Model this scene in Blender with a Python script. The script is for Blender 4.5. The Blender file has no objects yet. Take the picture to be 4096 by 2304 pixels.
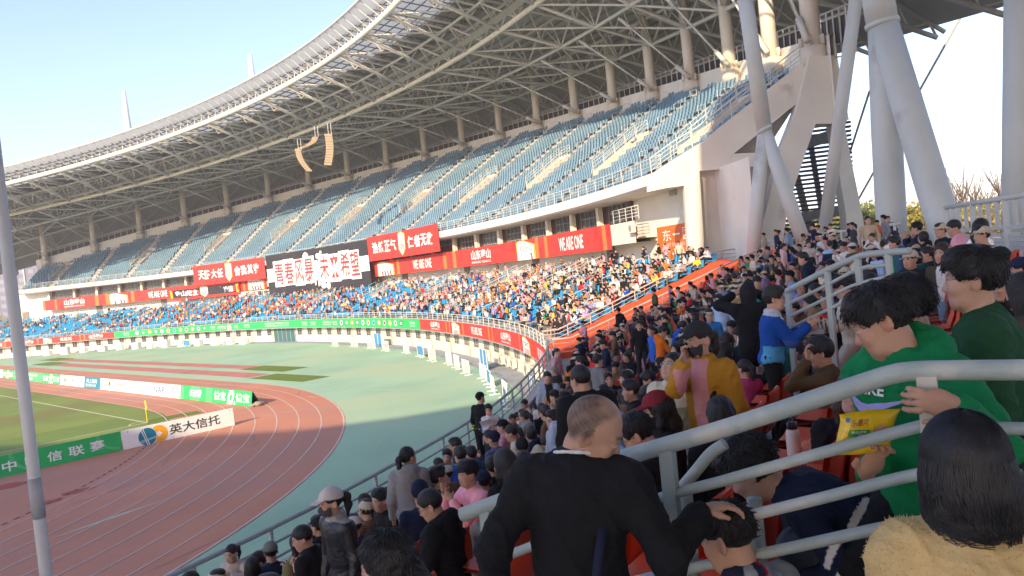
import bpy, bmesh, math, random
import numpy as np
from mathutils import Matrix, Vector
random.seed(7); RNG = np.random.default_rng(7)
C = bpy.context.scene.collection
SC = bpy.context.scene
R = math.radians
# ------------------------------------------------------------------ camera
CX, CY, CZ = 15.8717, -104.6099, 7.528
YAW, PITCH, ROLL, FPX = 0.7781, -0.0273, -0.1026, 3161.7
PW, PH = 4096.0, 2304.0
def _rot():
    f = np.array([math.sin(YAW)*math.cos(PITCH), math.cos(YAW)*math.cos(PITCH), math.sin(PITCH)])
    r = np.array([math.cos(YAW), -math.sin(YAW), 0.0]); u = np.cross(r, f)
    c, s = math.cos(ROLL), math.sin(ROLL)
    return c*r+s*u, -s*r+c*u, f
CR, CU, CF = _rot(); CO = np.array([CX, CY, CZ])
cam_d = bpy.data.cameras.new("camera"); cam = bpy.data.objects.new("camera", cam_d); C.objects.link(cam)
cam_d.sensor_width = 36.0; cam_d.lens = FPX/PW*36.0; cam_d.clip_start = 0.05; cam_d.clip_end = 6000
m = Matrix.Identity(4)
for i in range(3):
    m[i][0], m[i][1], m[i][2], m[i][3] = CR[i], CU[i], -CF[i], CO[i]
cam.matrix_world = m
SC.camera = cam
# ------------------------------------------------------------------ sky and sun
SUN_AZ, SUN_EL = 247.5, 23.5                      # degrees clockwise from north, above the horizon
w = bpy.data.worlds.new("World"); SC.world = w; w.use_nodes = True
nt = w.node_tree; bg = nt.nodes["Background"]
sky = nt.nodes.new("ShaderNodeTexSky"); sky.sky_type = 'NISHITA'; sky.sun_disc = False
sky.sun_elevation = R(SUN_EL); sky.sun_rotation = R(SUN_AZ); sky.air_density = 1.0; sky.dust_density = 0.7; sky.ozone_density = 1.6
hz_ = nt.nodes.new("ShaderNodeMix"); hz_.data_type = 'RGBA'; hz_.blend_type = 'MULTIPLY'; hz_.inputs[0].default_value = 1.0; hz_.inputs[7].default_value = (.97, .87, .97, 1)
nt.links.new(sky.outputs[0], hz_.inputs[6]); nt.links.new(hz_.outputs[2], bg.inputs[0]); bg.inputs[1].default_value = 0.125
sl = bpy.data.lights.new("sun", 'SUN'); sl.energy = 2.75; sl.angle = R(0.6); sl.color = (1.0, 0.80, 0.55)
so = bpy.data.objects.new("sun", sl); C.objects.link(so)
sd = Vector((math.sin(R(SUN_AZ))*math.cos(R(SUN_EL)), math.cos(R(SUN_AZ))*math.cos(R(SUN_EL)), math.sin(R(SUN_EL))))
so.rotation_euler = sd.to_track_quat('Z', 'Y').to_euler(); so.location = (0, 0, 120)
SC.view_settings.view_transform = 'Standard'; SC.view_settings.look = 'None'
SC.view_settings.exposure = 1.6; SC.view_settings.gamma = 1.0
# ------------------------------------------------------------------ helpers
def ray(px, py):
    return CF + (px-PW/2)/FPX*CR - (py-PH/2)/FPX*CU
def at(px, py, d):                                 # point seen at a pixel of the photograph, d metres along the view axis
    return CO + ray(px, py)*d
def onz(px, py, z=0.0):
    d = ray(px, py); return CO + d*((z-CZ)/d[2])
def onplane(px, py, P, n):
    d = ray(px, py); return CO + d*(np.dot(np.asarray(P)-CO, n)/np.dot(d, n))
def tag(o, label=None, cat=None, group=None, kind=None):
    if label: o['label'] = label
    if cat: o['category'] = cat
    if group: o['group'] = group
    if kind: o['kind'] = kind
    return o
def empty(name, loc=(0, 0, 0), rz=0.0, label=None, cat=None, group=None):
    o = bpy.data.objects.new(name, None); C.objects.link(o); o.location = Vector(loc); o.rotation_euler = (0, 0, rz)
    o.empty_display_size = 0.1
    return tag(o, label, cat, group)
def mesh_np(name, v, f, smooth=False, cols=None, midx=None):
    me = bpy.data.meshes.new(name)
    v = np.asarray(v, dtype=np.float64)
    if isinstance(f, np.ndarray) and f.ndim == 2:
        nv, nf, k = len(v), len(f), f.shape[1]
        me.vertices.add(nv); me.vertices.foreach_set("co", v.astype(np.float32).ravel())
        me.loops.add(nf*k); me.loops.foreach_set("vertex_index", f.astype(np.int32).ravel())
        me.polygons.add(nf); me.polygons.foreach_set("loop_start", np.arange(0, nf*k, k, dtype=np.int32))
        me.update(calc_edges=True)
    else:
        me.from_pydata([tuple(x) for x in v], [], [tuple(x) for x in f]); me.update()
    if smooth: me.polygons.foreach_set("use_smooth", np.ones(len(me.polygons), dtype=bool))
    if cols is not None:
        a = me.color_attributes.new("Col", 'FLOAT_COLOR', 'POINT')
        c = np.ones((len(v), 4), dtype=np.float32); c[:, :3] = cols; a.data.foreach_set("color", c.ravel())
    if midx is not None: me.polygons.foreach_set("material_index", np.asarray(midx, dtype=np.int32))
    return me
def link(name, me, mat=None, parent=None):
    if mat is not None and len(me.materials) == 0:
        for mm in (mat if isinstance(mat, (list, tuple)) else [mat]): me.materials.append(mm)
    o = bpy.data.objects.new(name, me); C.objects.link(o)
    if parent is not None: o.parent = parent
    return o
class MB:
    """collects boxes, tubes and sheets; build() links them as one mesh object"""
    def __init__(s): s.v = []; s.f = []; s.m = []; s.n = 0; s.mi = 0
    def add(s, v, f):
        v = np.asarray(v, float).reshape(-1, 3); s.v.append(v)
        for q in f: s.f.append(tuple(i+s.n for i in q)); s.m.append(s.mi)
        s.n += len(v); return s
    def box(s, c, sx, sy, sz, ax=None):
        c = np.asarray(c, float); A = np.eye(3) if ax is None else np.asarray(ax, float)
        h = np.array([[x, y, z] for z in (-1, 1) for y in (-1, 1) for x in (-1, 1)])*np.array([sx, sy, sz])/2
        return s.add(c + h@A, [(0, 2, 3, 1), (4, 5, 7, 6), (0, 1, 5, 4), (2, 6, 7, 3), (0, 4, 6, 2), (1, 3, 7, 5)])
    def beam(s, a, b, w_, h_, up=(0, 0, 1)):
        a = np.asarray(a, float); b = np.asarray(b, float); d = b-a; L = np.linalg.norm(d)
        if L < 1e-6: return s
        d /= L; x = np.cross(d, up)
        if np.linalg.norm(x) < 1e-4: x = np.cross(d, (1, 0, 0))
        x /= np.linalg.norm(x); y = np.cross(x, d)
        return s.box((a+b)/2, L, w_, h_, np.array([d, x, y]))
    def tube(s, pts, r, n=6, cap=True):
        P = [np.asarray(p, float) for p in pts]; k = len(P); rr = r if hasattr(r, '__len__') else [r]*k
        V = []; prev = None
        for i in range(k):
            d = P[min(i+1, k-1)]-P[max(i-1, 0)]; d /= (np.linalg.norm(d)+1e-12)
            if prev is None:
                a = np.array([0, 0, 1.0]) if abs(d[2]) < .9 else np.array([1.0, 0, 0]); x = np.cross(d, a)
            else: x = prev - d*np.dot(prev, d)
            x /= np.linalg.norm(x); prev = x; y = np.cross(d, x)
            for j in range(n):
                t = 2*math.pi*j/n; V.append(P[i]+rr[i]*(math.cos(t)*x+math.sin(t)*y))
        Fc = [(i*n+j, i*n+(j+1) % n, (i+1)*n+(j+1) % n, (i+1)*n+j) for i in range(k-1) for j in range(n)]
        if cap: Fc += [tuple(range(n-1, -1, -1)), tuple((k-1)*n+j for j in range(n))]
        return s.add(V, Fc)
    def poly(s, pts): return s.add(pts, [tuple(range(len(pts)))])
    def prism(s, pts, off):                        # closed polygon given by world points, extruded by a vector
        P = np.asarray(pts, float); n = len(P); Q = P+np.asarray(off, float)
        return s.add(np.vstack([P, Q]), [tuple(range(n)), tuple(range(2*n-1, n-1, -1))]+[(i, i+n, (i+1) % n+n, (i+1) % n) for i in range(n)])
    def grid(s, G, close=False):                   # G[i][j] points
        G = np.asarray(G, float); a, b = G.shape[:2]
        return s.add(G.reshape(-1, 3), [(i*b+j, i*b+j+1, (i+1)*b+j+1, (i+1)*b+j) for i in range(a-1) for j in range(b-1)])
    def build(s, name, mat, parent=None, smooth=False):
        me = mesh_np(name, np.vstack(s.v), s.f, smooth, midx=s.m if any(s.m) else None)
        return link(name, me, mat, parent)
# ------------------------------------------------------------------ materials
MATS = {}
def mat(name, col, rough=.7, var=.12, scale=3.0, bump=0.0, bscale=None, metal=0.0, spec=.4, trans=0.0, stretch=None, dirt=None):
    if name in MATS: return MATS[name]
    M = bpy.data.materials.new(name); M.use_nodes = True; N = M.node_tree.nodes; L = M.node_tree.links; b = N["Principled BSDF"]
    b.inputs["Roughness"].default_value = rough; b.inputs["Metallic"].default_value = metal; b.inputs["Specular IOR Level"].default_value = spec
    tc = N.new("ShaderNodeTexCoord"); mp = N.new("ShaderNodeMapping"); L.new(tc.outputs["Object"], mp.inputs[0])
    if stretch: mp.inputs["Scale"].default_value = stretch
    nz = N.new("ShaderNodeTexNoise"); nz.inputs["Scale"].default_value = scale; nz.inputs["Detail"].default_value = 6; L.new(mp.outputs[0], nz.inputs[0])
    mr = N.new("ShaderNodeMapRange"); mr.inputs[1].default_value = .3; mr.inputs[2].default_value = .7
    mr.inputs[3].default_value = 1-var; mr.inputs[4].default_value = 1+var; L.new(nz.outputs[0], mr.inputs[0])
    mx = N.new("ShaderNodeMix"); mx.data_type = 'RGBA'; mx.blend_type = 'MULTIPLY'; mx.inputs[0].default_value = 1
    if col == 'OBJ':
        oi = N.new("ShaderNodeObjectInfo"); L.new(oi.outputs["Color"], mx.inputs[6])
    elif col == 'VCOL':
        at_ = N.new("ShaderNodeVertexColor"); at_.layer_name = "Col"; L.new(at_.outputs[0], mx.inputs[6])
    else: mx.inputs[6].default_value = (*col, 1)
    L.new(mr.outputs[0], mx.inputs[7]); out = mx.outputs[2]
    if dirt:                                       # (colour, scale, threshold): patches of grime with a shape of their own
        n2 = N.new("ShaderNodeTexNoise"); n2.inputs["Scale"].default_value = dirt[1]; n2.inputs["Detail"].default_value = 8; L.new(tc.outputs["Object"], n2.inputs[0])
        r2 = N.new("ShaderNodeMapRange"); r2.inputs[1].default_value = dirt[2]; r2.inputs[2].default_value = dirt[2]+.12; L.new(n2.outputs[0], r2.inputs[0])
        m2 = N.new("ShaderNodeMix"); m2.data_type = 'RGBA'; L.new(r2.outputs[0], m2.inputs[0]); L.new(out, m2.inputs[6]); m2.inputs[7].default_value = (*dirt[0], 1); out = m2.outputs[2]
    L.new(out, b.inputs["Base Color"])
    if bump:
        n3 = N.new("ShaderNodeTexNoise"); n3.inputs["Scale"].default_value = bscale or scale*6; n3.inputs["Detail"].default_value = 4; L.new(mp.outputs[0], n3.inputs[0])
        bp = N.new("ShaderNodeBump"); bp.inputs["Strength"].default_value = bump; bp.inputs["Distance"].default_value = .02; L.new(n3.outputs[0], bp.inputs["Height"]); L.new(bp.outputs[0], b.inputs["Normal"])
    if trans:
        tr = N.new("ShaderNodeBsdfTranslucent"); L.new(out, tr.inputs[0]); ms = N.new("ShaderNodeMixShader"); ms.inputs[0].default_value = trans
        L.new(b.outputs[0], ms.inputs[1]); L.new(tr.outputs[0], ms.inputs[2]); L.new(ms.outputs[0], N["Material Output"].inputs[0])
    MATS[name] = M; return M
WHITE = mat("white_wall_paint", (.78, .74, .66), .75, .06, .6, .15, 20, dirt=((.55, .5, .43), .35, .66))
CREAM = mat("cream_wall_paint", (.74, .66, .54), .75, .06, .5, .15, 20, dirt=((.55, .48, .4), .3, .68))
CONC = mat("terrace_concrete", (.36, .36, .35), .9, .15, 1.5, .3, 15)
CONC_L = mat("pale_step_concrete", (.40, .385, .35), .9, .12, 1.5, .3, 15)
STEEL = mat("white_painted_steel", (.59, .61, .57), .55, .08, .4, dirt=((.47, .47, .44), .8, .62))
ROOFST = mat("warm_grey_steelwork", (.58, .56, .51), .6, .08, .5)
RAILM = mat("grey_green_rail_paint", (.42, .48, .46), .45, .10, 4.0, .1, 60, dirt=((.52, .5, .44), 5.0, .62))
RAILW = mat("pale_rail_paint", (.62, .62, .56), .5, .1, 2.0)
SEATU = mat("faded_blue_seat_plastic", (.165, .28, .37), .5, .15, .3)
SEATL = mat("bright_blue_seat_plastic", (.02, .29, .56), .45, .12, .5)
SEATR = mat("orange_red_seat_plastic", (.72, .085, .03), .4, .08, 2.0)
REDB = mat("red_banner_cloth", (.72, .045, .035), .7, .1, .8, .2, 4)
ORANGEB = mat("orange_banner_print", (.82, .19, .05), .7, .06, .8)
REDD = mat("dark_red_banner_print", (.62, .03, .03), .7, .06, .8)
GREENB = mat("green_board_print", (.03, .45, .12), .55, .07, .5)
GREENL = mat("light_green_board_print", (.09, .55, .18), .55, .06, .5)
WHITEB = mat("white_board_print", (.85, .85, .82), .6, .04, .6)
BLACKB = mat("black_banner_cloth", (.035, .032, .04), .8, .15, .5, .2, 3)
GREYT = mat("dark_grey_print", (.05, .06, .06), .6, .05, 1)
TEAL = mat("teal_print", (.01, .22, .32), .5, .05, 1)
YELP = mat("amber_print", (.9, .42, .02), .5, .05, 1)
TEXTW = mat("white_print", (.86, .86, .84), .6, .03, 1)
TEXTR = mat("red_print", (.75, .05, .05), .6, .05, 1)
NAVYP = mat("navy_print", (.03, .1, .22), .6, .05, 1)
DARKG = mat("dark_window_glass", (.06, .065, .07), .12, .1, 1.0, spec=.6)
FRAMEB = mat("brown_window_frame", (.10, .045, .035), .5, .1, 2)
DARKP = mat("dark_panel", (.055, .045, .042), .6, .1, 1)
# ------------------------------------------------------------------ plan of the bowl: front line of the lower tier
_ctrl = np.array([(-60,-80),(-40,-92),(-20,-97.2),(0,-97),(10,-95.6),(19.7,-93.25),(24.5,-91.4),(31,-88.2),(39.2,-82.3),(44.3,-77.8),(51,-69.6),(57,-59.5),(61.2,-50.8),(65.2,-41),(68.6,-28.8),(71,-15),(72,0),(71,15),(68.8,28.8),(65.6,41),(61.8,50.8),(57.6,59.5),(51.8,69.6),(45,77.8),(40,82.3),(31,88.2),(24.5,91.4),(10,95.6),(0,97),(-20,97.2)], float)
def _cr(P, n=20):
    o = []
    for i in range(1, len(P)-2):
        p0, p1, p2, p3 = P[i-1:i+3]
        for t in np.linspace(0, 1, n, endpoint=False):
            o.append(.5*((2*p1)+(-p0+p2)*t+(2*p0-5*p1+4*p2-p3)*t*t+(-p0+3*p1-3*p2+p3)*t**3))
    return np.array(o)
_c = _cr(_ctrl)
for _ in range(60): _c[1:-1] = .25*_c[:-2]+.5*_c[1:-1]+.25*_c[2:]
_s = np.r_[0, np.cumsum(np.hypot(*np.diff(_c, axis=0).T))]
FS = np.arange(0, _s[-1], 1.0); FXY = np.stack([np.interp(FS, _s, _c[:, 0]), np.interp(FS, _s, _c[:, 1])], 1)
_T = np.gradient(FXY, axis=0); _T /= np.linalg.norm(_T, axis=1)[:, None]; FN = np.stack([_T[:, 1], -_T[:, 0]], 1)
FS = FS-FS[np.argmin(abs(FXY[:, 0]-72.1)+abs(FXY[:, 1]))]
def fp(s, d=0.0):
    x = np.interp(s, FS, FXY[:, 0]); y = np.interp(s, FS, FXY[:, 1]); nx = np.interp(s, FS, FN[:, 0]); ny = np.interp(s, FS, FN[:, 1])
    return np.stack([x+nx*d, y+ny*d], -1)
def fp3(s, d, z):
    q = fp(np.asarray(s, float), d); return np.array([q[..., 0], q[..., 1], z]) if np.ndim(s) == 0 else np.column_stack([q, np.broadcast_to(z, len(q))])
def ftan(s):
    n = fp(s, 1)-fp(s, 0); n = n/np.linalg.norm(n); return np.array([-n[1], n[0], 0.0]), np.array([n[0], n[1], 0.0])   # along +s, outward
def sd_of(P):                                      # (s, d) of a plan point
    q = np.asarray(P)[:2]; i = np.argmin(((FXY-q)**2).sum(1)); t = np.array([-FN[i][1], FN[i][0]]); r_ = q-FXY[i]
    return FS[i]+r_@t, r_@FN[i]
def dz(s): return .2*np.clip((np.asarray(s, float)-20)/55, 0, 1)   # the upper storey climbs a little towards its far end
def band(profile, s0, s1, step=2.0, dzf=0.0):
    ss = np.linspace(s0, s1, max(2, int(abs(s1-s0)/step)+1)); G = []
    for d, z in profile:
        q = fp(ss, d); G.append(np.column_stack([q, z+dzf*dz(ss)]))
    return np.array(G)
OC = np.array([.9, 0.0]); RC = 105.0
def pol(th, r): return np.array([OC[0]+r*math.cos(th), OC[1]+r*math.sin(th)])
def zcol(th): return 28.4-9.6*(th/.925)**2
THK = [(9.5-k)*10.25/105.3 for k in range(20)]
# ================================================================== SETTING: ground, apron, track, pitch
APR = mat("green_apron_rubber", (.34, .54, .36), .85, .12, .12, .1, 30, dirt=((.41, .54, .34), .06, .50))
TRK = mat("red_track_rubber", (.56, .24, .145), .85, .12, .15, .15, 40, dirt=((.50, .245, .17), .09, .5))
TRK2 = mat("worn_red_rubber", (.50, .19, .15), .85, .12, .3, .15, 40)
GRS = mat("pitch_grass", (.20, .255, .05), .9, .18, .12, .4, 60, dirt=((.20, .19, .05), .07, .56))
GRS2 = mat("dark_mown_grass", (.155, .225, .042), .9, .18, .12, .4, 60)
TURF = mat("green_turf_carpet", (.13, .20, .02), .9, .12, 1.0, .3, 50)
LINE = mat("white_line_paint", (.68, .54, .46), .8, .1, 1.0)
def sheet(name, pts, z, mt, kind='structure'):
    bm = bmesh.new(); vs = [bm.verts.new((p[0], p[1], z)) for p in pts]; bm.faces.new(vs); bmesh.ops.triangulate(bm, faces=bm.faces[:])
    me = bpy.data.meshes.new(name); bm.to_mesh(me); bm.free()
    for p in me.polygons:
        if p.normal.z < 0: p.flip()
    o = link(name, me, mt); return tag(o, kind=kind)
GRD = mat("dry_park_ground", (.24, .20, .12), .95, .2, .02)
sheet("ground", [(-700, -700), (700, -700), (700, 700), (-700, 700)], -.06, GRD)
_ss = np.arange(-120, 120, 3.0); sheet("apron", [tuple(q) for q in fp(_ss, 5.5)]+[(-75, 95), (-75, -95)], 0, APR)
def stad(r, n=48, ext=42.195):
    a = [(r*math.cos(t), -ext+r*math.sin(t)) for t in np.linspace(-math.pi, 0, n)]
    b = [(r*math.cos(t), ext+r*math.sin(t)) for t in np.linspace(0, math.pi, n)]
    return a+b
sheet("running_track", stad(36.5+9.76+.1), .004, TRK)
sheet("pitch", [(-36.3, -54.9)]+[(x, y) for x, y in [(33.6, -54.9), (35.0, -53.2), (36.0, -49.5), (36.4, -43), (36.4, 42), (36, 54.5)]]+[(-36.3, 54.5)], .008, GRS)
mb = MB()
for i in range(0, 11, 1):
    y0 = -52+i*10
    if i % 2 == 0: mb.poly([(-33.9, y0, .012), (33.7, y0, .012), (33.7, y0+5, .012), (-33.9, y0+5, .012)])
tag(mb.build("mown_stripes", GRS2), kind='structure')
mb = MB()
def ribbon(pts, wd, z, closed=False):
    P = np.asarray(pts, float); n = len(P); t = np.roll(P, -1, 0)-np.roll(P, 1, 0)
    if not closed: t[0] = P[1]-P[0]; t[-1] = P[-1]-P[-2]
    t /= np.linalg.norm(t, axis=1)[:, None]; nn = np.column_stack([-t[:, 1], t[:, 0]])*wd/2
    A = np.column_stack([P+nn, np.full(n, z)]); B = np.column_stack([P-nn, np.full(n, z)])
    mb.add(np.vstack([A, B]), [(i, (i+1) % n, (i+1) % n+n, i+n) for i in range(n if closed else n-1)])
for k in range(9): ribbon(stad(36.5+1.22*k, 96), .062 if k < 8 else .085, .017, True)
for a in (-.42, .52, -1.35):                       # faint stagger marks across the bend
    ribbon([(36.5*math.cos(a), -42.195+36.5*math.sin(a)), (46.2*math.cos(a), -42.195+46.2*math.sin(a))], .04, .0165)
tag(mb.build("track_lines", LINE), kind='structure')
mb = MB()
ribbon([(33.95, -52.05), (33.95, 52)], .12, .016); ribbon([(33.95, -52.05), (-33.95, -52.05)], .12, .0185)
ribbon([(33.95-1*math.cos(t), -52.05+1*math.sin(t)) for t in np.linspace(0, math.pi/2, 9)], .10, .0205)
ribbon([(20.1, -52.05), (20.1, -35.6), (-20.1, -35.6)], .12, .0205)
tag(mb.build("pitch_lines", mat("chalk_line", (.62, .62, .42), .9, .1, 1)), kind='structure')
# drain channel inside lane one, patches of newer rubber, jump runways
mb = MB()
for t in np.linspace(-2.3, -.25, 120):
    a = (35.9*math.cos(t), -42.195+35.9*math.sin(t)); b = (35.9*math.cos(t+.008), -42.195+35.9*math.sin(t+.008))
    ribbon([a, b], .09, .0125)
tag(mb.build("drain_slots", mat("drain_black", (.04, .03, .03), .9)), kind='structure')
mb = MB()
mb.poly([(48.2, -37.2, .007), (50.3, -37.2, .007), (50.3, 25.2, .007), (48.2, 25.2, .007)]); mb.poly([(51.9, -30.5, .007), (53.8, -30.5, .007), (53.8, 35, .007), (51.9, 35, .007)])
tag(mb.build("jump_runways", TRK2), kind='structure')
for (x0, y0, x1, y1) in [(47.9, -47.1, 50.5, -37.9), (51.45, -37.4, 54.1, -28.6), (48, 25.5, 50.8, 35.2), (51.5, 35, 54.3, 44.5)]:
    o = sheet("pit_cover", [(x0, y0), (x1, y0), (x1, y1), (x0, y1)], .014, TURF)
sheet("turf_strip", [tuple(onz(*q)[:2]) for q in [(585, 1698), (600, 1678), (790, 1644), (812, 1652), (700, 1672)]], .013, TURF)
mb = MB()                                          # patch repairs on the infield rubber
for cxp, cyp, r in [(195, 2010, .8), (310, 1965, .9), (30, 1945, 1.3)]:
    c = onz(cxp, cyp); mb.poly([(c[0]+r*random.uniform(.5, 1)*math.cos(t), c[1]+.6*r*random.uniform(.6, 1)*math.sin(t), .009) for t in np.linspace(0, 6.28, 14)[:-1]])
tag(mb.build("track_patches", mat("fresh_red_rubber", (.42, .09, .065), .85, .1, 1)), kind='structure')
mb = MB(); rs_ = np.random.default_rng(4)                # scuffs and pale streaks left on the apron
for k in range(46):
    a = rs_.uniform(-1.35, .9); r_ = rs_.uniform(50, 66); c = np.array([r_*math.cos(a)+2, -30+r_*math.sin(a)*.9]); d = rs_.normal(size=2); d /= np.linalg.norm(d); L_ = rs_.uniform(.5, 3.2); n_ = np.array([-d[1], d[0]])*rs_.uniform(.03, .12)
    if c[1] > -74: mb.poly([(*(c-d*L_), .006), (*(c+n_), .006), (*(c+d*L_), .006), (*(c-n_), .006)])
tag(mb.build("apron_scuffs", mat("worn_apron_streak", (.46, .56, .40), .9)), kind='structure')
mb = MB()
for k in range(60):
    a = rs_.uniform(-2.2, .6); r_ = rs_.uniform(36.8, 46); c = np.array([r_*math.cos(a), -42.195+r_*math.sin(a)]); d = np.array([-math.sin(a), math.cos(a)])+rs_.normal(size=2)*.3; d /= np.linalg.norm(d); L_ = rs_.uniform(.4, 2.4); n_ = np.array([-d[1], d[0]])*rs_.uniform(.02, .07); mb.poly([(*(c-d*L_), .0105), (*(c+n_), .0105), (*(c+d*L_), .0105), (*(c-n_), .0105)])
tag(mb.build("track_scuffs", mat("worn_track_streak", (.44, .19, .15), .9)), kind='structure')
# grey concrete gutter between apron and stand
mb = MB(); mb.grid(band([(-.9, .004), (1.2, .004)], -95, 110, 3)); tag(mb.build("gutter_path", mat("gutter_concrete", (.30, .33, .34), .9, .15, .8)), kind='structure')
# ================================================================== text
_TX = {}
def text_geo(s, font_scale=1.0, weight=0.0, shear=0.0):
    key = (s, weight, shear)
    if key not in _TX:
        cu = bpy.data.curves.new("txt", 'FONT'); cu.body = s; cu.size = 1.0; cu.fill_mode = 'FRONT'; cu.resolution_u = 2; cu.offset = weight; cu.shear = shear
        o = bpy.data.objects.new("txt", cu); C.objects.link(o); bpy.context.view_layer.update()
        dg = bpy.context.evaluated_depsgraph_get(); me = bpy.data.meshes.new_from_object(o.evaluated_get(dg))
        V = np.array([v.co[:2] for v in me.vertices]) if len(me.vertices) else np.zeros((0, 2)); Fc = [tuple(p.vertices) for p in me.polygons]
        C.objects.unlink(o); bpy.data.objects.remove(o); bpy.data.meshes.remove(me)
        if len(V): mn = V.min(0); mx_ = V.max(0); V = (V-mn)/(mx_-mn)
        _TX[key] = (V, Fc)
    return _TX[key]
def text_on(mb, s, fn, u0, u1, v0, v1, off=.01, weight=0.0, shear=0.0):    # stretch the words over fn(u,v,off) between the bounds
    V, Fc = text_geo(s, weight=weight, shear=shear)
    if len(V): mb.add([fn(u0+(u1-u0)*a, v0+(v1-v0)*b, off) for a, b in V], Fc)
def quad_on(mb, fn, u0, u1, v0, v1, off=.006, nu=1):
    us = np.linspace(u0, u1, nu+1); mb.grid([[fn(u, v, off) for u in us] for v in (v0, v1)])
def ell_on(mb, fn, u, v, ru, rv, off=.01, n=20, a0=0, a1=2*math.pi):
    mb.poly([fn(u+ru*math.cos(t), v+rv*math.sin(t), off) for t in np.linspace(a0, a1, n, endpoint=(a1-a0) < 6.2)])
def poly_on(mb, fn, pts, off=.01): mb.poly([fn(u, v, off) for u, v in pts])
# ================================================================== touchline boards (east side) and board behind the goal
def board(name, x0, y0, x1, y1, face, label, kindl, h=1.0, group=None):
    """thin panel from (x0,y0) to (x1,y1); u runs along, v up; 'face' is the outward normal sign"""
    a = np.array([x0, y0, .02]); b = np.array([x1, y1, .02]); L = np.linalg.norm(b-a); t = (b-a)/L; n = np.array([t[1], -t[0], 0])*face
    lean = -.14
    fn = lambda u, v, off: a+t*u+np.array([0, 0, 1])*v+n*(off+lean*v)
    root = empty(name, a, 0, label, 'board', group)
    inv = lambda P: P
    def fl(u, v, off): return fn(u, v, off)-a
    return root, fl, L, n
def finish(root, mb, name, mt):
    return mb.build(name, mt, root)
EB = "advertising boards along the far touchline"
yb = [onz(*q)[1] for q in [(0, 1511), (12, 1511), (70, 1514), (181, 1528), (251, 1537), (345, 1548.5), (409, 1556), (522, 1568), (618, 1580), (732, 1593), (865, 1607), (1010, 1628)]]
yb[0] = yb[1]+9
spec = [("white_red", WHITEB, "white board with a red word half hidden by the post, farthest of the touchline row"),
        ("bottle", GREENB, "green board with white water bottle right of the post, small far copy"),
        ("lines", GREENL, "bright green board with two lines of white writing beside the near post"),
        ("bottle", GREENB, "green water bottle board between the writing board and the white grid board"),
        ("grid", WHITEB, "white board with a dark round emblem and small grey writing"),
        ("teal", TEAL, "teal board with two rows of white writing in the touchline row"),
        ("tv", WHITEB, "white board with a red flame emblem and brown characters"),
        ("cgdg", WHITEB, "white board with a pale green ring and grey lettering CGDG"),
        ("nari", WHITEB, "white board with blue lettering NARI"),
        ("chang", GREENL, "bright green board with slanted white characters next to the NARI board"),
        ("bottle", GREENB, "nearest green water bottle board at the end of the touchline row")]
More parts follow.
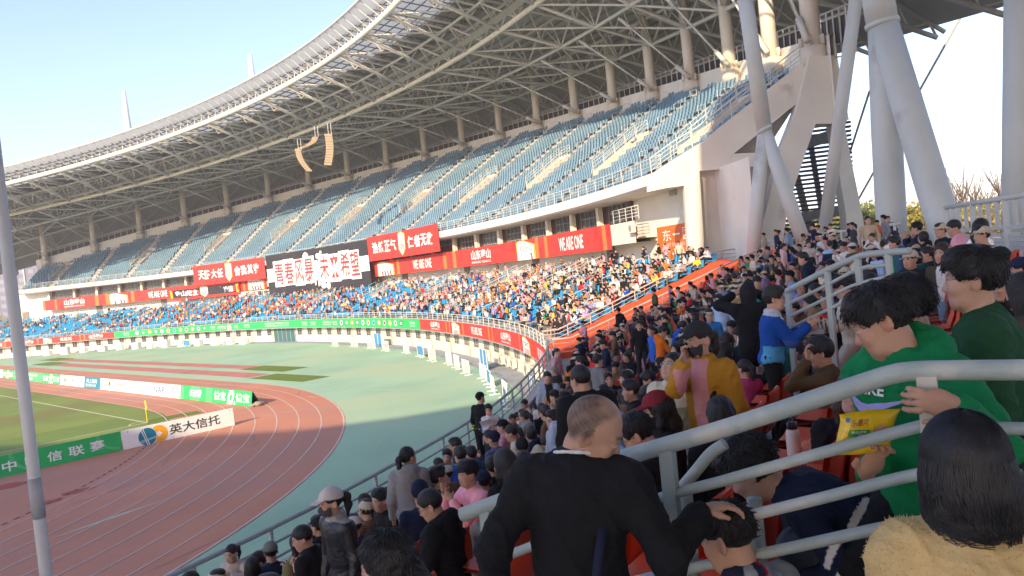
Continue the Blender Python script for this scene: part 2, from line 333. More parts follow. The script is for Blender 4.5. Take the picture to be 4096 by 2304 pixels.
for i, (kd, mt_, lab) in enumerate(spec):
    root, fn, L, n = board("advertising_board", 39.75, yb[i], 39.75, yb[i+1]+.03, 1, lab, kd, group=EB)
    if n[0] > 0: n = -n
    fw = (lambda root, y0, y1: (lambda u, v, off: np.array([-off-.02+.17*v, (y1-y0)*u, v])))(root, yb[i], yb[i+1]+.03)
    p = MB(); p.prism([fw(0, 0, 0), fw(1, 0, 0), fw(1, 1, 0), fw(0, 1, 0)], (.03, 0, 0)); p.build("panel", mt_, root)
    p = MB(); p.prism([fw(0, 1, -.03), fw(1, 1, -.03), fw(1, 0, -.75), fw(0, 0, -.75)], (.02, 0, 0)); p.build("back_panel", DARKP, root)
    t = MB(); t2 = None
    if kd == "bottle":
        text_on(t, "怡宝", fw, .05, .36, .22, .82, .012, .02); text_on(t, "怡宝", fw, .62, .95, .22, .82, .012, .02)
        poly_on(t, fw, [(.40, .02), (.53, .02), (.555, .35), (.575, .7), (.56, .95), (.45, .95), (.43, .7), (.41, .35)], .010)
        poly_on(t, fw, [(.575, .02), (.615, .02), (.60, .25), (.58, .25)], .010)
        t2 = MB(); poly_on(t2, fw, [(.46, .3), (.51, .25), (.53, .55), (.50, .8), (.47, .6)], .016); t2m = GREENB
    elif kd == "lines": text_on(t, "中国足球甲级联赛官方合作", fw, .05, .85, .52, .85, .012); text_on(t, "中国平安联赛", fw, .05, .7, .15, .42, .012)
    elif kd == "grid": t2 = MB(); text_on(t2, "国网", fw, .12, .25, .2, .85, .012); text_on(t2, "国家电网公司", fw, .32, .70, .42, .68, .012); text_on(t2, "STATE GRID", fw, .35, .65, .18, .26, .012); t2m = GREYT; ell_on(t, fw, .9, .5, .01, .2, .012)
    elif kd == "teal": text_on(t, "网上国网", fw, .15, .8, .48, .86, .012); text_on(t, "官方授权合作", fw, .1, .75, .12, .4, .012)
    elif kd == "tv":
        t2 = MB(); poly_on(t2, fw, [(.30, .42), (.34, .78), (.38, .9), (.40, .6), (.37, .25), (.345, .2), (.36, .5)], .012); text_on(t2, "江苏体育频道", fw, .48, .95, .35, .72, .012); t2m = mat("brick_print", (.5, .07, .04), .6)
        ell_on(t, fw, .1, .5, .01, .1, .012)
    elif kd == "cgdg":
        t2 = MB(); text_on(t2, "中国绿发CGDG", fw, .32, .98, .33, .66, .012); t2m = mat("grey_print", (.25, .25, .24), .6)
        for r_, m_ in ((.30, mat("pale_green_print", (.25, .6, .42), .6)), (.20, WHITEB)):
            e = MB(); ell_on(e, fw, .18, .5, r_*.32, r_*1.15, .011 if r_ > .25 else .014); e.build("emblem", m_, root)
        ell_on(t, fw, .02, .5, .005, .1, .012)
    elif kd == "nari": t2 = MB(); text_on(t2, "NARI", fw, .08, .50, .2, .8, .012, .01); text_on(t2, "南瑞集团", fw, .53, .95, .32, .8, .012); t2m = NAVYP; ell_on(t, fw, .02, .5, .005, .1, .012)
    elif kd == "chang":
        t2 = MB(); quad_on(t2, fw, .12, .34, .0, 1., .008); quad_on(t2, fw, .62, .8, .0, 1., .008); t2m = GREENB
        text_on(t, "长征场", fw, .30, .68, .25, .8, .014, .02, .25)
    elif kd == "white_red": t2 = MB(); text_on(t2, "红旗 U/K", fw, .6, .97, .3, .65, .012); t2m = TEXTR; ell_on(t, fw, .2, .5, .02, .1, .012)
    if len(t.v): t.build("lettering", TEXTW if kd not in ("grid", "tv", "cgdg", "nari", "white_red") else mat("faint_print", (.6, .6, .6), .6), root)
    if t2 is not None: t2.build("print", t2m, root)
    if i == len(spec)-1:
        SACK = mat("sandbag_cloth", (.33, .30, .24), .9, .2, 4)
        for (ox, oy, sc) in [(.1, 0, .17), (.42, -.1, .24), (.62, -.05, .2)]:
            bm = bmesh.new(); bmesh.ops.create_icosphere(bm, subdivisions=2, radius=sc)
            for v_ in bm.verts: v_.co.x *= 1.3; v_.co.z *= .7; v_.co += Vector((random.uniform(-.02, .02),)*3)
            me = bpy.data.meshes.new("sandbag"); bm.to_mesh(me); bm.free(); o = link("sandbag", me, SACK)
            o.location = (39.75+ox, yb[i+1]+oy, sc*.68); tag(o, "grey brown sandbag weighing down the near end of the touchline boards", "sandbag", "sandbags at the board end")
# behind the goal
def south_board(x0, x1, lab, mt_):
    root = empty("advertising_board", (x0, -60.3, .02), 0, lab, "board", "boards behind the near goal line")
    fw = lambda u, v, off: np.array([(x1-x0)*u, -off+.06*v, v])
    p = MB(); p.prism([fw(0, 0, 0), fw(1, 0, 0), fw(1, 1, 0), fw(0, 1, 0)], (0, .05, 0)); p.build("panel", mt_, root)
    p = MB(); p.beam((.3, .05, .9), (.3, .7, .0), .04, .04); p.beam((x1-x0-.2, .05, .9), (x1-x0-.2, .7, 0), .04, .04); p.build("prop", DARKP, root)
    return root, fw
root, fw = south_board(29.83, 35.95, "white board with a teal globe and an amber coin behind the near goal line", WHITEB)
t = MB(); text_on(t, "英大信托", fw, .395, .865, .25, .80, .012, .012); t.build("lettering", GREYT, root)
asp = 1/6.12
t = MB(); ell_on(t, fw, .305, .45, .46*asp, .46, .011, 28); t.build("coin_emblem", YELP, root)
t = MB(); poly_on(t, fw, [(.275, .45), (.305, .62), (.335, .45), (.305, .28)], .014); t.build("coin_hole", WHITEB, root)
t = MB(); ell_on(t, fw, .205, .42, .50*asp, .50, .015, 28); t.build("globe_rim", WHITEB, root)
t = MB(); ell_on(t, fw, .205, .42, .47*asp, .47, .018, 28); t.build("globe_emblem", TEAL, root)
t = MB()
for (a, b) in [((.16, .78), (.20, -.02)), ((.175, .84), (.215, -.02)), ((.135, .22), (.28, .36)), ((.14, .14), (.275, .30))]:
    poly_on(t, fw, [(a[0]-.003, a[1]-.015), (b[0]-.003, b[1]-.015), (b[0]+.003, b[1]+.015), (a[0]+.003, a[1]+.015)], .021)
t.build("globe_lines", WHITEB, root)
root, fw = south_board(23.75, 29.78, "green board with white characters for a league behind the near goal line", GREENB)
t = MB()
for ch, a, b, lo, hi in (("信", .42, .53, .22, .72), ("联", .58, .70, .24, .74), ("赛", .745, .86, .26, .78), ("中", .1, .2, .2, .7), ("甲", .26, .36, .2, .7)): text_on(t, ch, fw, a, b, lo, hi, .014, .015)
t.build("lettering", TEXTW, root)
t = MB()
for k, (c0, rr) in enumerate([(.98, .9), (.35, 1.0)]):
    pts = [(c0+rr*.20*math.cos(q)*1.0, 1.0+rr*math.sin(q)) for q in np.linspace(math.pi, 1.5*math.pi, 12)]; pts2 = [(c0+rr*.17*math.cos(q), 1.0+rr*.86*math.sin(q)) for q in np.linspace(1.5*math.pi, math.pi, 12)]
    poly_on(t, fw, [q for q in pts+pts2 if 0 <= q[0] <= 1 and q[1] >= 0], .008)
t.build("arc_print", GREENL, root)
root, fw = south_board(17.5, 23.7, "plain green board at the left end of the row behind the goal line", GREENB)
# corner flag
root = empty("corner_flag", (33.99, -52.07, 0), 0, "yellow corner flag on a thin pole at the near pitch corner", "flag")
p = MB(); p.tube([(0, 0, 0), (0, 0, 1.45)], .025, 8); p.build("pole", mat("yellow_plastic", (.85, .62, .02), .5), root)
p = MB(); G = [[(.0+.0*j, -.02-.05*j, 1.42-.62*i/6+(.02*j)) for j in range(4)] for i in range(7)]
for i in range(7):
    for j in range(4): G[i][j] = (.02*math.sin(i+j)+.012*j, -.03*j*(1-.03*i), 1.40-.085*i)
p.grid(G); p.build("cloth", MATS["yellow_plastic"], root)
p = MB(); p.tube([(0, 0, 1.45), (0, 0, 1.52)], .018, 6); p.build("tip", TEXTR, root)
# ================================================================== LOWER TIER: wall, terrace, ribbon, rails
ZF, RISE, TREAD, NROW = 2.75, .30, .8, 12
def zrow(i): return ZF+RISE*i
gs = empty("lower_grandstand", (0, 0, 0), 0, "curved white lower stand with blue seats that rings the running track", "grandstand")
mb = MB(); mb.grid(band([(1.0, -.02), (1.0, 2.62)], -125, 125, 2)); mb.build("track_wall", CREAM, gs, True)
mb = MB()
prof = [(.0, 2.0), (.0, 2.95), (.12, 2.95), (.12, ZF), (1.4, ZF)]
for i in range(NROW): prof += [(1.4+TREAD*i, zrow(i+1)-.02), (1.4+TREAD*(i+1), zrow(i+1)-.02)]
prof += [(14.0, zrow(NROW)-.02)]
mb.grid(band(prof, -125, 125, 2)); mb.grid(band([(0, 2.0), (1.02, 2.0)], -125, 125, 2)[::-1]); mb.build("terrace", CONC, gs)
ZT = zrow(NROW)-.02                                # top walkway
mb = MB(); mb.grid(band([(12.9, ZT-.1), (12.9, 11.9)], -70.5, 80, 2, 1.0)); mb.build("back_wall", WHITE, gs, True)
# windows of the lower wall, doors in the back wall
k = 0
for s in np.arange(-84, 100, 2.9):
    if -2 < s < 5: continue
    jw = .55 if (k % 2) else .6; k += 1
    if k > 70: break
    t, n = ftan(s); c = fp3(s, .97, 1.45); p = MB(); p.beam(c-t*jw, c+t*jw, .06, 1.0)
    wnd = p.build("window", DARKG, gs)
    p = MB(); c2 = c-n*.045
    for zz in (1.2, 1.7): p.beam(c2-t*jw+[0, 0, zz-1.45], c2+t*jw+[0, 0, zz-1.45], .03, .04)
    for a in (-jw, 0, jw): p.beam(c2+t*a-[0, 0, .5], c2+t*a+[0, 0, .5], .03, .04, up=t)
    p.build("frame", mat("window_frame_grey", (.4, .38, .34), .6), wnd)
p = MB(); t, n = ftan(1.5); c = fp3(1.5, .9, 1.0); p.beam(c-t*3, c+t*3, .1, 2.0); dr = p.build("glass_door", mat("teal_door_glass", (.05, .14, .15), .2), gs)
p = MB()
for a in np.linspace(-3, 3, 6): p.beam(c+t*a-n*.07-[0, 0, 1], c+t*a-n*.07+[0, 0, 1], .08, .08, up=t)
p.build("frame", mat("door_frame_grey", (.35, .38, .36), .5), dr)
# plaster joints and downpipes
dp = None
for s in np.arange(-82, 80, 5.8):
    if dp is None: mb = MB(); mb.tube([(0, 0, 0), (0, 0, 2.0)], .05, 6); o = mb.build("downpipe", mat("rusty_pipe", (.45, .33, .2), .7, .2), gs); dp = o.data
    else: o = link("downpipe", dp, None, gs)
    o.location = fp3(s, .96, 0)
# the ribbon of printed boards along the front edge
def rib_fn(s0, s1, d, z0, h, dzf=0.0):
    def fn(u, v, off):
        s = s0+(s1-s0)*u; return fp3(s, d-off, z0+h*v+dzf*float(dz(s)))
    return fn
def s_at(px, py, d):                               # arc position where the sight line meets the offset line d
    rr = ray(px, py); O = fp(FS, d); c = CO[:2]; A = O[:-1]-c; B = O[1:]-c; n = np.array([-rr[1], rr[0]]); a = A@n; b = B@n; best = None
    for i in np.where(a*b <= 0)[0]:
        k_ = a[i]/(a[i]-b[i]); P = A[i]+(B[i]-A[i])*k_; t_ = P@rr[:2]/(rr[:2]@rr[:2])
        if t_ > 0 and (best is None or t_ > best[0]): best = (t_, FS[i]+k_*(FS[1]-FS[0]), CZ+t_*rr[2])
    if best is None:                               # grazing sight line: the nearest point of the curve
        n1 = rr[:2]/np.linalg.norm(rr[:2]); q = O-c; off_ = abs(q@np.array([-n1[1], n1[0]])); off_[q@n1 < 5] = 1e9; i = int(np.argmin(off_)); t_ = (q[i]@n1)/np.linalg.norm(rr[:2]); best = (t_, FS[i], CZ+t_*rr[2])
    return best
def ribbon_banner(px0, px1, col, label, content, group="printed boards along the front of the lower stand"):
    s0 = s_at(*px0, -.05)[1]; s1 = s_at(*px1, -.05)[1]
    s1, s0 = (s1, s0)                              # photograph runs left (far) to right (near): s falls
    fn = rib_fn(s0, s1, -.06, 2.12, 1.04)
    t, n = ftan((s0+s1)/2); c = fp3((s0+s1)/2, -.06, 2.12)
    root = empty("ribbon_board", c, 0, label, "board", group)
    f2 = lambda u, v, off: fn(u, v, off)-c
    p = MB(); nu = max(2, int(abs(s1-s0)/2)); quad_on(p, f2, 0, 1, 0, 1, 0, nu); quad_on(p, f2, 0, 1, 1, 0, -.04, nu); p.build("panel", col, root)
    for kind_, xa, xb in content: print_on(root, f2, kind_, u_px(px0, px1, -.05, s0, s1, xa), u_px(px0, px1, -.05, s0, s1, xb), abs(s1-s0), 1.04)
    return root
def print_on(root, fn, kind_, u0, u1, L, h):
    if kind_ == 'checks':
        p = MB(); p2 = MB(); nx = max(2, int(round((u1-u0)*L/(h*.36))))
        for i in range(nx):
            for j in range(2):
                a = u0+(u1-u0)*i/nx; b = u0+(u1-u0)*(i+1)/nx
                if (i*7+j*3+int(u0*100)) % 3 == 0: quad_on(p, fn, a, b, j*.5, j*.5+.5, .006)
                elif (i+j) % 3 == 1: quad_on(p2, fn, a, b, j*.5, j*.5+.5, .006)
        if p.v: p.build("check_print", ORANGEB, root)
        if p2.v: p2.build("check_print", REDD, root)
    elif kind_ == 'crest': crest(root, fn, u0, u1, cut=True)
    elif kind_ == 'shield': crest(root, fn, u0, u1, cut=False)
    elif kind_ == 'one':
        p = MB(); text_on(p, "WE ARE ONE", fn, u0, u1, .2, .8, .012, .018); p.build("lettering", TEXTW, root)
    elif kind_ == 'team':
        p = MB(); text_on(p, "山东泰山", fn, u0, u1, .33, .88, .012, .025); text_on(p, "SHANDONG TAISHAN F.C.", fn, u0, u1, .12, .25, .012, .01); p.build("lettering", TEXTW, root)
    elif kind_ == 'small':
        p = MB(); text_on(p, "中国足球协会", fn, u0, u1, .45, .72, .012); text_on(p, "CHINA LEAGUE", fn, u0, u1, .22, .36, .012); p.build("lettering", TEXTW, root)
    elif kind_ == 'longtext':
        p = MB(); text_on(p, "中国足球协会甲级联赛二〇二四", fn, u0, u1, .5, .78, .012); text_on(p, "CHINESE FOOTBALL ASSOCIATION LEAGUE", fn, u0, u1, .2, .4, .012); p.build("lettering", TEXTW, root)
    elif kind_ == 'badges':
        cols = [(.8, .8, .8), (.1, .3, .1), (.8, .2, .05), (.15, .15, .15), (.8, .8, .75), (.75, .7, .5), (.2, .45, .6), (.8, .2, .2), (.7, .35, .4), (.85, .55, .05), (.7, .72, .68), (.12, .1, .05)]
        n = len(cols); ru = (u1-u0)/n*.26
        for i, c_ in enumerate(cols):
            uc = u0+(u1-u0)*(i+.5)/n; p = MB()
            ell_on(p, fn, uc, .5, ru, .32, .010, 14); p.build("badge", mat("badge_print_%d" % i, c_, .6, .05), root)
            p = MB(); (ell_on if i % 2 else lambda m_, f_, a, b, c, d, o, n_: poly_on(m_, f_, [(a-c, b+d*.6), (a+c, b+d*.6), (a+c, b-d*.3), (a, b-d), (a-c, b-d*.3)], o))(p, fn, uc, .5, ru*.55, .18, .014, 10)
            p.build("badge_print", WHITEB if i in (1, 2, 3, 7, 9, 11) else (TEXTR if i % 2 else NAVYP), root)
def crest(root, fn, u0, u1, cut):
    """shield with an orange border, four letters and red stripes; cut=True leaves off the point below the board"""
    w_ = u1-u0
    if cut: sh = [(u0, -.0), (u0, .92), (u0+w_*.18, .99), (u0+w_*.42, .985), (u1, .72), (u1, .0)]
    else: sh = [(u0, .30), (u0, .95), (u0+w_*.5, .99), (u1, .90), (u1, .28), (u0+w_*.5, .04)]
    p = MB(); poly_on(p, fn, sh, .010); p.build("crest_border", YELP, root)
    cx_ = np.mean([q[0] for q in sh]); cy_ = .45
    ins = [(cx_+(q[0]-cx_)*.86, (cy_+(q[1]-cy_)*.9) if not (cut and q[1] <= 0) else 0.0) for q in sh]
    p = MB(); poly_on(p, fn, ins, .040); p.build("crest_field", WHITEB, root)
    p = MB()
    for i in range(4):
        a = u0+w_*(.24+.16*i); poly_on(p, fn, [(a, .33 if cut else .55), (a+w_*.085, .33 if cut else .55), (a+w_*.13, .0 if cut else .25), (a+w_*.045, .0 if cut else .25)], .055)
    p.build("crest_stripes", TEXTR, root)
    p = MB(); text_on(p, "TSFC", fn, u0+w_*.14, u0+w_*.88, .45 if cut else .70, .70 if cut else .85, .060); p.build("crest_lettering", GREYT, root)
def u_px(px0, px1, d, s0, s1, x):                 # share of the way along a board for a photograph column
    f = (x-px0[0])/(px1[0]-px0[0]); y = px0[1]+(px1[1]-px0[1])*f; return (s_at(x, y, d)[1]-s0)/(s1-s0)
ribbon_banner((-60, 1372), (52, 1368), REDB, "red ribbon board at the left edge of the frame beyond the post", [('one', -45, 8), ('checks', 15, 48)])
ribbon_banner((52, 1368), (316, 1344), REDB, "red ribbon board of small crest and slogan, far end of the lower stand", [('team', 90, 132), ('checks', 140, 168), ('crest', 172, 207), ('one', 240, 286)])
ribbon_banner((317, 1344), (455, 1333), REDB, "short red ribbon board touching the far end of the green ribbon", [('checks', 317, 340), ('team', 355, 410)])
ribbon_banner((457, 1333), (905, 1304), GREENB, "far green ribbon board with a row of round badges", [('small', 492, 515), ('badges', 535, 830), ('small', 842, 860), ('small', 870, 903)])
ribbon_banner((925, 1303), (1680, 1297), GREENB, "long green ribbon board above the glass door", [('small', 936, 953), ('small', 976, 998), ('longtext', 1060, 1156), ('small', 1208, 1230), ('small', 1243, 1263), ('small', 1292, 1325), ('small', 1331, 1350), ('badges', 1356, 1615), ('small', 1640, 1661)])
ribbon_banner((1681, 1297), (2192, 1424), REDB, "near red ribbon board sweeping round the bend to the orange stair", [('team', 1724, 1760), ('checks', 1785, 1808), ('crest', 1811, 1842), ('checks', 1843, 1862), ('one', 1888, 1931), ('checks', 1952, 1985), ('team', 2008, 2046), ('checks', 2070, 2090), ('crest', 2095, 2124), ('one', 2152, 2175)])
# front rail of the lower tier
def rail_run(name, pts, heights, post_every, rtop=.035, rbar=.02, mt=RAILW, label=None, cat="railing", group=None, zbase=0.0, postr=.028, parent=None):
    """pts: list of base points (3-D); a pipe rail follows them at each height, posts at a spacing"""
    P = np.asarray(pts, float); c0 = P[0].copy()
    root = empty(name, c0, 0, label, cat, group) if parent is None else parent
    if parent is not None: c0 = np.zeros(3)
    Q = P-c0
    b = MB(); b.tube([q+[0, 0, heights[-1]] for q in Q], rtop, 8); b.build("handrail", mt, root, True)
    for h in heights[:-1]: b = MB(); b.tube([q+[0, 0, h] for q in Q], rbar, 6); b.build("bar", mt, root, True)
    seg = np.r_[0, np.cumsum(np.linalg.norm(np.diff(Q, axis=0), axis=1))]; ds_ = np.arange(.05, seg[-1], post_every); b = MB(); pm = None
    for d in ds_:
        q = np.array([np.interp(d, seg, Q[:, i]) for i in range(3)])
        if len(ds_) > 100: b.tube([q+[0, 0, zbase], q+[0, 0, heights[-1]]], postr, 6)
        else:
            if pm is None: t_ = MB(); t_.tube([(0, 0, zbase), (0, 0, heights[-1])], postr, 8); o = t_.build("post", mt, root); pm = o.data
            else: o = link("post", pm, None, root)
            o.location = q
    if b.v: o = b.build("posts", mt, root); o['kind'] = "stuff"
    return root
ss = np.arange(-82, 105, 1.5)
rail_run("front_railing", [fp3(s, .06, 2.95) for s in ss], [.22, .44, .66, .86], 1.6, .03, .018, RAILW, "pale three bar railing on top of the ribbon boards round the bend and far side")
# balcony with the red band, windows behind, white fascia of the upper tier
bal = empty("balcony", (0, 0, 0), 0, "white balcony slab carrying the long red boards above the back rows", "balcony")
sL, sR = s_at(170, 1220, 11)[1], s_at(2540, 950, 11)[1]
sB = s_at(2441, 945, 11)[1]
mb = MB(); mb.grid(band([(12.9, 8.35), (11.08, 8.35), (11.08, 10.0), (11.25, 10.0), (11.25, 8.65), (12.9, 8.65)], sR, sL, 2, 1.0)); mb.build("slab", CREAM, bal)
BW = "window bays under the white edge of the upper tier"
s = s_at(2540, 900, 12.6)[1]+1.2; i = 0
while s < sL-2:
    t, n = ftan(s+1.6); zz = float(dz(s)); p = MB()
    a, b = fp3(s, 12.72, 8.65+zz), fp3(s+3.3, 12.72, 8.65+zz)
    p.prism([a+[0, 0, .9], b+[0, 0, .9], b+[0, 0, 3.1], a+[0, 0, 3.1]], n*.1); wd = p.build("window", DARKG, bal)
    p = MB(); tt = (b-a)
    for h in (.9, 1.7, 2.45, 3.1): p.beam(a-n*.04+[0, 0, h], b-n*.04+[0, 0, h], .06, .07)
    for u in np.linspace(0, 1, 5): p.beam(a+tt*u-n*.04+[0, 0, .9], a+tt*u-n*.04+[0, 0, 3.1], .05, .05, up=tt)
    p.build("frame", mat("pale_window_frame", (.34, .30, .26), .5), wd)
    for u0 in (-.75, 3.3):                          # dark brown doors either side
        p = MB(); a2, b2 = fp3(s+u0, 12.7, 8.65+zz), fp3(s+u0+.75, 12.7, 8.65+zz); p.prism([a2, b2, b2+[0, 0, 3.1], a2+[0, 0, 3.1]], n*.1); p.build("door", FRAMEB, bal)
    p = MB(); a3 = fp3(s+4.3, 12.3, 8.65+zz); p.beam(a3, a3+[0, 0, 3.3], .42, .55, up=t); p.build("pier", CREAM, bal)
    s += 5.25; i += 1
def bal_fn(px0, px1, d=11.05, z0=8.05, h=2.06): return rib_fn(s_at(*px0, d)[1], s_at(*px1, d)[1], d, z0, h, 1.0)
def bal_banner(px0, px1, label, content, d=11.02, z0=8.05, h=2.06):
    s0, s1 = s_at(*px0, d)[1], s_at(*px1, d)[1]; fn = rib_fn(s0, s1, d, z0, h, 1.0); c = fn(.5, 0, 0)
    root = empty("red_board", c, 0, label, "board", "red boards on the balcony")
    f2 = lambda u, v, off: fn(u, v, off)-c; p = MB(); nu = max(2, int(abs(s1-s0)/2)); quad_on(p, f2, 0, 1, 0, 1, 0, nu); p.build("panel", REDB, root)
    for k_, xa, xb in content: print_on(root, f2, k_, u_px(px0, px1, d, s0, s1, xa), u_px(px0, px1, d, s0, s1, xb), abs(s1-s0), h)
bal_banner((171, 1219), (1066, 1126), "far red board on the balcony with slogan and crest", [('checks', 171, 250), ('team', 256, 337), ('checks', 380, 436), ('crest', 437, 511), ('checks', 512, 560), ('one', 592, 668), ('checks', 950, 990), ('crest', 990, 1056)])
bal_banner((1476, 1082), (2444, 946), "near red board on the balcony with crests and white slogans", [('checks', 1476, 1510), ('crest', 1510, 1576), ('checks', 1577, 1608), ('one', 1652, 1725), ('checks', 1760, 1850), ('team', 1885, 1962), ('checks', 2010, 2062), ('crest', 2066, 2141), ('checks', 2142, 2190), ('one', 2236, 2332), ('checks', 2380, 2440)])
# ------------------------------------------------------------------ cloth banners hung over the tier edge
def cloth_fn(px0, px1, d0, z0, d1, z1, wav=.05, fr=9):
    s0, s1 = s_at(*px0, d1)[1], s_at(*px1, d1)[1]
    def fn(u, v, off):
        s = s0+(s1-s0)*u; d = d0+(d1-d0)*v+wav*math.sin(fr*u+3*v)*(1-.6*v)+.4*wav*math.sin(fr*2.7*u+1.3)
        return fp3(s, d-off, z0+(z1-z0)*v+1.0*float(dz(s)))
    return fn
def banner(px0, px1, d0, z0, d1, z1, mt_, label, draw, wav=.05):
    fn = cloth_fn(px0, px1, d0, z0, d1, z1, wav); c = fn(.5, .0, 0); root = empty("cloth_banner", c, 0, label, "banner", "cloth banners hung by supporters")
    f2 = lambda u, v, off: fn(u, v, off)-c; p = MB(); us = np.linspace(0, 1, 25); p.grid([[f2(u, v, 0) for u in us] for v in np.linspace(0, 1, 9)]); p.grid([[f2(u, v, -.03) for u in us] for v in np.linspace(1, 0, 9)])
    p.build("cloth", mt_, root, True); draw(root, f2)
def fine(mb, s, fn, u0, u1, v0, v1, off, weight=.0, n=None):      # one character at a time so that the letters follow the cloth
    n = len(s)
    for i, ch in enumerate(s):
        a = u0+(u1-u0)*i/n; b = u0+(u1-u0)*(i+.88)/n; g = weight*(b-a)*.55; gv = weight*(v1-v0)*.55
        text_on(mb, ch, fn, a-g, b+g, v0-gv, v1+gv, off, weight)
def draw_big(root, fn):
    p = MB(); us = np.linspace(0, 1, 25); p.grid([[fn(u, v, .012) for u in us] for v in (.33, .66)]); p.build("white_stripe", WHITEB, root)
    p = MB(); rr = np.random.default_rng(3)
    for k in range(46):
        u = .5+rr.normal(0, .06); v = .5+rr.normal(0, .19); ru = rr.uniform(.004, .03); rv = ru*3.4*rr.uniform(.6, 1.6)
        if 0 < v-rv and v+rv < 1: ell_on(p, fn, u, v, ru, rv, .016, 9)
    for u in (.43, .47, .50, .53, .555): poly_on(p, fn, [(u-.012, .5), (u+.012, .5), (u+.005, .12+abs(u-.5)), (u-.004, .10+abs(u-.5))], .016)
    p.build("white_splash", WHITEB, root)
    p = MB()
    for k in range(8):
        a_ = .07+.1*k+(.04 if k > 3 else 0); dv = .02*math.sin(k*2.3); p.grid([[fn(u, v, .022) for u in np.linspace(a_, a_+.102, 4)] for v in (.19+dv, .5, .83+dv)])
    p.build("lettering_backing", TEXTW, root)
    p = MB(); fine(p, "青春风暴", fn, .08, .475, .24, .78, .045, .012); fine(p, "未来希望", fn, .52, .915, .26, .80, .045, .012); p.build("lettering", TEXTR, root)
banner((1062, 1045), (1470, 985), 9.86, 6.8, 9.86, 13.5, BLACKB, "great black and white banner with eight red characters hanging over the balcony", draw_big, .08)
def draw_red(a, b):
    def dr(root, fn):
        p = MB(); fine(p, a, fn, .07, .42, .30, .74, .014, .03); fine(p, b, fn, .57, .93, .30, .74, .014, .03); p.build("lettering", TEXTW, root); crest(root, fn, .445, .535, False)
    return dr
banner((770, 1078), (1056, 1040), 9.84, 9.75, 9.84, 13.4, REDB, "red cloth banner of white characters left of the great black banner", draw_red("天降大任", "舍我其谁"))
banner((1467, 974), (1752, 920), 9.84, 10.3, 9.84, 13.75, REDB, "red cloth banner of white characters right of the great black banner", draw_red("浩然正气", "仁者无敌"))
def draw_navy(root, fn):
    p = MB(); us = np.linspace(.05, .95, 17); p.grid([[fn(u, v, .012) for u in us] for v in (.18, .86)]); p.build("dark_field", BLACKB, root)
    p = MB(); fine(p, "泰山屹立", fn, .08, .41, .28, .74, .02, .035); fine(p, "威武前进", fn, .58, .92, .28, .74, .02, .035); p.build("lettering", TEXTW, root); crest(root, fn, .435, .55, False)
    p = MB(); poly_on(p, fn, [(.015, .9), (.045, .8), (.05, .2), (.02, .1)], .016); poly_on(p, fn, [(.955, .85), (.985, .9), (.985, .15), (.95, .2)], .016); p.build("gold_figures", YELP, root)
banner((672, 1155), (955, 1135), 10.75, 7.55, 10.65, 9.75, REDB, "red edged black banner with a white crest lying on the balcony board", draw_navy)
def draw_scrawl(root, fn):
    p = MB(); text_on(p, "战斗到底", fn, .2, .95, .05, .95, .014, .03); p.build("lettering", BLACKB, root)
banner((955, 1190), (1085, 1180), 10.9, 6.5, 10.95, 7.9, mat("off_white_cloth", (.62, .58, .52), .8, .15, 1), "off white cloth with black brush writing tied below the balcony", draw_scrawl)
# ================================================================== UPPER TIER
ug = empty("upper_grandstand", (0, 0, 0), 0, "tall upper stand of faded blue seats under the great roof", "grandstand")
ZU, RU, TU, DU = 12.45, .53, .8, 10.45
SN, SFAR = s_at(2640, 690, 10)[1]-1.5, s_at(66, 1175, 10)[1]+.5
# white edge beam
mb = MB(); mb.grid(band([(12.9, 11.75), (10.25, 11.85), (10.0, 12.0), (10.0, 12.72), (10.18, 12.72), (10.18, ZU), (10.5, ZU)], SN, SFAR, 2, 1.0)); mb.build("edge_beam", WHITE, ug)
NU = 29
def rlim(s, d): q = fp(s, d); return np.hypot(q[..., 0]-OC[0], q[..., 1]-OC[1])
def thof(s, d): q = fp(s, d); return np.arctan2(q[..., 1]-OC[1], q[..., 0]-OC[0])
TH_N, TH_F = THK[19]-.012, THK[0]+.02
SSU = np.arange(SN, SFAR, 1.0)
rows = []
mb = MB()
for i in range(NU):
    d0, d1 = DU+TU*i, DU+TU*(i+1); z = ZU+RU*i
    s_ = np.arange(SN-12, SFAR+14, .5); ok = (rlim(s_, d1) < 104.75) & (thof(s_, d0) > TH_N-.0) & (thof(s_, d0) < TH_F+.05) & (s_ > SN) & (s_ < SFAR)
    # the tier end line runs along the last pair of columns
    if not ok.any(): continue
    a, b = s_[ok].min(), s_[ok].max(); rows.append((i, a, b, d0, z))
    mb.grid(band([(d0, z-RU), (d0, z), (d1, z)], a, b, 2, 1.0))
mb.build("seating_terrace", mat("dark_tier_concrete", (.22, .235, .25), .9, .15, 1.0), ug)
# walkway behind the last rows, parapet wall and panel screen
def pband(prof, t0, t1, n=120):                    # prof: (R, function of th)
    return np.array([[np.r_[pol(t, r_), zf(t)] for t in np.linspace(t0, t1, n)] for r_, zf in prof])
mb = MB(); mb.grid(pband([(105.7, lambda t: zcol(t)-4.0), (105.7, lambda t: zcol(t)+.75), (106.0, lambda t: zcol(t)+.75), (106.0, lambda t: zcol(t)-.6), (107.6, lambda t: zcol(t)-.6)], TH_N, TH_F)); mb.build("parapet_wall", WHITE, ug)
mb = MB(); mb.grid(pband([(107.2, lambda t: zcol(t)+.25), (107.2, lambda t: zcol(t)+1.9)], TH_N, TH_F)); mb.build("panel_screen", DARKP, ug)
mb = MB(); n_ = 150; tt = np.linspace(TH_N, TH_F, n_)
for i, t in enumerate(tt): mb.beam(np.r_[pol(t, 107.12), zcol(t)-.5], np.r_[pol(t, 107.12), zcol(t)+2.4], .1, .1)
for h in (.2, 1.95, 2.4): mb.tube([np.r_[pol(t, 107.1), zcol(t)+h] for t in tt], .06, 4)
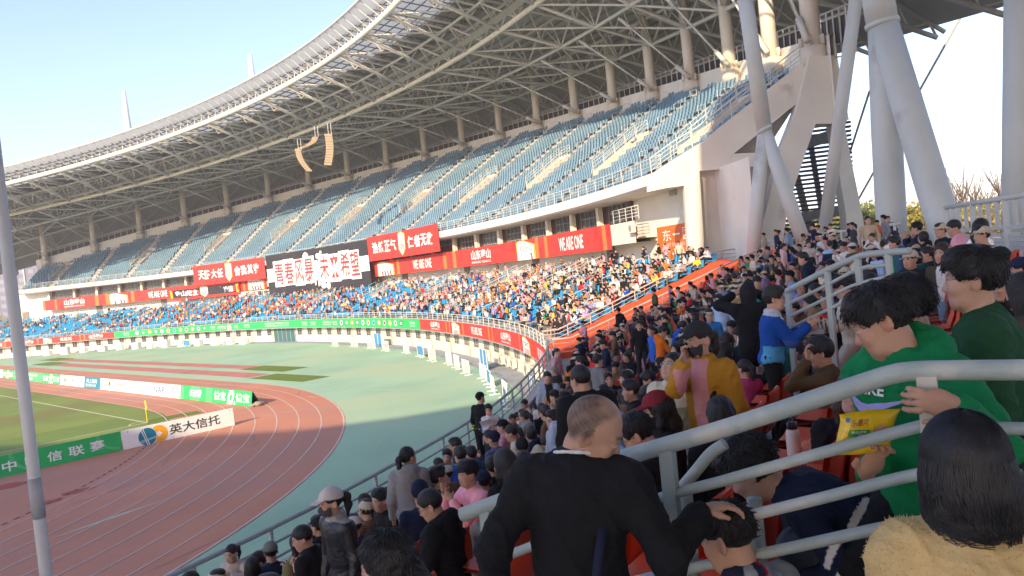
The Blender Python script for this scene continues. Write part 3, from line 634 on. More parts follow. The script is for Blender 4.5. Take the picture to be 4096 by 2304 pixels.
mb.build("screen_frame", ROOFST, ug)
COLM = mat("warm_white_column_paint", (.66, .60, .50), .6, .06, .5)
for k in range(20):
    t = THK[k]; p = MB(); q = pol(t, RC); p.tube([np.r_[q, zcol(t)-2.5], np.r_[q, zcol(t)+9.0]], .55, 16); p.tube([np.r_[q, zcol(t)-1.0], np.r_[q, zcol(t)+.12]], .8, 16)
    for a in range(6):
        e = np.array([math.cos(a*math.pi/3+.3), math.sin(a*math.pi/3+.3), 0]); p.beam(np.r_[q, zcol(t)+.45]+e*.5, np.r_[q, zcol(t)+.45]+e*.85, .06, .6)
    p.build("column", COLM, ug, True)
# aisles: pale steps and hooped hand rails; openings (vomitories) on every other aisle
aisle_th = [(9.5-(k+.5))*10.25/105.3 for k in range(0, 19)]
def s_for(th, d):                                  # arc position at which offset d crosses the radial line th
    s_ = np.arange(SN-6, SFAR+10, .5); return float(np.interp(th, thof(s_, d), s_))
SEATS = []                                          # (position, yaw, kind)
ais_s = {}
for i, a, b, d0, z in rows:
    ais_s[i] = [s_for(th, d0+.4) for th in aisle_th]
VOM = {}
for k, th in enumerate(aisle_th):
    steps = MB(); hoop = MB()
    vom = (k % 2 == 0); top = max(i for i, a, b, d0, z in rows if a < ais_s[i][k] < b) if any(a < ais_s[i][k] < b for i, a, b, d0, z in rows) else 0
    v0, v1 = (int(top*.34), int(top*.34)+5) if vom else (99, 99); VOM[k] = (v0, v1, top)
    for i, a, b, d0, z in rows:
        s = ais_s[i][k]
        if not (a < s < b): continue
        t, n = ftan(s); zz = z+float(dz(s))
        if v0 <= i <= v1: continue
        c = fp3(s, d0+.4, zz); steps.box(c+[0, 0, .13], .62, 1.15, .27, np.array([n, t, [0, 0, 1]])); steps.box(c+n*-.25+[0, 0, .0], .25, 1.15, .12, np.array([n, t, [0, 0, 1]]))
        if i % 2 == 0 and i > 0:
            for sg in (-.62,):
                e = c+t*sg; hoop.tube([e-n*.35, e-n*.35+[0, 0, .95], e+n*.35+[0, 0, 1.1], e+n*.35+[0, 0, .1]], .028, 5)
    if steps.v: steps.build("aisle_stair", CONC_L, ug)
    if hoop.v: hoop.build("aisle_handrail", RAILW, ug)
VOMW = mat("white_opening_wall", (.60, .56, .48), .8, .06, .8)
VD = mat("opening_floor_grey", (.30, .27, .23), .9)  # even brownish grey, darker than the opening walls
for k, th in enumerate(aisle_th):
    v0, v1, top = VOM[k]
    if v0 == 99 or v1 >= top: continue
    s = ais_s[v0][k] if v0 in ais_s else None
    if s is None: continue
    s = ais_s[(v0+v1)//2][k]; t, n = ftan(s); B = np.array([n, t, [0, 0, 1]]); zb = ZU+RU*v0-RU+float(dz(s)); d0 = DU+TU*v0; d1 = DU+TU*(v1+1); zt = ZU+RU*v1+.55+float(dz(s))
    vo = MB(); w2 = 1.1
    f0, f1 = fp3(s, d0, zb), fp3(s, d1, zb)
    for sg in (-1, 1): vo.prism([f0+t*sg*w2, f1+t*sg*w2, f1+t*sg*w2+[0, 0, zt-zb+.35], f0+t*sg*w2+[0, 0, .95]], t*sg*.18)
    vo.prism([f1-t*w2, f1+t*w2, f1+t*w2+[0, 0, zt-zb+.35], f1-t*w2+[0, 0, zt-zb+.35]], n*.15)
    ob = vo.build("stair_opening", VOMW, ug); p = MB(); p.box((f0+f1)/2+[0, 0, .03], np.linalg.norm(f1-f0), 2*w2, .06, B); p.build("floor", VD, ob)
    p = MB(); p.prism([f1-t*1.0-n*.02+[0, 0, .1], f1+t*.2-n*.02+[0, 0, .1], f1+t*.2-n*.02+[0, 0, 2.1], f1-t*1.0-n*.02+[0, 0, 2.1]], -n*.03); p.build("door", mat("dusty_door_paint", (.5, .36, .25), .6), ob)
    p = MB(); p.box(f1-n*.05+t*.9+[0, 0, zt-zb-.3], .03, .55, .4, B); p.build("sign_plate", ORANGEB, ob)
    p = MB(); a0, a1 = f0+[0, 0, .95], f1+[0, 0, zt-zb+.35]
    for sg in (-1, 1):
        e0, e1 = a0+t*sg*(w2+.09), a1+t*sg*(w2+.09)
        for h in (.35, .7, 1.0): p.tube([e0+[0, 0, h], e1+[0, 0, h]], .025, 5)
        for u in np.linspace(0, 1, 5): p.tube([e0+(e1-e0)*u, e0+(e1-e0)*u+[0, 0, 1.0]], .03, 5)
    for h in (.35, .7, 1.0): p.tube([a1-t*w2+[0, 0, h], a1+t*w2+[0, 0, h]], .025, 5)
    p.build("railing", RAILW, ob)
for i, a, b, d0, z in rows:
    for s in np.arange(a+.4, b-.3, .5):
        bad = False
        for k, sa in enumerate(ais_s[i]):
            v0, v1, top = VOM[k]
            if abs(s-sa) < (1.5 if v0 <= i <= v1 else .85): bad = True; break
        if bad: continue
        q = fp(s, d0+.34); t, n = ftan(s); SEATS.append((q[0], q[1], z+float(dz(s)), math.atan2(n[1], n[0]), 0))
rail_run("tier_railing", [fp3(s, 10.09, 12.7+float(dz(s))*1.0) for s in np.arange(SN+1.4, SFAR, 1.5)], [.25, .5, .75, 1.0], 1.8, .035, .02, RAILW, "long pale railing along the white edge of the upper tier")
# lower tier seats (everywhere except the orange strip and our own block, which has red seats)
low_ais = [s for s in np.arange(-69.6, 110, 7.6)]
for i in range(NROW):
    for s in np.arange(-78.6, 105, .52):
        if min(abs(s-a) for a in low_ais) < .7: continue
        if i > 6 and min(abs(s-a-3.8) for a in low_ais[1::2]) < 1.5: continue
        q = fp(s, 1.4+TREAD*i+.34); t, n = ftan(s); SEATS.append((q[0], q[1], zrow(i+1)-.02, math.atan2(n[1], n[0]), 1))
for a in low_ais:
    steps = MB(); hoop = MB()
    for i in range(NROW):
        t, n = ftan(a); c = fp3(a, 1.4+TREAD*i+.4, zrow(i+1)-.02); steps.box(c+[0, 0, .065], .5, 1.1, .13, np.array([n, t, [0, 0, 1]]))
        if i % 3 == 1: hoop.tube([c-n*.6, c-n*.6+[0, 0, .9], c+n*.6+[0, 0, 1.3], c+n*.6+[0, 0, .2]], .03, 5)
    steps.build("aisle_stair", CONC_L, gs); hoop.build("aisle_handrail", RAILW, gs)
for a in low_ais[1::2]:
    p = MB(); OPN = MB(); OPR = MB()                            # entrance stairs cut into the upper rows, sloping rails, dark door in the back wall
    s = a+3.8; t, n = ftan(s); z1 = ZT
    for sg in (-1.35, 1.35):
        e0, e1 = fp3(s, 6.6, zrow(7))+t*sg, fp3(s, 11.2, ZT)+t*sg
        OPN.prism([e0-[0, 0, .2], e1-[0, 0, .4], e1+[0, 0, .5], e0+[0, 0, .45]], t*.12*np.sign(sg))
        for h in (.75, 1.0, 1.25): OPR.tube([e0+[0, 0, h], e1+[0, 0, h]], .025, 5)
        for u in np.linspace(0, 1, 5): q = e0+(e1-e0)*u; OPR.tube([q, q+[0, 0, 1.25]], .03, 5)
    c = fp3(s, 12.85, ZT); p.prism([c-t*.75, c+t*.75, c+t*.75+[0, 0, 2.1], c-t*.75+[0, 0, 2.1]], -n*.05)
    OPN.build("entrance_wall", CONC_L, gs); OPR.build("entrance_rail", RAILW, gs); p.build("back_door", mat("brown_grey_door", (.22, .19, .16), .6), gs)
# ------------------------------------------------------------------ seats
def seat_geo(kind):
    b = MB()                                        # pan with a rolled front and a curved back; +x points away from the field
    wd = .44
    if kind == 0: prof = [(-.24, .30), (-.23, .36), (.10, .36), (.17, .40), (.25, .80), (.28, .80), (.22, .34), (.1, .31)]
    else: prof = [(-.24, .32), (-.22, .38), (.10, .37), (.18, .42), (.26, .74), (.29, .74), (.24, .36), (.1, .32)]
    P = [(x, -wd/2, z) for x, z in prof]+[(x, wd/2, z) for x, z in prof]; n = len(prof)
    b.add(P, [(i, (i+1) % n, (i+1) % n+n, i+n) for i in range(n)]+[tuple(range(n-1, -1, -1)), tuple(range(n, 2*n))])
    return np.vstack(b.v), b.f
def seat_mass(name, items, kind, mt_, label):
    V, Fc = seat_geo(kind); nV = len(V); it = np.array([[x, y, z, a] for x, y, z, a, k in items])
    c, s = np.cos(it[:, 3]), np.sin(it[:, 3]); X = V[None, :, 0]*c[:, None]-V[None, :, 1]*s[:, None]+it[:, 0:1]; Y = V[None, :, 0]*s[:, None]+V[None, :, 1]*c[:, None]+it[:, 1:2]; Z = V[None, :, 2]+it[:, 2:3]
    VV = np.stack([X, Y, Z], -1).reshape(-1, 3); quads = np.array([f for f in Fc if len(f) == 4]); o = (np.arange(len(it))*nV)[:, None, None]
    # end caps split in quads
    n = nV//2; caps = []
    for base, rev in ((0, True), (n, False)):
        for q in [(0, 1, 2, 7), (2, 3, 6, 7), (3, 4, 5, 6)]: caps.append([base+j for j in (q[::-1] if rev else q)])
    Q = np.vstack([quads, np.array(caps)]); Fq = (Q[None]+o).reshape(-1, 4)
    me = mesh_np(name, VV, Fq); ob = link(name, me, mt_); return tag(ob, label, "seats", None, 'stuff')
def dist(p): return (p[0]-CX)**2+(p[1]-CY)**2
for kind, mt_, lab, mass in ((0, SEATU, "faded blue seat in the rows of the upper tier nearest the white end wall", "faded blue seats filling the upper tier"), (1, SEATL, "bright blue seat of the lower tier in the blocks nearest the orange stair", "bright blue seats filling the lower tier across the track")):
    it = sorted([q for q in SEATS if q[4] == kind], key=dist); near, far = it[:90], it[90:]
    seat_mass("seat_rows", far, kind, mt_, mass)
    V, Fc = seat_geo(kind); me = mesh_np("stadium_seat", V, Fc); me.materials.append(mt_)
    for x, y, z, a, _ in near:
        o = bpy.data.objects.new("stadium_seat", me); C.objects.link(o); o.location = (x, y, z); o.rotation_euler = (0, 0, a); tag(o, lab, "seat", "blue seats of the %s tier" % ("upper", "lower")[kind])
# ================================================================== END WALL AND PYLON OF THE UPPER STAND
EA = np.r_[fp(SN, 10.0), 0]; EB_ = np.r_[pol(THK[19], RC), 0]; ed = (EB_-EA)/np.linalg.norm(EB_-EA); en = np.array([-ed[1], ed[0], 0])
if np.dot(en, CO-EA) < 0: en = -en                 # towards us
def epx(pts, off=0.0): return [onplane(x, y, EA+en*off, en) for x, y in pts]
ew = empty("end_pylon", EB_, 0, "cream concrete pylon and slanted end wall that close the upper stand", "pylon")
def eprism(name, pts, off, th, mt_, parent=ew):
    p = MB(); P = [q-np.asarray(parent.location) for q in epx(pts, off)]; p.prism(P, -en*th); return p.build(name, mt_, parent)
ENDW = mat("cream_end_wall_concrete", (.70, .65, .55), .8, .09, .4, .2, 12, dirt=((.52, .46, .39), .7, .60))
eprism("slanted_wall", [(2590, 706), (2690, 640), (2805, 569), (2910, 483), (3011, 405), (3120, 318), (3215, 246), (3240, 246), (3187, 414), (3100, 482), (3010, 554), (2934, 615), (3060, 608), (3080, 660), (2798, 684), (2738, 742), (2665, 752), (2590, 768)], .25, .6, ENDW)
eprism("lit_pillar", [(2738, 742), (2798, 684), (2806, 810), (2815, 964), (2815, 1062), (2758, 1062)], .45, .9, CREAM)
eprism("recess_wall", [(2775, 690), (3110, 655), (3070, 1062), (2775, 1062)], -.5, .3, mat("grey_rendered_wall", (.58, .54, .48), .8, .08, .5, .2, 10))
eprism("pylon_head", [(3237, 222), (3348, 222), (3372, 350), (3396, 478), (3376, 488), (3330, 494), (3263, 496), (3254, 520), (3210, 648), (3169, 774), (3148, 850), (3125, 1010), (3005, 1010), (3063, 850), (3116, 622), (3187, 440), (3222, 300)], .9, 1.3, ENDW)
eprism("pylon_leg", [(3330, 494), (3376, 488), (3405, 640), (3448, 850), (3475, 1000), (3395, 1000), (3383, 850), (3358, 700)], .5, 1.2, mat("pale_concrete_leg", (.60, .58, .50), .85, .1, .6, .2, 10))
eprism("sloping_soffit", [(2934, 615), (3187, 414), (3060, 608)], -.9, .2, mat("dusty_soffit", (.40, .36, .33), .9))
# open stair with louvre treads between the pylon legs
ls = empty("louvre_screen", tuple(onplane(3200, 900, EA-en*4, en)), 0, "dark louvred stair screen glimpsed between the pylon legs", "screen")
LOUV = mat("dark_louvre_steel", (.055, .05, .06), .5, .1, 1)
p = MB()
for i in range(26):
    y = 500+i*17.5; a, b = onplane(3150-i*3.4, y+22, EA-en*3, en), onplane(3400+i*.8, y-12, EA-en*3, en)
    p.beam(a-np.array(ls.location), b-np.array(ls.location), .35, .13)
p.build("louvres", LOUV, ls)
p = MB()
for (x0, y0, x1, y1, wd) in [(3240, 560, 3300, 930, .22), (3185, 700, 3262, 1000, .55), (3330, 500, 3300, 560, .3)]:
    p.beam(onplane(x0, y0, EA-en*3.3, en)-np.array(ls.location), onplane(x1, y1, EA-en*3.3, en)-np.array(ls.location), wd, .3)
p.beam(onplane(3190, 585, EA-en*2.8, en)-np.array(ls.location), onplane(3330, 540, EA-en*2.8, en)-np.array(ls.location), .3, .7)
p.beam(onplane(3190, 870, EA-en*2.8, en)-np.array(ls.location), onplane(3420, 835, EA-en*2.8, en)-np.array(ls.location), .3, .6)
p.build("stringers", mat("grey_stair_steel", (.16, .17, .17), .5), ls)
p = MB()
for i in range(5):
    p.beam(onplane(3120, 905+i*18, EA-en*3, en)-np.array(ls.location), onplane(3200, 893+i*18, EA-en*3, en)-np.array(ls.location), .3, .12)
p.build("low_louvres", LOUV, ls)
er = epx([(2604, 699), (2690, 636), (2805, 567), (2910, 481), (3011, 403), (3120, 316), (3215, 244)], .05)
rail_run("end_railing", er, [.25, .5, .75, 1.0], 1.5, .04, .022, RAILW, "pale railing climbing the slanted end wall beside the last blue seats")
# white wall with the orange gate sign, at the end of the lower back wall
wl = empty("gate_wall", (0, 0, 0), 0, "white rendered wall between the balcony end and the lit pillar", "wall")
mb = MB(); mb.grid(band([(12.9, ZT-.3), (12.9, 12.3)], -79.5, -70.4, 1, 0)); mb.build("wall_face", WHITE, wl, True)
s_a, s_b = s_at(2634, 990, 12.85), s_at(2752, 975, 12.85)
fn = rib_fn(s_a[1], s_b[1], 12.86, 7.35, 1.95); c = fn(.5, 0, 0); root = empty("gate_sign", c, 0, "orange gate sign with white characters on the sunlit white wall", "sign"); f2 = lambda u, v, off: fn(u, v, off)-c
p = MB(); quad_on(p, f2, 0, 1.05, 0, 1, .02, 4); p.build("panel", mat("orange_sign_paint", (.78, .16, .03), .6, .05), root)
p = MB(); text_on(p, "东", f2, .20, .48, .44, .86, .04, .0); text_on(p, "一", f2, .55, .78, .62, .68, .04); text_on(p, "区", f2, .88, 1.1, .44, .86, .04); text_on(p, "EAST STAND", f2, .2, .9, .22, .34, .04); p.build("lettering", TEXTW, root)
p = MB(); c0 = fp3(s_at(2690, 757, 12.85)[1], 12.82, s_at(2690, 757, 12.85)[2]); t, n = ftan(-74)
gr = empty("wall_vent", c0, 0, "small grey louvred vent high on the white wall", "vent")
for i in range(7): p.beam(-t*.65+np.array([0, 0, -.4+.13*i]), t*.65+np.array([0, 0, -.4+.13*i]), .06, .08)
p.build("louvres", mat("vent_grey", (.42, .39, .34), .6), gr)
# balcony end: short rail and the outdoor unit hung on it
rr_ = [fp3(s, 11.1, 10.05) for s in np.linspace(s_at(2555, 900, 11)[1], s_at(2448, 905, 11)[1], 4)]
rail_run("balcony_railing", rr_, [.25, .5, .75, 1.0], 1.2, .035, .025, RAILW, "short pale railing on the open end of the balcony above the red board")
def ac_unit(c, t, n, label, sc=1.0):
    root = empty("outdoor_unit", c, 0, label, "air conditioner", "outdoor air conditioner units"); p = MB(); B = np.array([t, n, [0, 0, 1]])
    p.box((0, 0, .35*sc), .9*sc, .35*sc, .7*sc, B); p.build("casing", mat("unit_white", (.72, .68, .56), .5), root)
    p = MB(); cc = np.array([0, 0, .35*sc])-n*.19*sc-t*.12*sc
    p.poly([cc+(t*math.cos(q)+np.array([0, 0, 1])*math.sin(q))*.27*sc for q in np.linspace(0, 6.2831, 20)[:-1]][::-1]); p.build("fan_grille", mat("unit_grille", (.30, .26, .18), .6), root)
t, n = ftan(s_at(2540, 960, 11)[1]); ac_unit(fp3(s_at(2540, 960, 11)[1], 10.8, 9.1), t, n, "cream outdoor unit hung on the balcony end right of the red board", .95)
for j, (px, py, lb) in enumerate([(2005, 1437, "leftmost cream outdoor unit on the track wall by the barrier bend"), (2030, 1442, "second cream outdoor unit on the track wall by the barrier bend"), (2051, 1450, "cream outdoor unit beside the blue gate on the track wall"), (2112, 1483, "large cream outdoor unit right of the blue gate"), (2137, 1494, "large cream outdoor unit nearest the front railing")]):
    sA = s_at(px, py, .7); t, n = ftan(sA[1]); ac_unit(fp3(sA[1], .72, sA[2]-.35), t, n, lb, .9 if j < 3 else 1.25)
# ================================================================== ROOF
rf = empty("stadium_roof", (0, 0, 0), 0, "great curved roof of pale steel trusses over the upper stand", "roof")
def RT(t): return 7.53*t*t-9.6*t+73.08
def ZTt(t): return -1.79*t*t-6.12*t+35.98-(14*(t+.45)**2 if t < -.45 else 0)
def RM(t): return 12.5*t*t-7.456*t+84.18
def ZM(t): return -2.14*t*t-4.69*t+33.06-(14*(t+.5)**2 if t < -.5 else 0)
def ZB(t): return zcol(t)+5.3
def P3(t, r_, z): return np.r_[pol(t, r_), z]
T0, T1 = -1.02, 1.16
def prof_bot(t): return [(RT(t), ZTt(t)), (RM(t), ZM(t)), ((RM(t)+RC)/2, (ZM(t)+ZB(t))/2-.3), (RC, ZB(t)), (112, zcol(t)+3.2), (118, zcol(t)+.4)]
def prof_top(t): return [(RT(t)+.2, ZTt(t)+1.7), (RM(t), ZM(t)+3.4), ((RM(t)+RC)/2, (ZM(t)+ZB(t))/2+3.4), (RC, ZB(t)+3.3), (112, zcol(t)+6.0), (118.6, zcol(t)+1.0)]
tg = np.linspace(T0, T1, 90)
PANEL = mat("translucent_roof_panel", (.72, .72, .66), .5, .06, .5, trans=.45)
SHEET = mat("dusty_roof_sheet", (.40, .385, .35), .7, .1, .3)
mb = MB(); mb.grid([[P3(t, RT(t)-2.3, ZTt(t)+2.2) for t in tg], [P3(t, RT(t)+.2, ZTt(t)+2.0) for t in tg]]); mb.build("front_lip", PANEL, rf)
mb = MB(); mb.grid([[P3(t, *(np.array(prof_top(t)[0])*(1-u)+np.array(prof_top(t)[1])*u+[0, .35])) for t in tg] for u in (0, .33, .66)]); mb.build("glazed_panels", PANEL, rf)
mb = MB(); mb.grid([[P3(t, *(np.array(prof_top(t)[0])*.34+np.array(prof_top(t)[1])*.66+[0, .35])) for t in tg]]+[[P3(t, *(np.array(prof_top(t)[j])+[0, .4])) for t in tg] for j in (1, 2, 3, 4, 5)]); mb.build("roof_sheet", SHEET, rf)
# purlins under the glazing
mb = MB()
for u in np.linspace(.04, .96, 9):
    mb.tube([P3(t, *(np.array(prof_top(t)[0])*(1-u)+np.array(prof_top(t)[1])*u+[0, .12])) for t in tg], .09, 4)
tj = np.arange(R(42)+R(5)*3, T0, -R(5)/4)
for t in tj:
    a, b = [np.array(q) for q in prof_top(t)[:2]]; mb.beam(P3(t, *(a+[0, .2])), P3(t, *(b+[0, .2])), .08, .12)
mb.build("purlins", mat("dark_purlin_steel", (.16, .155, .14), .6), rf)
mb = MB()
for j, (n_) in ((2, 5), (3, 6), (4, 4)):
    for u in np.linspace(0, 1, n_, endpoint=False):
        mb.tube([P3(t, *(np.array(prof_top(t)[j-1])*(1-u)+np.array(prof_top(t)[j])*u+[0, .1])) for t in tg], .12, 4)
mb.build("sheet_purlins", mat("dull_purlin_steel", (.22, .21, .185), .7), rf)  # purlin steel in one even dark warm grey
mb = MB(); mb.tube([P3(t, RT(t), ZTt(t)) for t in tg], .34, 10); mb.build("ring_tube", mat("bright_ring_paint", (.80, .77, .68), .5), rf, True)
mb = MB(); mb.tube([P3(t, RT(t)-2.3, ZTt(t)+2.2) for t in tg], .12, 6); mb.build("lip_edge", ROOFST, rf)
mb = MB()
for t in np.arange(T1, T0, -R(1.25)):              # struts between the ring tube and the lip
    mb.tube([P3(t, RT(t), ZTt(t)), P3(t+.008, RT(t)-2.2, ZTt(t)+2.15)], .06, 4); mb.tube([P3(t, RT(t), ZTt(t)), P3(t, RT(t)+.3, ZTt(t)+1.9)], .06, 4)
mb.build("lip_struts", ROOFST, rf)
mb = MB(); mb.tube([P3(t, RM(t), ZM(t)) for t in tg], .30, 10); mb.build("middle_ring_tube", mat("warm_ring_paint", (.72, .66, .54), .5), rf, True)
mb = MB()
mb.tube([P3(t, RM(t)+.6, ZM(t)+2.9) for t in tg], .20, 8); mb.tube([P3(t, RM(t)-3.2, ZM(t)+2.4) for t in tg], .16, 6)
mb.tube([P3(t, *prof_bot(t)[2]) for t in tg], .2, 6); mb.tube([P3(t, RC, ZB(t)) for t in tg], .2, 6); mb.tube([P3(t, 112, zcol(t)+3.2) for t in tg], .18, 6)
mb.tube([P3(t, *prof_top(t)[2]) for t in tg], .18, 6); mb.tube([P3(t, RC, ZB(t)+3.0) for t in tg], .18, 6)
mb.build("ring_chords", ROOFST, rf, True)
TH5 = [R(42)-R(5)*j for j in range(-4, 21)]
web = MB()
for t in TH5:
    tm = t+R(3)-R(5)/1*0                           # the lower chord leans over to the next joint of the middle ring
    ch = MB(); A = P3(t, RT(t), ZTt(t)); Bm = P3(t+R(1.5), RM(t+R(1.5)), ZM(t+R(1.5)))
    ch.tube([A, Bm], .22, 8)
    T_ = t+R(1.5); bt = prof_bot(T_); tp = prof_top(T_)
    ch.tube([P3(T_, *q) for q in bt[1:]], .20, 8); ch.tube([P3(T_, *(np.array(q)-[0, .25])) for q in tp], .18, 8)
    ch.build("radial_truss", ROOFST, rf, True)
    # webs
    def lerp(L, u): u *= len(L)-1; i = min(int(u), len(L)-2); return np.array(L[i])*(1-(u-i))+np.array(L[i+1])*(u-i)
    n_ = 15
    for i in range(n_):
        u0, u1 = i/n_, (i+1)/n_; a = P3(T_, *lerp(bt, u0)); b = P3(T_, *(lerp(tp, (u0+u1)/2)-[0, .25])); c2 = P3(T_, *lerp(bt, u1)); web.tube([a, b], .10, 5, False); web.tube([b, c2], .10, 5, False)
    for rr0, z0, rr1, z1 in ((RM, ZM, lambda q: RM(q)+.6, lambda q: ZM(q)+2.9), (RM, ZM, lambda q: RM(q)-3.2, lambda q: ZM(q)+2.4)):
        for e in (-1, 1):
            for hh in (0, .5):
                ta = T_+R(5)*hh; tb = ta+e*R(1.25); web.tube([P3(ta, rr0(ta), z0(ta)), P3(tb, rr1(tb), z1(tb))], .13, 5, False)
    for f_bot, f_top in ((lambda q: prof_bot(q)[2], lambda q: prof_top(q)[2]), (lambda q: (RC, ZB(q)), lambda q: (RC, ZB(q)+3.0)), (lambda q: (112, zcol(q)+3.2), lambda q: prof_top(q)[4])):
        for e in (-1, 1): ta = T_; tb = T_+e*R(2.5); web.tube([P3(ta, *f_bot(ta)), P3(tb, *f_top(tb))], .10, 5, False)
    # diagonal members in plan between the middle ring, the inner ring and the columns
    t2 = T_-R(5); web.tube([P3(T_, *bt[1]), P3(t2, *prof_bot(t2)[2])], .13, 5, False); web.tube([P3(T_, *bt[2]), P3(t2, *prof_bot(t2)[3])], .13, 5, False); web.tube([P3(t2, *prof_bot(t2)[2]), P3(T_, *bt[3])], .11, 5, False)
    web.tube([P3(t, RT(t), ZTt(t)), P3(t+R(1), RM(t)-3.2, ZM(t)+2.4)], .12, 5, False); web.tube([P3(t, RT(t), ZTt(t)), P3(t-R(3.5), RM(t-R(3.5))-3.2, ZM(t-R(3.5))+2.4)], .10, 5, False)
wo = web.build("web_members", ROOFST, rf, True); wo['kind'] = "stuff"
mb = MB()                                          # inclined tie rods from the roof down to the column feet
for k in range(20):
    t = THK[k]; a = P3(t-.01, RC-.5, zcol(t)+.3); b = P3(t+.035, (RM(t)+RC)/2, (ZM(t)+ZB(t))/2-.3); m1 = a+(b-a)*.18; m2 = a+(b-a)*.8
    r_ = MB(); r_.tube([a, m1], .22, 6); r_.tube([m1, m2], .10, 6); r_.tube([m2, b], .2, 6); r_.build("tie_rod", ROOFST, rf, True)
LT = MB()                                          # floodlights along the catwalk of the middle ring
for t in np.arange(R(40), R(-24), -R(.62)):
    if random.random() < .75:
        q = P3(t, RM(t)-1.2+random.uniform(-.3, .3), ZM(t)+.8+random.uniform(0, .6)); LT.box(q, .5, .5, .45, np.array([[.8, .2, -.5], [-.2, 1, 0], [.5, .1, .8]]))
lo = LT.build("floodlights", mat("floodlight_grey", (.30, .29, .28), .4), rf); lo['kind'] = "stuff"
mb = MB()
for h in (.1, .9): mb.tube([P3(t, RM(t)-.7, ZM(t)+.5+h) for t in tg], .05, 4)
mb.grid([[P3(t, RM(t)-.8, ZM(t)+.5) for t in tg], [P3(t, RM(t)-2.0, ZM(t)+.5) for t in tg]]); mb.build("catwalk", mat("catwalk_steel", (.5, .45, .36), .6), rf)
# loudspeaker arrays hanging from the roof
SPK = mat("tan_speaker_grille", (.30, .22, .13), .6, .1, 2)
def speaker(px0, py0, px1, py1, d, bend, label, wd=1.1):
    a, b = at(px0, py0, d), at(px1, py1, d); root = empty("loudspeaker_array", b, 0, label, "loudspeaker", "loudspeaker arrays under the roof"); n_ = 12; t, n = ftan(20); p = MB()
    for i in range(n_):
        u = (i+.5)/n_; c = a+(b-a)*u-b+(CR*bend*math.sin(math.pi*u)); ang = bend*.9*math.cos(math.pi*u)/6; p.box(c, np.linalg.norm(b-a)/n_*.9, wd, .5, np.array([(b-a)/np.linalg.norm(b-a)+CR*ang, CR, CF]))
    p.build("cabinets", SPK, root)
    p = MB(); p.tube([a-b, a-b+[0, 0, 1.5]], .04, 5); p.tube([a-b+CR*.4, a-b+CR*.4+[0, 0, 1.5]], .04, 5); p.build("hanging_wires", ROOFST, root)
speaker(1314, 536, 1312, 662, 104, .25, "tall tan loudspeaker array, rightmost of the three under the roof", 1.0)
speaker(1194, 600, 1240, 686, 106, -.35, "curved tan loudspeaker array, lowest of the three under the roof", .8)
speaker(1262, 548, 1186, 600, 107, .75, "tan loudspeaker array curling sideways above the lowest one", .8)
# masts rising behind the roof
for (px, pt, pb, lab) in ((517, 365, 560, "white tapering mast tip with a collar above the far roof edge"), (1016, 218, 372, "white tapering mast tip, the one closer to the top of the frame")):
    rr = ray(px, pb); O = pol(0, 0); h = rr[:2]; o = CO[:2]-OC; aa = h@h; bb = 2*o@h; cc = o@o-122.0**2; t_ = (-bb+math.sqrt(bb*bb-4*aa*cc))/(2*aa); B = CO+rr*t_; top = onplane(px-18*(pb-pt)/195, pt, B, np.r_[h/np.linalg.norm(h), 0])
    hgt = top[2]-B[2]; root = empty("roof_mast", (B[0], B[1], 0), 0, lab, "mast", "masts behind the roof"); p = MB(); p.tube([(0, 0, -.05), (0, 0, B[2]+.5), (0, 0, B[2]+hgt)], [1.3, .95, .45], 14); p.build("shaft", STEEL, root, True)
    p = MB(); p.tube([(0, 0, B[2]+.6), (0, 0, B[2]+1.6)], [1.25, 1.1], 14)
    for q in range(6): e = np.array([math.cos(q*1.05), math.sin(q*1.05), 0]); p.beam(np.array([0, 0, B[2]+2.0])+e*.9, np.array([0, 0, B[2]+.2])+e*3.0, .35, .3)
    p.build("collar", STEEL, root)
# ------------------------------------------------------------------ big white tubular props on the right
def prop(label, segs, d, group="white tubular roof props"):
    """segs: name, [(px,py,distance)...], radius"""
    b0 = at(segs[0][1][-1][0], segs[0][1][-1][1], segs[0][1][-1][2]); root = empty("roof_prop", b0, 0, label, "prop", group)
    for nm, pts, r_ in segs:
        p = MB(); P = [at(*q)-b0 for q in pts]; p.tube(P, r_, 20); p.build(nm, STEEL, root, True)
    return root
prop("slender white prop that forks in front of the cream pylon", [("shaft", [(2972, -60, 40), (3058, 521, 40)], [.385, .385]), ("upright_leg", [(3058, 521, 40), (3028, 800, 40), (3010, 1040, 40)], [.34, .34, .34]), ("raking_leg", [(3060, 528, 40), (3140, 760, 39.4), (3225, 1000, 38.8)], [.35, .35, .35]), ("collar", [(3052, 512, 40), (3058, 523, 40)], [.43, .43])], 50)
prop("slender white prop leaning the other way past the louvre screen", [("shaft", [(3440, -120, 40), (3355, 500, 42), (3287, 1000, 43.5)], [.33, .34, .34])], 46)
prop("massive white prop that forks beside the concourse fence", [("shaft", [(3500, -80, 33), (3530, 100, 33)], [.62, .62]), ("upright_leg", [(3532, 100, 33.2), (3545, 500, 33.2), (3562, 820, 33.2), (3570, 1010, 33.2)], [.6, .6, .6, .6]), ("raking_leg", [(3530, 92, 33), (3660, 520, 31.5), (3770, 880, 30.3), (3800, 985, 30)], [.60, .60, .60, .60]), ("collar", [(3527, 86, 33), (3531, 104, 33)], [.68, .68])], 33)
prop("white prop cut off by the right edge of the frame", [("shaft", [(4085, -80, 21), (4078, 500, 21), (4074, 960, 21)], [.40, .40, .40])], 21)
for a, b, lab in (((3845, 65, 60), (3320, 1000, 75), "long thin stay cable on the right running down from the roof eave"), ((3478, 365, 60), (3390, 640, 66), "short visible length of stay cable between the white props")):
    p = MB(); A, B = at(*a), at(*b); root = empty("stay_cable", B, 0, lab, "cable"); p.tube([A-B, (0, 0, 0)], .09, 8); p.build("cable", ROOFST, root)
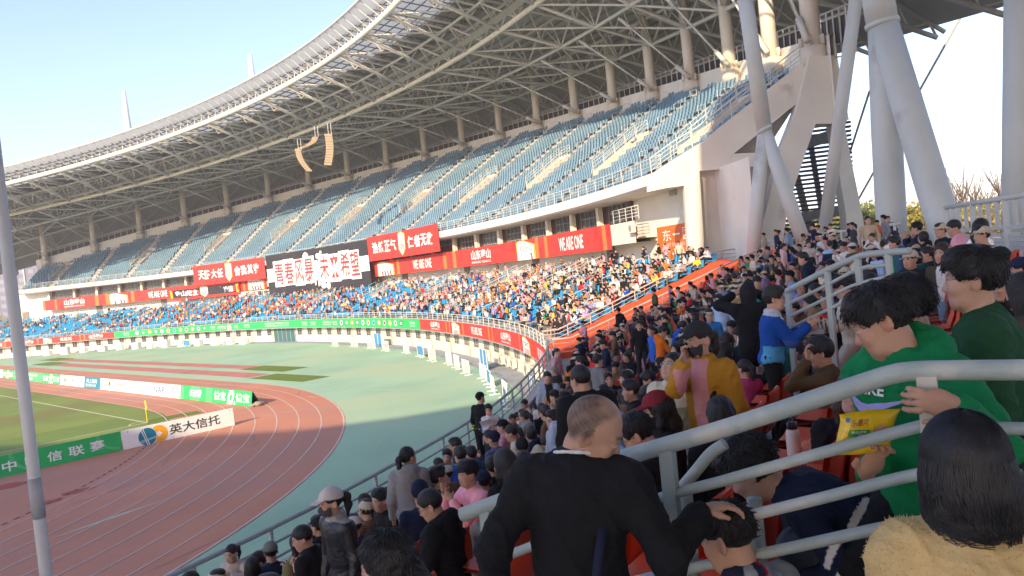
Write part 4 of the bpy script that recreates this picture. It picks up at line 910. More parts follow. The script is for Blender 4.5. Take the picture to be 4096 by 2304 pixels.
# added slab, unseen behind us to the south-west, its edge shaped to shade our block
wr = empty("shade_blocker", (-45, -110, 0), 0, "roofed end of the opposite stand behind the photographer, out of the picture", "grandstand")
p = MB()
hx = math.sin(R(SUN_AZ))/math.tan(R(SUN_EL)); hy = math.cos(R(SUN_AZ))/math.tan(R(SUN_EL)); OZ = 30.0
edge = [(20, -44), (28.0, -55.5), (31.5, -62), (35, -67.5), (39, -70.3), (43.8, -72.4), (50, -76.5), (60, -79.5), (66, -79.5), (72.2, -72.5), (85, -67.62), (86.2, -67.15), (89, -66.4), (112, -56)]
E_ = [np.array([x+hx*OZ+45, y+hy*OZ+110, OZ]) for x, y in edge]
poly = E_+[E_[-1]+[10, -75, 0], E_[0]+[-40, -110, 0], E_[0]+[-40, -5, 0]]
p.prism(poly, (0, 0, 1.0)); p.build("shade_slab", SHEET, wr)
p = MB()
for q in poly[-3:]: p.tube([q-[0, 0, OZ], q], .8, 10)
p.build("columns", COLM, wr)  # supports added under the unseen shade slab
# thin spring haze over the stadium
p = MB(); p.box((0, 0, 33.5), 1440, 1440, 69.2); hz = p.build("haze", None); hz['kind'] = "stuff"; hz['label'] = "thin pale haze over the stadium"
HM = bpy.data.materials.new("haze_air"); HM.use_nodes = True; HM.node_tree.nodes.remove(HM.node_tree.nodes["Principled BSDF"]); pv = HM.node_tree.nodes.new("ShaderNodeVolumePrincipled"); pv.inputs["Color"].default_value = (.9, .92, .95, 1); pv.inputs["Density"].default_value = .0009; pv.inputs["Anisotropy"].default_value = .2
HM.node_tree.links.new(pv.outputs[0], HM.node_tree.nodes["Material Output"].inputs["Volume"]); hz.data.materials.append(HM)
# ================================================================== OUR END OF THE BOWL
def floor_z(P):
    s, d = sd_of(P)
    if d < 1.4: return ZF if d > -.2 else 0.0
    if d > 11.0: return ZT
    return zrow(int((d-1.4)//TREAD)+1)-.02
# concourse behind the top row, outside the lower tier
p = MB(); p.grid(band([(13.8, ZT-.015), (26, ZT-.015), (26, -.05)], -122, -77.5, 2)); cc = p.build("concourse", CONC_L); tag(cc, kind='structure')
# the empty buffer block: seats under an orange cloth between two sloping rails
S_B, S_A = -84.4, -79.2
def radial_rail(s0, s1, label, mt_, h=(.2, .42, .64, .86), d0=.3, d1=12.2, rt=.045, rb=.024):
    ds = np.linspace(d0, d1, 14); pts = []
    for d in ds: pts.append(fp3(s0+(s1-s0)*(d-d0)/(d1-d0), d, max(2.95, 2.85+(d-1.0)*.36)-.05 if d < 11.2 else ZT))
    return rail_run("stair_railing", pts, list(h), 1.45, rt, rb, mt_, label, group="sloping railings beside the orange strip", postr=.035)
PINKR = mat("worn_pink_grey_rail_paint", (.52, .42, .37), .5, .12, 2.0)
radial_rail(S_B, S_B-.6, "nearer sloping four bar railing in front of the orange cloth strip", PINKR)
radial_rail(S_A, S_A+1.0, "farther sloping four bar railing between the orange cloth strip and the sunlit crowd", PINKR)
OC_ = mat("orange_cover_cloth", (.82, .10, .02), .75, .08, .6, .25, 2.5)
root = empty("seat_cover_cloth", fp3(S_B, 1, 3), 0, "long orange cloth covering the empty seat block between two sloping railings", "cover"); c0 = np.array(root.location)
p = MB(); G = []
for d in np.linspace(.5, 11.0, 22):
    row = []
    for u in np.linspace(0, 1, 9):
        s = (S_B+.25-.6*d/12)+((S_A-.3+1.0*d/12)-(S_B+.25-.6*d/12))*u; row.append(fp3(s, d, 3.12+(d-.8)*.352+.05*math.sin(d*7.85+u)+.03*math.sin(9*u+d))-c0)
    G.append(row)
p.grid(G); p.build("cloth", OC_, root, True)
p = MB()
for u, sg in ((0, 1), (1, 1)):
    p.grid([[q[0 if u == 0 else -1] for q in G], [q[0 if u == 0 else -1]-np.array([0, 0, .8]) for q in G]])
p.build("cloth_edge", OC_, root)
p = MB(); p.grid([[fp3(s, d, ZT+.012)-c0 for s in np.linspace(-86.5, -81.5, 5)] for d in (10.8, 12.6, 15.5)]); p.build("cloth_apron", OC_, root)
# front railing, pink panels and silver ledge before our rows
ss_ = np.arange(-122, -82.4, 1.5)
rail_run("front_railing", [fp3(s, .02, 2.95) for s in ss_], [.26, .50, .76], 1.55, .042, .026, RAILM, "grey green front railing running down to the left below our rows", postr=.038)
root = empty("front_ledge", fp3(-100, .2, 2.75), 0, "pink panel strip with a silver ledge at the foot of the front row", "ledge"); c0 = np.array(root.location)
p = MB(); p.grid([[fp3(s, .16, z)-c0 for s in ss_] for z in (2.7, 3.12)]); p.build("panels", mat("faded_pink_panel", (.62, .25, .28), .5, .1, 2), root)
p = MB(); p.grid([[fp3(s, d, z)-c0 for s in ss_] for d, z in ((.10, 3.10), (.10, 3.16), (.42, 3.17), (.42, 3.10))]); p.build("ledge_cap", mat("silver_ledge", (.62, .62, .64), .35, .08, 3, metal=.3), root)
# foreground stair railing: a vertical radial plane through two measured points
RP0, RP1 = at(3600, 1494, 2.32), at(1852, 2059, 3.15); rd = RP1-RP0; rn = np.cross(rd, [0, 0, 1]); rn /= np.linalg.norm(rn)
if np.dot(rn, RP0-CO) < 0: rn = -rn
def rp(x, y, off=0.0): return onplane(x, y, RP0+rn*off, rn)
root = empty("stair_railing", (RP0[0], RP0[1], floor_z(RP0)), 0, "thick worn grey green stair railing with four pipes across the foreground", "railing"); c0 = np.array(root.location)
FRM = mat("worn_rail_paint", (.37, .43, .41), .45, .16, 3.0, .2, 50, dirt=((.55, .56, .51), 3.0, .52))
FRM2 = mat("chipped_post_paint", (.55, .54, .47), .55, .15, 6.0, .15, 50, dirt=((.24, .12, .06), 7.0, .72))
def smooth_path(P, n=6):
    P = [P[0]]+list(P)+[P[-1]]; o = []
    for i in range(1, len(P)-2):
        for t in np.linspace(0, 1, n, endpoint=False):
            p0, p1, p2, p3 = P[i-1], P[i], P[i+1], P[i+2]; o.append(.5*((2*p1)+(p2-p0)*t+(2*p0-5*p1+4*p2-p3)*t*t+(-p0+3*p1-3*p2+p3)*t**3))
    o.append(P[-2]); return o
def pipe(name, px, r, off=0.0, mt_=FRM, n=16):
    p = MB(); p.tube(smooth_path([rp(x, y, off)-c0 for x, y in px]), r, n); return p.build(name, mt_, root, True)
pipe("top_rail", [(1852, 2059), (2019, 1998), (2430, 1851), (2902, 1712), (3430, 1540), (3560, 1500), (3640, 1486), (3760, 1482), (4090, 1480), (4300, 1480)], .0295)
pipe("bar", [(1960, 2250), (2572, 2016), (2900, 1921), (3254, 1821), (3640, 1716), (3720, 1708), (4090, 1715), (4300, 1718)], .0185)
pipe("bar", [(2720, 2140), (2988, 2066), (3312, 1986), (3637, 1904), (3760, 1898), (4090, 1904)], .0185)
pipe("bar", [(2400, 2360), (2731, 2281), (3130, 2198), (3566, 2105), (3700, 2098), (4090, 2100)], .0185)
def post(px, wd, off=0.0, mt_=FRM):
    p = MB(); a = rp(*px[0], off)-c0; b = np.array([a[0], a[1], -.02]); dd = rd/np.linalg.norm(rd); dd[2] = 0; dd /= np.linalg.norm(dd); p.beam(a, b, wd, wd, up=dd); return p.build("post", mt_, root)
post([(2668, 1800)], .046); post([(3705, 1492)], .052, 0, FRM2); post([(1946, 2030)], .046)
# lower flight of the same railing, seen behind
pipe("lower_brace", [(2728, 1950), (2786, 1882), (2842, 1815), (2900, 1775)], .021, .16)
p = MB(); a = rp(2738, 1950, .10)-c0; p.tube([a, np.array([a[0], a[1], -.3])], .026, 12); p.build("rear_post", FRM, root, True)
p = MB(); a = rp(3016, 1992, .22)-c0; p.tube([a, np.array([a[0], a[1], -.3])], .026, 12); p.build("rear_post", FRM, root, True)
# second stair railing, a few metres farther round, rising to a level landing rail
Q0, Q1 = at(3459, 1022, 7.3), at(3118, 1180, 8.3); qd = Q1-Q0; qn = np.cross(qd, [0, 0, 1]); qn /= np.linalg.norm(qn)
def qp(x, y): return onplane(x, y, Q0, qn)
root = empty("stair_railing", (Q0[0], Q0[1], floor_z(Q0)), 0, "grey green stair railing in the middle distance, climbing between seated rows to the concourse", "railing"); c0 = np.array(root.location)
def qpipe(name, px, r): p = MB(); p.tube(smooth_path([qp(x, y)-c0 for x, y in px]), r, 12); p.build(name, RAILM, root, True)
qpipe("top_rail", [(3118, 1180), (3290, 1090), (3415, 1034), (3470, 1018), (3570, 1008), (3640, 1004)], .031)
qpipe("bar", [(3140, 1222), (3290, 1150), (3415, 1085), (3480, 1066), (3560, 1060)], .018)
qpipe("bar", [(3155, 1268), (3300, 1196), (3420, 1140), (3560, 1105)], .018)
qpipe("bar", [(3165, 1310), (3310, 1240), (3420, 1185)], .018)
for x, y in ((3150, 1172), (3309, 1085), (3430, 1032), (3552, 1012)):
    p = MB(); a = qp(x, y)-c0; p.beam(a, np.array([a[0], a[1], 0]), .05, .05); p.build("post", RAILM, root)
# short hooped handrails on the aisles of our block
HG = "short hooped stair handrails among the seated crowd"
for (px, py, d, lab) in [(2050, 1490, 24, "small hooped handrail beside the woman in the pale blue jacket"), (2005, 1650, 20, "hooped handrail near the boy in the white and blue tracksuit"), (2555, 1145, 34, "hooped handrail against the orange strip near the purple dressed spectator"), (2240, 1350, 36, "lowest hooped handrail against the orange strip"), (2440, 1245, 34, "middle hooped handrail against the orange strip"), (2690, 1400, 19, "hooped handrail beside the boy in the blue puffer jacket"), (2940, 1090, 27, "upper hooped handrail against the orange strip")]:
    P = at(px, py, d); s, dd = sd_of(P); dd = min(max(dd, 2.2), 10.4); b0 = fp3(s, dd, floor_z(fp(s, dd))); root = empty("aisle_handrail", b0, 0, lab, "handrail", HG); t, n = ftan(s)
    p = MB(); p.tube(smooth_path([np.array([0, 0, 0])-n*.7+[0, 0, -.3], -n*.7+np.array([0, 0, .55]), -n*.6+np.array([0, 0, .72]), n*.55+np.array([0, 0, 1.12]), n*.7+np.array([0, 0, 1.05]), n*.72+np.array([0, 0, .5]), n*.72+np.array([0, 0, 0])]), .032, 8); p.build("pipe", RAILM, root, True)
# tall post close to the camera on the left
b = at(112, 1700, 3.1); root = empty("steel_post", (b[0], b[1], floor_z(b)), 0, "tall thin grey steel post close to the camera at the left edge", "post")
p = MB(); p.tube([(0, 0, -.1), (0, 0, b[2]-floor_z(b)+2.0)], .0225, 20); p.build("pipe", mat("grey_post_paint", (.62, .61, .60), .35, .06, 2, spec=.5), root, True)
p = MB(); bz = at(115, 1935, 3.1)[2]-floor_z(b); p.tube([(0, 0, bz-.14), (0, 0, bz+.02)], 0.0245, 20); p.build("clamp_band", mat("dark_post_band", (.40, .39, .40), .5), root, True)
# concourse fence: white bars above louvred panels
def fence(name, a, b, label, zt=1.35, panels=True, rt=.06):
    a = np.asarray(a); b = np.asarray(b); root = empty(name, a, 0, label, "fence", "fences along the concourse"); L = np.linalg.norm(b-a); t = (b-a)/L
    p = MB(); p.tube([(0, 0, zt), t*L+[0, 0, zt]], rt, 10); p.build("top_rail", STEEL, root, True)
    p = MB(); p.beam((0, 0, zt*.66), t*L+[0, 0, zt*.66], .05, .06); p.beam((0, 0, .12), t*L+[0, 0, .12], .05, .06); p.build("mid_rail", STEEL, root)
    p = MB()
    for x in np.arange(0, L+.01, 1.6): p.beam(t*x+[0, 0, -.02], t*x+[0, 0, zt], .09, .09)
    for x in np.arange(.4, L, .4): p.beam(t*x+[0, 0, zt*.66], t*x+[0, 0, zt-.02], .05, .09, up=t)
    p.build("bars", STEEL, root)
    if panels:
        p = MB()
        for z in np.arange(.18, zt*.63, .085): p.beam(t*.06+[0, 0, z], t*(L-.06)+[0, 0, z], .02, .07)
        p.build("louvre_panel", mat("pale_louvre_paint", (.58, .57, .50), .6, .12, 2, dirt=((.35, .32, .27), 6, .6)), root)
FZ = ZT
def fpt(px, py, d): P = at(px, py, d); return np.array([P[0], P[1], FZ])
fence("concourse_fence", fpt(3005, 960, 43), fpt(3180, 940, 41), "pale fence left of the forked slender prop with a small camera on its rail", 1.15)
fence("concourse_fence", fpt(3220, 930, 41), fpt(3490, 890, 37), "long pale fence below the louvre screen and pylon leg", 1.25)
fence("concourse_fence", fpt(3535, 880, 31), fpt(3600, 872, 30.5), "short pale fence beside the massive prop", 1.3)
fence("concourse_fence", at(3800, 842+190, 17)*[1, 1, 0]+[0, 0, FZ], at(4180, 760+250, 12.5)*[1, 1, 0]+[0, 0, FZ], "near fence of louvred panels and white bars at the right edge", 1.5, True, .05)
fence("concourse_fence", fpt(2815, 985, 52), fpt(2960, 965, 49), "pale fence at the top of the far stair by the lit pillar", 1.2, False)
# crowd barriers beside the track wall
BARM = mat("white_barrier_paint", (.78, .77, .72), .5, .06, 1)
BG = "white crowd barriers along the track wall"
def barrier(s, d, label, yaw=0.0, panel=None):
    c = fp3(s, d, .004); t, n = ftan(s); root = empty("crowd_barrier", c, math.atan2(t[1], t[0])+yaw, label, "barrier", BG)
    p = MB(); p.tube(smooth_path([np.array(q, float) for q in [(-1, 0, .12), (-1, 0, .95), (-.92, 0, 1.06), (.92, 0, 1.06), (1, 0, .95), (1, 0, .12)]], 4), .026, 6); p.tube([(-1, 0, .2), (1, 0, .2)], .022, 6); p.build("frame", BARM, root, True)
    p = MB()
    for x in np.linspace(-.88, .88, 12): p.tube([(x, 0, .2), (x, 0, 1.05)], .013, 4)
    p.build("bars", BARM, root)
    for x in (-.7, .7):
        f = MB(); f.beam((x, -.32, .05), (x, .32, .05), .06, .07); f.beam((x, 0, .05), (x, 0, .25), .05, .05); f.build("foot", BARM, root)
    if panel:
        f = MB(); f.beam((-.9, .02, .62), (.9, .02, .62), .01, .8); f.build("blue_sheet", mat("blue_plastic_sheet", (.06, .25, .48), .5, .1, 2), root)
bl = ["nearest the front railing", "second from the front railing", "third from the front railing", "fourth from the front railing", "fifth from the front railing", "below the near crest of the ribbon", "left of the near crest of the ribbon", "below the slogan of the near red ribbon", "left of that slogan", "below the seam of red and green ribbon", "under the last badge of the green ribbon", "beneath the row of round badges", "at the left of the badge row", "by the curved stair handrail", "right of the glass door", "left of the glass door", "far off left of the door", "below the far green ribbon", "below the far round badges", "where the far red ribbon starts", "below the far slogan", "farthest left along the far wall"]
ssb = [-80.5, -77.9, -75, -71.8, -68.5, -64.5, -60.2, -56.6, -52.6, -47.6, -42.0, -36.6, -31.4, -25.5, -20.5, 8.5, 15, 24, 33, 43, 52, 60]
for i, (s, l) in enumerate(zip(ssb, bl)): barrier(s, -2.2+.25*math.sin(i*2.1), "white crowd barrier "+l, .05*math.sin(i*1.7), i in (0, 3, 9, 17))
for i, (s, l) in enumerate([(-79, "blue sheeted gate panel leaning by the track wall nearest the railing"), (-62.7, "blue sheet panel behind the barriers below the near crest"), (-29.5, "blue sheet panel by the curved stair handrail")]):
    c = fp3(s, -.6, .0); t, n = ftan(s); root = empty("sheeted_gate", c, math.atan2(t[1], t[0]), l, "panel", "blue panels by the track wall"); p = MB(); p.beam((-1.1, 0, .75), (1.1, 0, .75), .06, 1.4); p.build("sheet", MATS["blue_plastic_sheet"], root)
    p = MB(); [p.tube([(x, .05, 0), (x, .05, 1.5)], .03, 6) for x in (-1.1, 0, 1.1)]; p.build("frame", BARM, root)
# small white tables and boxes stacked in front of the far wall
for i, s in enumerate(np.arange(9, 66, 4.4)):
    c = fp3(s, -1.5+.3*math.sin(i), 0); t, n = ftan(s); root = empty("storage_box", c, math.atan2(t[1], t[0])+.1*math.sin(i*3), "white equipment box standing in the row before the far wall under the ribbon boards", "box", "white boxes before the far wall")
    p = MB(); h = .9+.4*((i*7) % 3)/2; p.box((0, 0, h/2), 1.5, .8, h); p.build("casing", BARM, root); p = MB(); p.box((0, -.41, h*.55), 1.1, .02, h*.4); p.build("front_panel", [DARKP, MATS["blue_plastic_sheet"], mat("grey_box_front", (.45, .45, .42), .6)][i % 3], root)
# ================================================================== BEYOND THE STADIUM: trees, tower blocks
def leaf_crown(mb, c, rx, rz, n, size, rg):
    for _ in range(n):
        v = rg.normal(size=3); v /= np.linalg.norm(v); r_ = rg.uniform(.35, 1)**.5; q = np.asarray(c)+v*np.array([rx, rx, rz])*r_
        a = rg.normal(size=3); a /= np.linalg.norm(a); b_ = np.cross(a, rg.normal(size=3)); b_ /= np.linalg.norm(b_); s_ = size*rg.uniform(.5, 1.2); mb.poly([q+a*s_, q+b_*s_*.7, q-a*s_, q-b_*s_*.7])
LEAF = [mat("fresh_willow_leaf", (.17, .20, .05), .8, .3, .4), mat("yellow_green_leaf", (.27, .235, .04), .8, .3, .4), mat("dull_green_leaf", (.09, .13, .04), .8, .3, .4), mat("dry_reddish_twigs", (.26, .17, .10), .9, .3, .4)]
BARK = mat("tree_bark", (.13, .095, .07), .95, .2, 3)
def tree(px, py_top, d, hgt_px, kind, label, rg):
    top = at(px, py_top, d); B = np.array([top[0], top[1], -.05]); h = top[2]-B[2]; root = empty("tree", B, 0, label, "tree", "trees beyond the concourse"); tr = MB(); cr = MB(); r0 = .02*h+.08
    tr.tube([(0, 0, 0), (.02*h, 0, h*.35), (0, .02*h, h*.8)], [r0, r0*.7, r0*.25], 7)
    if kind == 3:
        for k in range(34):
            z = h*rg.uniform(.3, .85); a = rg.uniform(0, 6.28); l = h*rg.uniform(.12, .3); e = np.array([math.cos(a)*l*.55, math.sin(a)*l*.55, l]); tr.tube([(0, 0, z), (0, 0, z)+e*.6, (0, 0, z)+e+[0, 0, l*.2]], [r0*.28, r0*.18, r0*.09], 4, False)
            for q in range(3): f = e*rg.uniform(.4, .9); cr.tube([(0, 0, z)+f, (0, 0, z)+f+rg.normal(size=3)*l*.18+[0, 0, l*.3]], [r0*.09, r0*.05], 3, False)
        leaf_crown(cr, (0, 0, h*.62), h*.2, h*.35, 160, h*.012, rg)
    else:
        for k in range(9):
            a = k*.7+rg.uniform(0, .5); z = h*rg.uniform(.25, .55); l = h*rg.uniform(.2, .32); e = np.array([math.cos(a)*l, math.sin(a)*l, l*.8]); tr.tube([(0, 0, z), (0, 0, z)+e*.5, (0, 0, z)+e], [r0*.4, r0*.25, r0*.08], 5, False)
            leaf_crown(cr, np.array([0, 0, z])+e, h*.23, h*.17, 300, h*.026, rg)
        leaf_crown(cr, (0, 0, h*.78), h*.28, h*.2, 560, h*.026, rg)
    tr.build("trunk", BARK, root, True); cr.build("crown", LEAF[kind], root)
rg = np.random.default_rng(11)
TL = [(3490, 790, 105, 0, "green leafy tree just right of the pylon leg"), (3440, 800, 118, 0, "green leafy tree behind the pylon leg"), (3390, 815, 125, 1, "yellow green tree behind the leg base, left of the green ones"), (3320, 830, 130, 1, "yellow tree seen through the lower louvres"), (3250, 845, 128, 1, "yellow tree at the left of the louvre screen"), (3190, 850, 135, 0, "pale green tree far left behind the screen"), (3645, 800, 100, 1, "bright yellow tree between the massive prop and its raking leg"), (3700, 815, 112, 1, "yellow green tree close to the raking leg"), (3600, 830, 125, 1, "yellow tree hidden mostly by the massive prop"), (3800, 745, 110, 3, "bare twiggy tree just right of the raking leg"), (3845, 720, 118, 3, "tall bare tree with upright twigs, left one over the near fence"), (3895, 735, 112, 3, "bare reddish tree over the middle of the near fence"), (3945, 760, 125, 3, "lower bare tree over the near fence"), (3990, 712, 115, 3, "tall bare tree near the cut off prop"), (4025, 735, 122, 3, "bare tree touching the cut off prop"), (3820, 800, 100, 1, "golden shrubby tree low behind the near fence"), (3930, 800, 103, 1, "second golden shrubby tree low behind the near fence"), (4050, 790, 108, 3, "bare tree behind the cut off prop"), (3545, 815, 120, 0, "green tree behind the massive prop")]
for q in TL: tree(q[0], q[1], q[2], 0, q[3], q[4], rg)
# dry hedge belt under the trees, further woodland and tower blocks on the horizon
p = MB(); rgh = np.random.default_rng(5)
for k in range(900):
    a = rgh.uniform(R(58), R(82)); r_ = rgh.uniform(95, 150); leaf_crown(p, (CX+r_*math.sin(a), CY+r_*math.cos(a), rgh.uniform(.5, 6.5)), 1.6, 1.5, 6, .7, rgh)
o = p.build("undergrowth", mat("dry_golden_undergrowth", (.33, .25, .13), .9, .3, .3)); tag(o, "dry golden undergrowth beyond the concourse fences", "undergrowth", None, 'stuff')
p = MB()
for k in range(700):
    a = rgh.uniform(R(4), R(86)); r_ = rgh.uniform(330, 420); leaf_crown(p, (CX+r_*math.sin(a), CY+r_*math.cos(a), rgh.uniform(2, 8)), 6, 4, 9, 2.6, rgh)
o = p.build("far_woodland", mat("hazy_far_foliage", (.20, .19, .13), .9, .3, .05)); tag(o, "hazy far woodland along the horizon", "woodland", None, 'stuff')
for (px, w_, y0, d, lab) in [(18, 20, 1010, 330, "grey apartment tower left of the near post"), (92, 24, 1060, 300, "dark grey apartment block just right of the near post"), (150, 14, 1075, 360, "narrow pale tower between post and stand")]:
    P = at(px, y0, d); root = empty("apartment_block", (P[0], P[1], 0), R(-14), lab, "building", "tower blocks beyond the far end"); h = P[2]; p = MB(); p.box((0, 0, h/2), w_, 14, h); p.build("wall", mat("grey_tower_wall", (.30, .29, .33), .8, .08, .1), root)
    p = MB()
    for z in np.arange(3, h-2, 3.0):
        for x in np.arange(-w_/2+1.5, w_/2-1, 3.2): p.box((x, -7.03, z), 1.6, .1, 1.5)
    wo = p.build("windows", mat("hazy_tower_window", (.42, .43, .48), .4), root); wo['kind'] = "stuff"
    p = MB()
    for x in (-w_/2+.2, 0, w_/2-.2): p.box((x, -7.15, h/2), .35, .25, h)
    p.build("pilasters", WHITE, root)
# ================================================================== PEOPLE: implicit bodies meshed with surface nets
SKIN = mat("skin", 'VCOL', .52, .05, 14.0, .12, 90, spec=.35)
CLOTH = mat("cloth", 'VCOL', .85, .10, 5.0, .45, 30, spec=.2)
LEATHER = mat("black_leather", 'VCOL', .38, .10, 5.0, .5, 24, spec=.5)
HAIRM = mat("dark_hair", 'VCOL', .48, .25, 40.0, .55, 120, spec=.45, stretch=(1, 1, .15))
STRAND = mat("hair_strand", (.017, .016, .018), .46, .5, 30.0, spec=.4)
STRANDB = mat("brown_hair_strand", (.05, .026, .018), .4, .4, 30.0, spec=.5)
def unit(v): v = np.asarray(v, float); return v/(np.linalg.norm(v)+1e-12)
def rotm(axis, a):
    x, y, z = unit(axis); c, s = math.cos(a), math.sin(a); t = 1-c
    return np.array([[t*x*x+c, t*x*y-s*z, t*x*z+s*y], [t*x*y+s*z, t*y*y+c, t*y*z-s*x], [t*x*z-s*y, t*y*z+s*x, t*z*z+c]])
class Sdf:
    def __init__(s): s.p = []
    def cap(s, a, b, ra, rb=None, k=.03, sub=False): s.p.append(('c', np.asarray(a, float), np.asarray(b, float), ra, ra if rb is None else rb, k, sub)); return s
    def ell(s, c, A, r, k=.03, sub=False): s.p.append(('e', np.asarray(c, float), np.asarray(A, float), np.asarray(r, float), None, k, sub)); return s
    def chain(s, pts, r, k=.02):
        for i in range(len(pts)-1): s.cap(pts[i], pts[i+1], r[i], r[i+1], k)
        return s
    def plane(s, c, n, k=.01): s.p.append(('p', np.asarray(c, float), unit(n), None, None, k, True)); return s
    def mesh(s, res):
        lo = np.full(3, 1e9); hi = np.full(3, -1e9)
        for q in s.p:
            if q[6]: continue
            if q[0] == 'c': m_ = max(q[3], q[4]); l, h = np.minimum(q[1], q[2])-m_, np.maximum(q[1], q[2])+m_
            else: e = np.sqrt(((q[2].T*q[3])**2).sum(1)); l, h = q[1]-e, q[1]+e
            lo = np.minimum(lo, l); hi = np.maximum(hi, h)
        lo -= 3*res; hi += 3*res; n = np.ceil((hi-lo)/res).astype(int)+1
        ax = [lo[i]+res*np.arange(n[i]) for i in range(3)]; f = np.full(n, .12, np.float32)
        for q in s.p:
            k = max(q[5], 1e-4); mg = k+3*res
            if q[0] == 'p': sl_ = (slice(0, n[0]), slice(0, n[1]), slice(0, n[2]))
            else:
                if q[0] == 'c': m_ = max(q[3], q[4]); l, h = np.minimum(q[1], q[2])-m_-mg, np.maximum(q[1], q[2])+m_+mg
                else: e = np.sqrt(((q[2].T*q[3])**2).sum(1)); l, h = q[1]-e-mg, q[1]+e+mg
                a = np.clip(np.floor((l-lo)/res).astype(int), 0, n-1); b = np.clip(np.ceil((h-lo)/res).astype(int)+1, 1, n)
                if (b <= a).any(): continue
                sl_ = tuple(slice(a[i], b[i]) for i in range(3))
            X = ax[0][sl_[0]][:, None, None]; Y = ax[1][sl_[1]][None, :, None]; Z = ax[2][sl_[2]][None, None, :]
            if q[0] == 'c':
                ba = q[2]-q[1]; L2 = ba@ba+1e-12; dx, dy, dz_ = X-q[1][0], Y-q[1][1], Z-q[1][2]
                h_ = np.clip((dx*ba[0]+dy*ba[1]+dz_*ba[2])/L2, 0, 1); d = np.sqrt((dx-h_*ba[0])**2+(dy-h_*ba[1])**2+(dz_-h_*ba[2])**2)-(q[3]+(q[4]-q[3])*h_)
            elif q[0] == 'e':
                dx, dy, dz_ = X-q[1][0], Y-q[1][1], Z-q[1][2]; A = q[2]; r = q[3]
                u = [(dx*A[i][0]+dy*A[i][1]+dz_*A[i][2])/r[i] for i in range(3)]; k0 = np.sqrt(u[0]**2+u[1]**2+u[2]**2); k1 = np.sqrt((u[0]/r[0])**2+(u[1]/r[1])**2+(u[2]/r[2])**2)+1e-9; d = k0*(k0-1)/k1
            else: d = (X-q[1][0])*q[2][0]+(Y-q[1][1])*q[2][1]+(Z-q[1][2])*q[2][2]
            F = f[sl_]
            if q[6]:
                D = -d if q[0] != 'p' else d; h_ = np.maximum(k-np.abs(F-D), 0)/k; f[sl_] = np.maximum(F, D)+h_*h_*k*.25
            else: h_ = np.maximum(k-np.abs(F-d), 0)/k; f[sl_] = np.minimum(F, d)-h_*h_*k*.25
        return nets(f, lo, res)
def nets(f, lo, res):
    s = f < 0; c = s[:-1, :-1, :-1].astype(np.int8)
    cnt = sum(s[i:i+s.shape[0]-1, j:j+s.shape[1]-1, k:k+s.shape[2]-1].astype(np.int8) for i in (0, 1) for j in (0, 1) for k in (0, 1))
    act = (cnt > 0) & (cnt < 8); I = np.argwhere(act)
    if len(I) == 0: return np.zeros((0, 3)), np.zeros((0, 4), int)
    idx = np.full(act.shape, -1, np.int32); idx[act] = np.arange(len(I))
    cor = [(i, j, k) for i in (0, 1) for j in (0, 1) for k in (0, 1)]; val = {q: f[I[:, 0]+q[0], I[:, 1]+q[1], I[:, 2]+q[2]] for q in cor}
    acc = np.zeros((len(I), 3)); w_ = np.zeros(len(I))
    for q in cor:
        for a in range(3):
            if q[a] == 0:
                q2 = list(q); q2[a] = 1; q2 = tuple(q2); v0, v1 = val[q], val[q2]; m_ = (v0 < 0) != (v1 < 0); t = np.where(m_, v0/np.where(m_, v0-v1, 1), 0); p = np.tile(np.array(q, float), (len(I), 1)); p[:, a] = t; acc[m_] += p[m_]; w_[m_] += 1
    V = lo+(I+acc/w_[:, None])*res; Q = []
    for a in range(3):
        b, c_ = (a+1) % 3, (a+2) % 3; sh = [slice(None)]*3; s0 = list(sh); s1 = list(sh); s0[a] = slice(0, -1); s1[a] = slice(1, None); ed = s[tuple(s0)] != s[tuple(s1)]; E = np.argwhere(ed); E = E[(E[:, b] > 0) & (E[:, c_] > 0)]
        E = E[(E[:, b] < act.shape[b]) & (E[:, c_] < act.shape[c_])]
        def at_(db, dc): e = E.copy(); e[:, b] -= db; e[:, c_] -= dc; return idx[e[:, 0], e[:, 1], e[:, 2]]
        q = np.stack([at_(1, 1), at_(0, 1), at_(0, 0), at_(1, 0)], 1); inside = s[E[:, 0], E[:, 1], E[:, 2]]; q[~inside] = q[~inside][:, ::-1]; Q.append(q)
    Q = np.vstack(Q); return V, Q[(Q >= 0).all(1)]
_ph = np.random.default_rng(21).uniform(0, 6.28, (24,)); _kd = np.random.default_rng(22).normal(size=(24, 3))
def vnoise(V, scale, seed=0, n=8):
    o = np.zeros(len(V))
    for i in range(n): j = (i+seed*3) % 24; o += np.sin(V@(_kd[j]*scale*(1+.25*i))+_ph[j]+seed)/(1+.2*i)
    return o/n*1.6
def vnormals(V, F):
    n = np.zeros_like(V); fn = np.cross(V[F[:, 1]]-V[F[:, 0]], V[F[:, 2]]-V[F[:, 0]])
    for i in range(4): np.add.at(n, F[:, i], fn)
    return n/(np.linalg.norm(n, axis=1)[:, None]+1e-12)
X0, Y0, Z0 = np.eye(3)
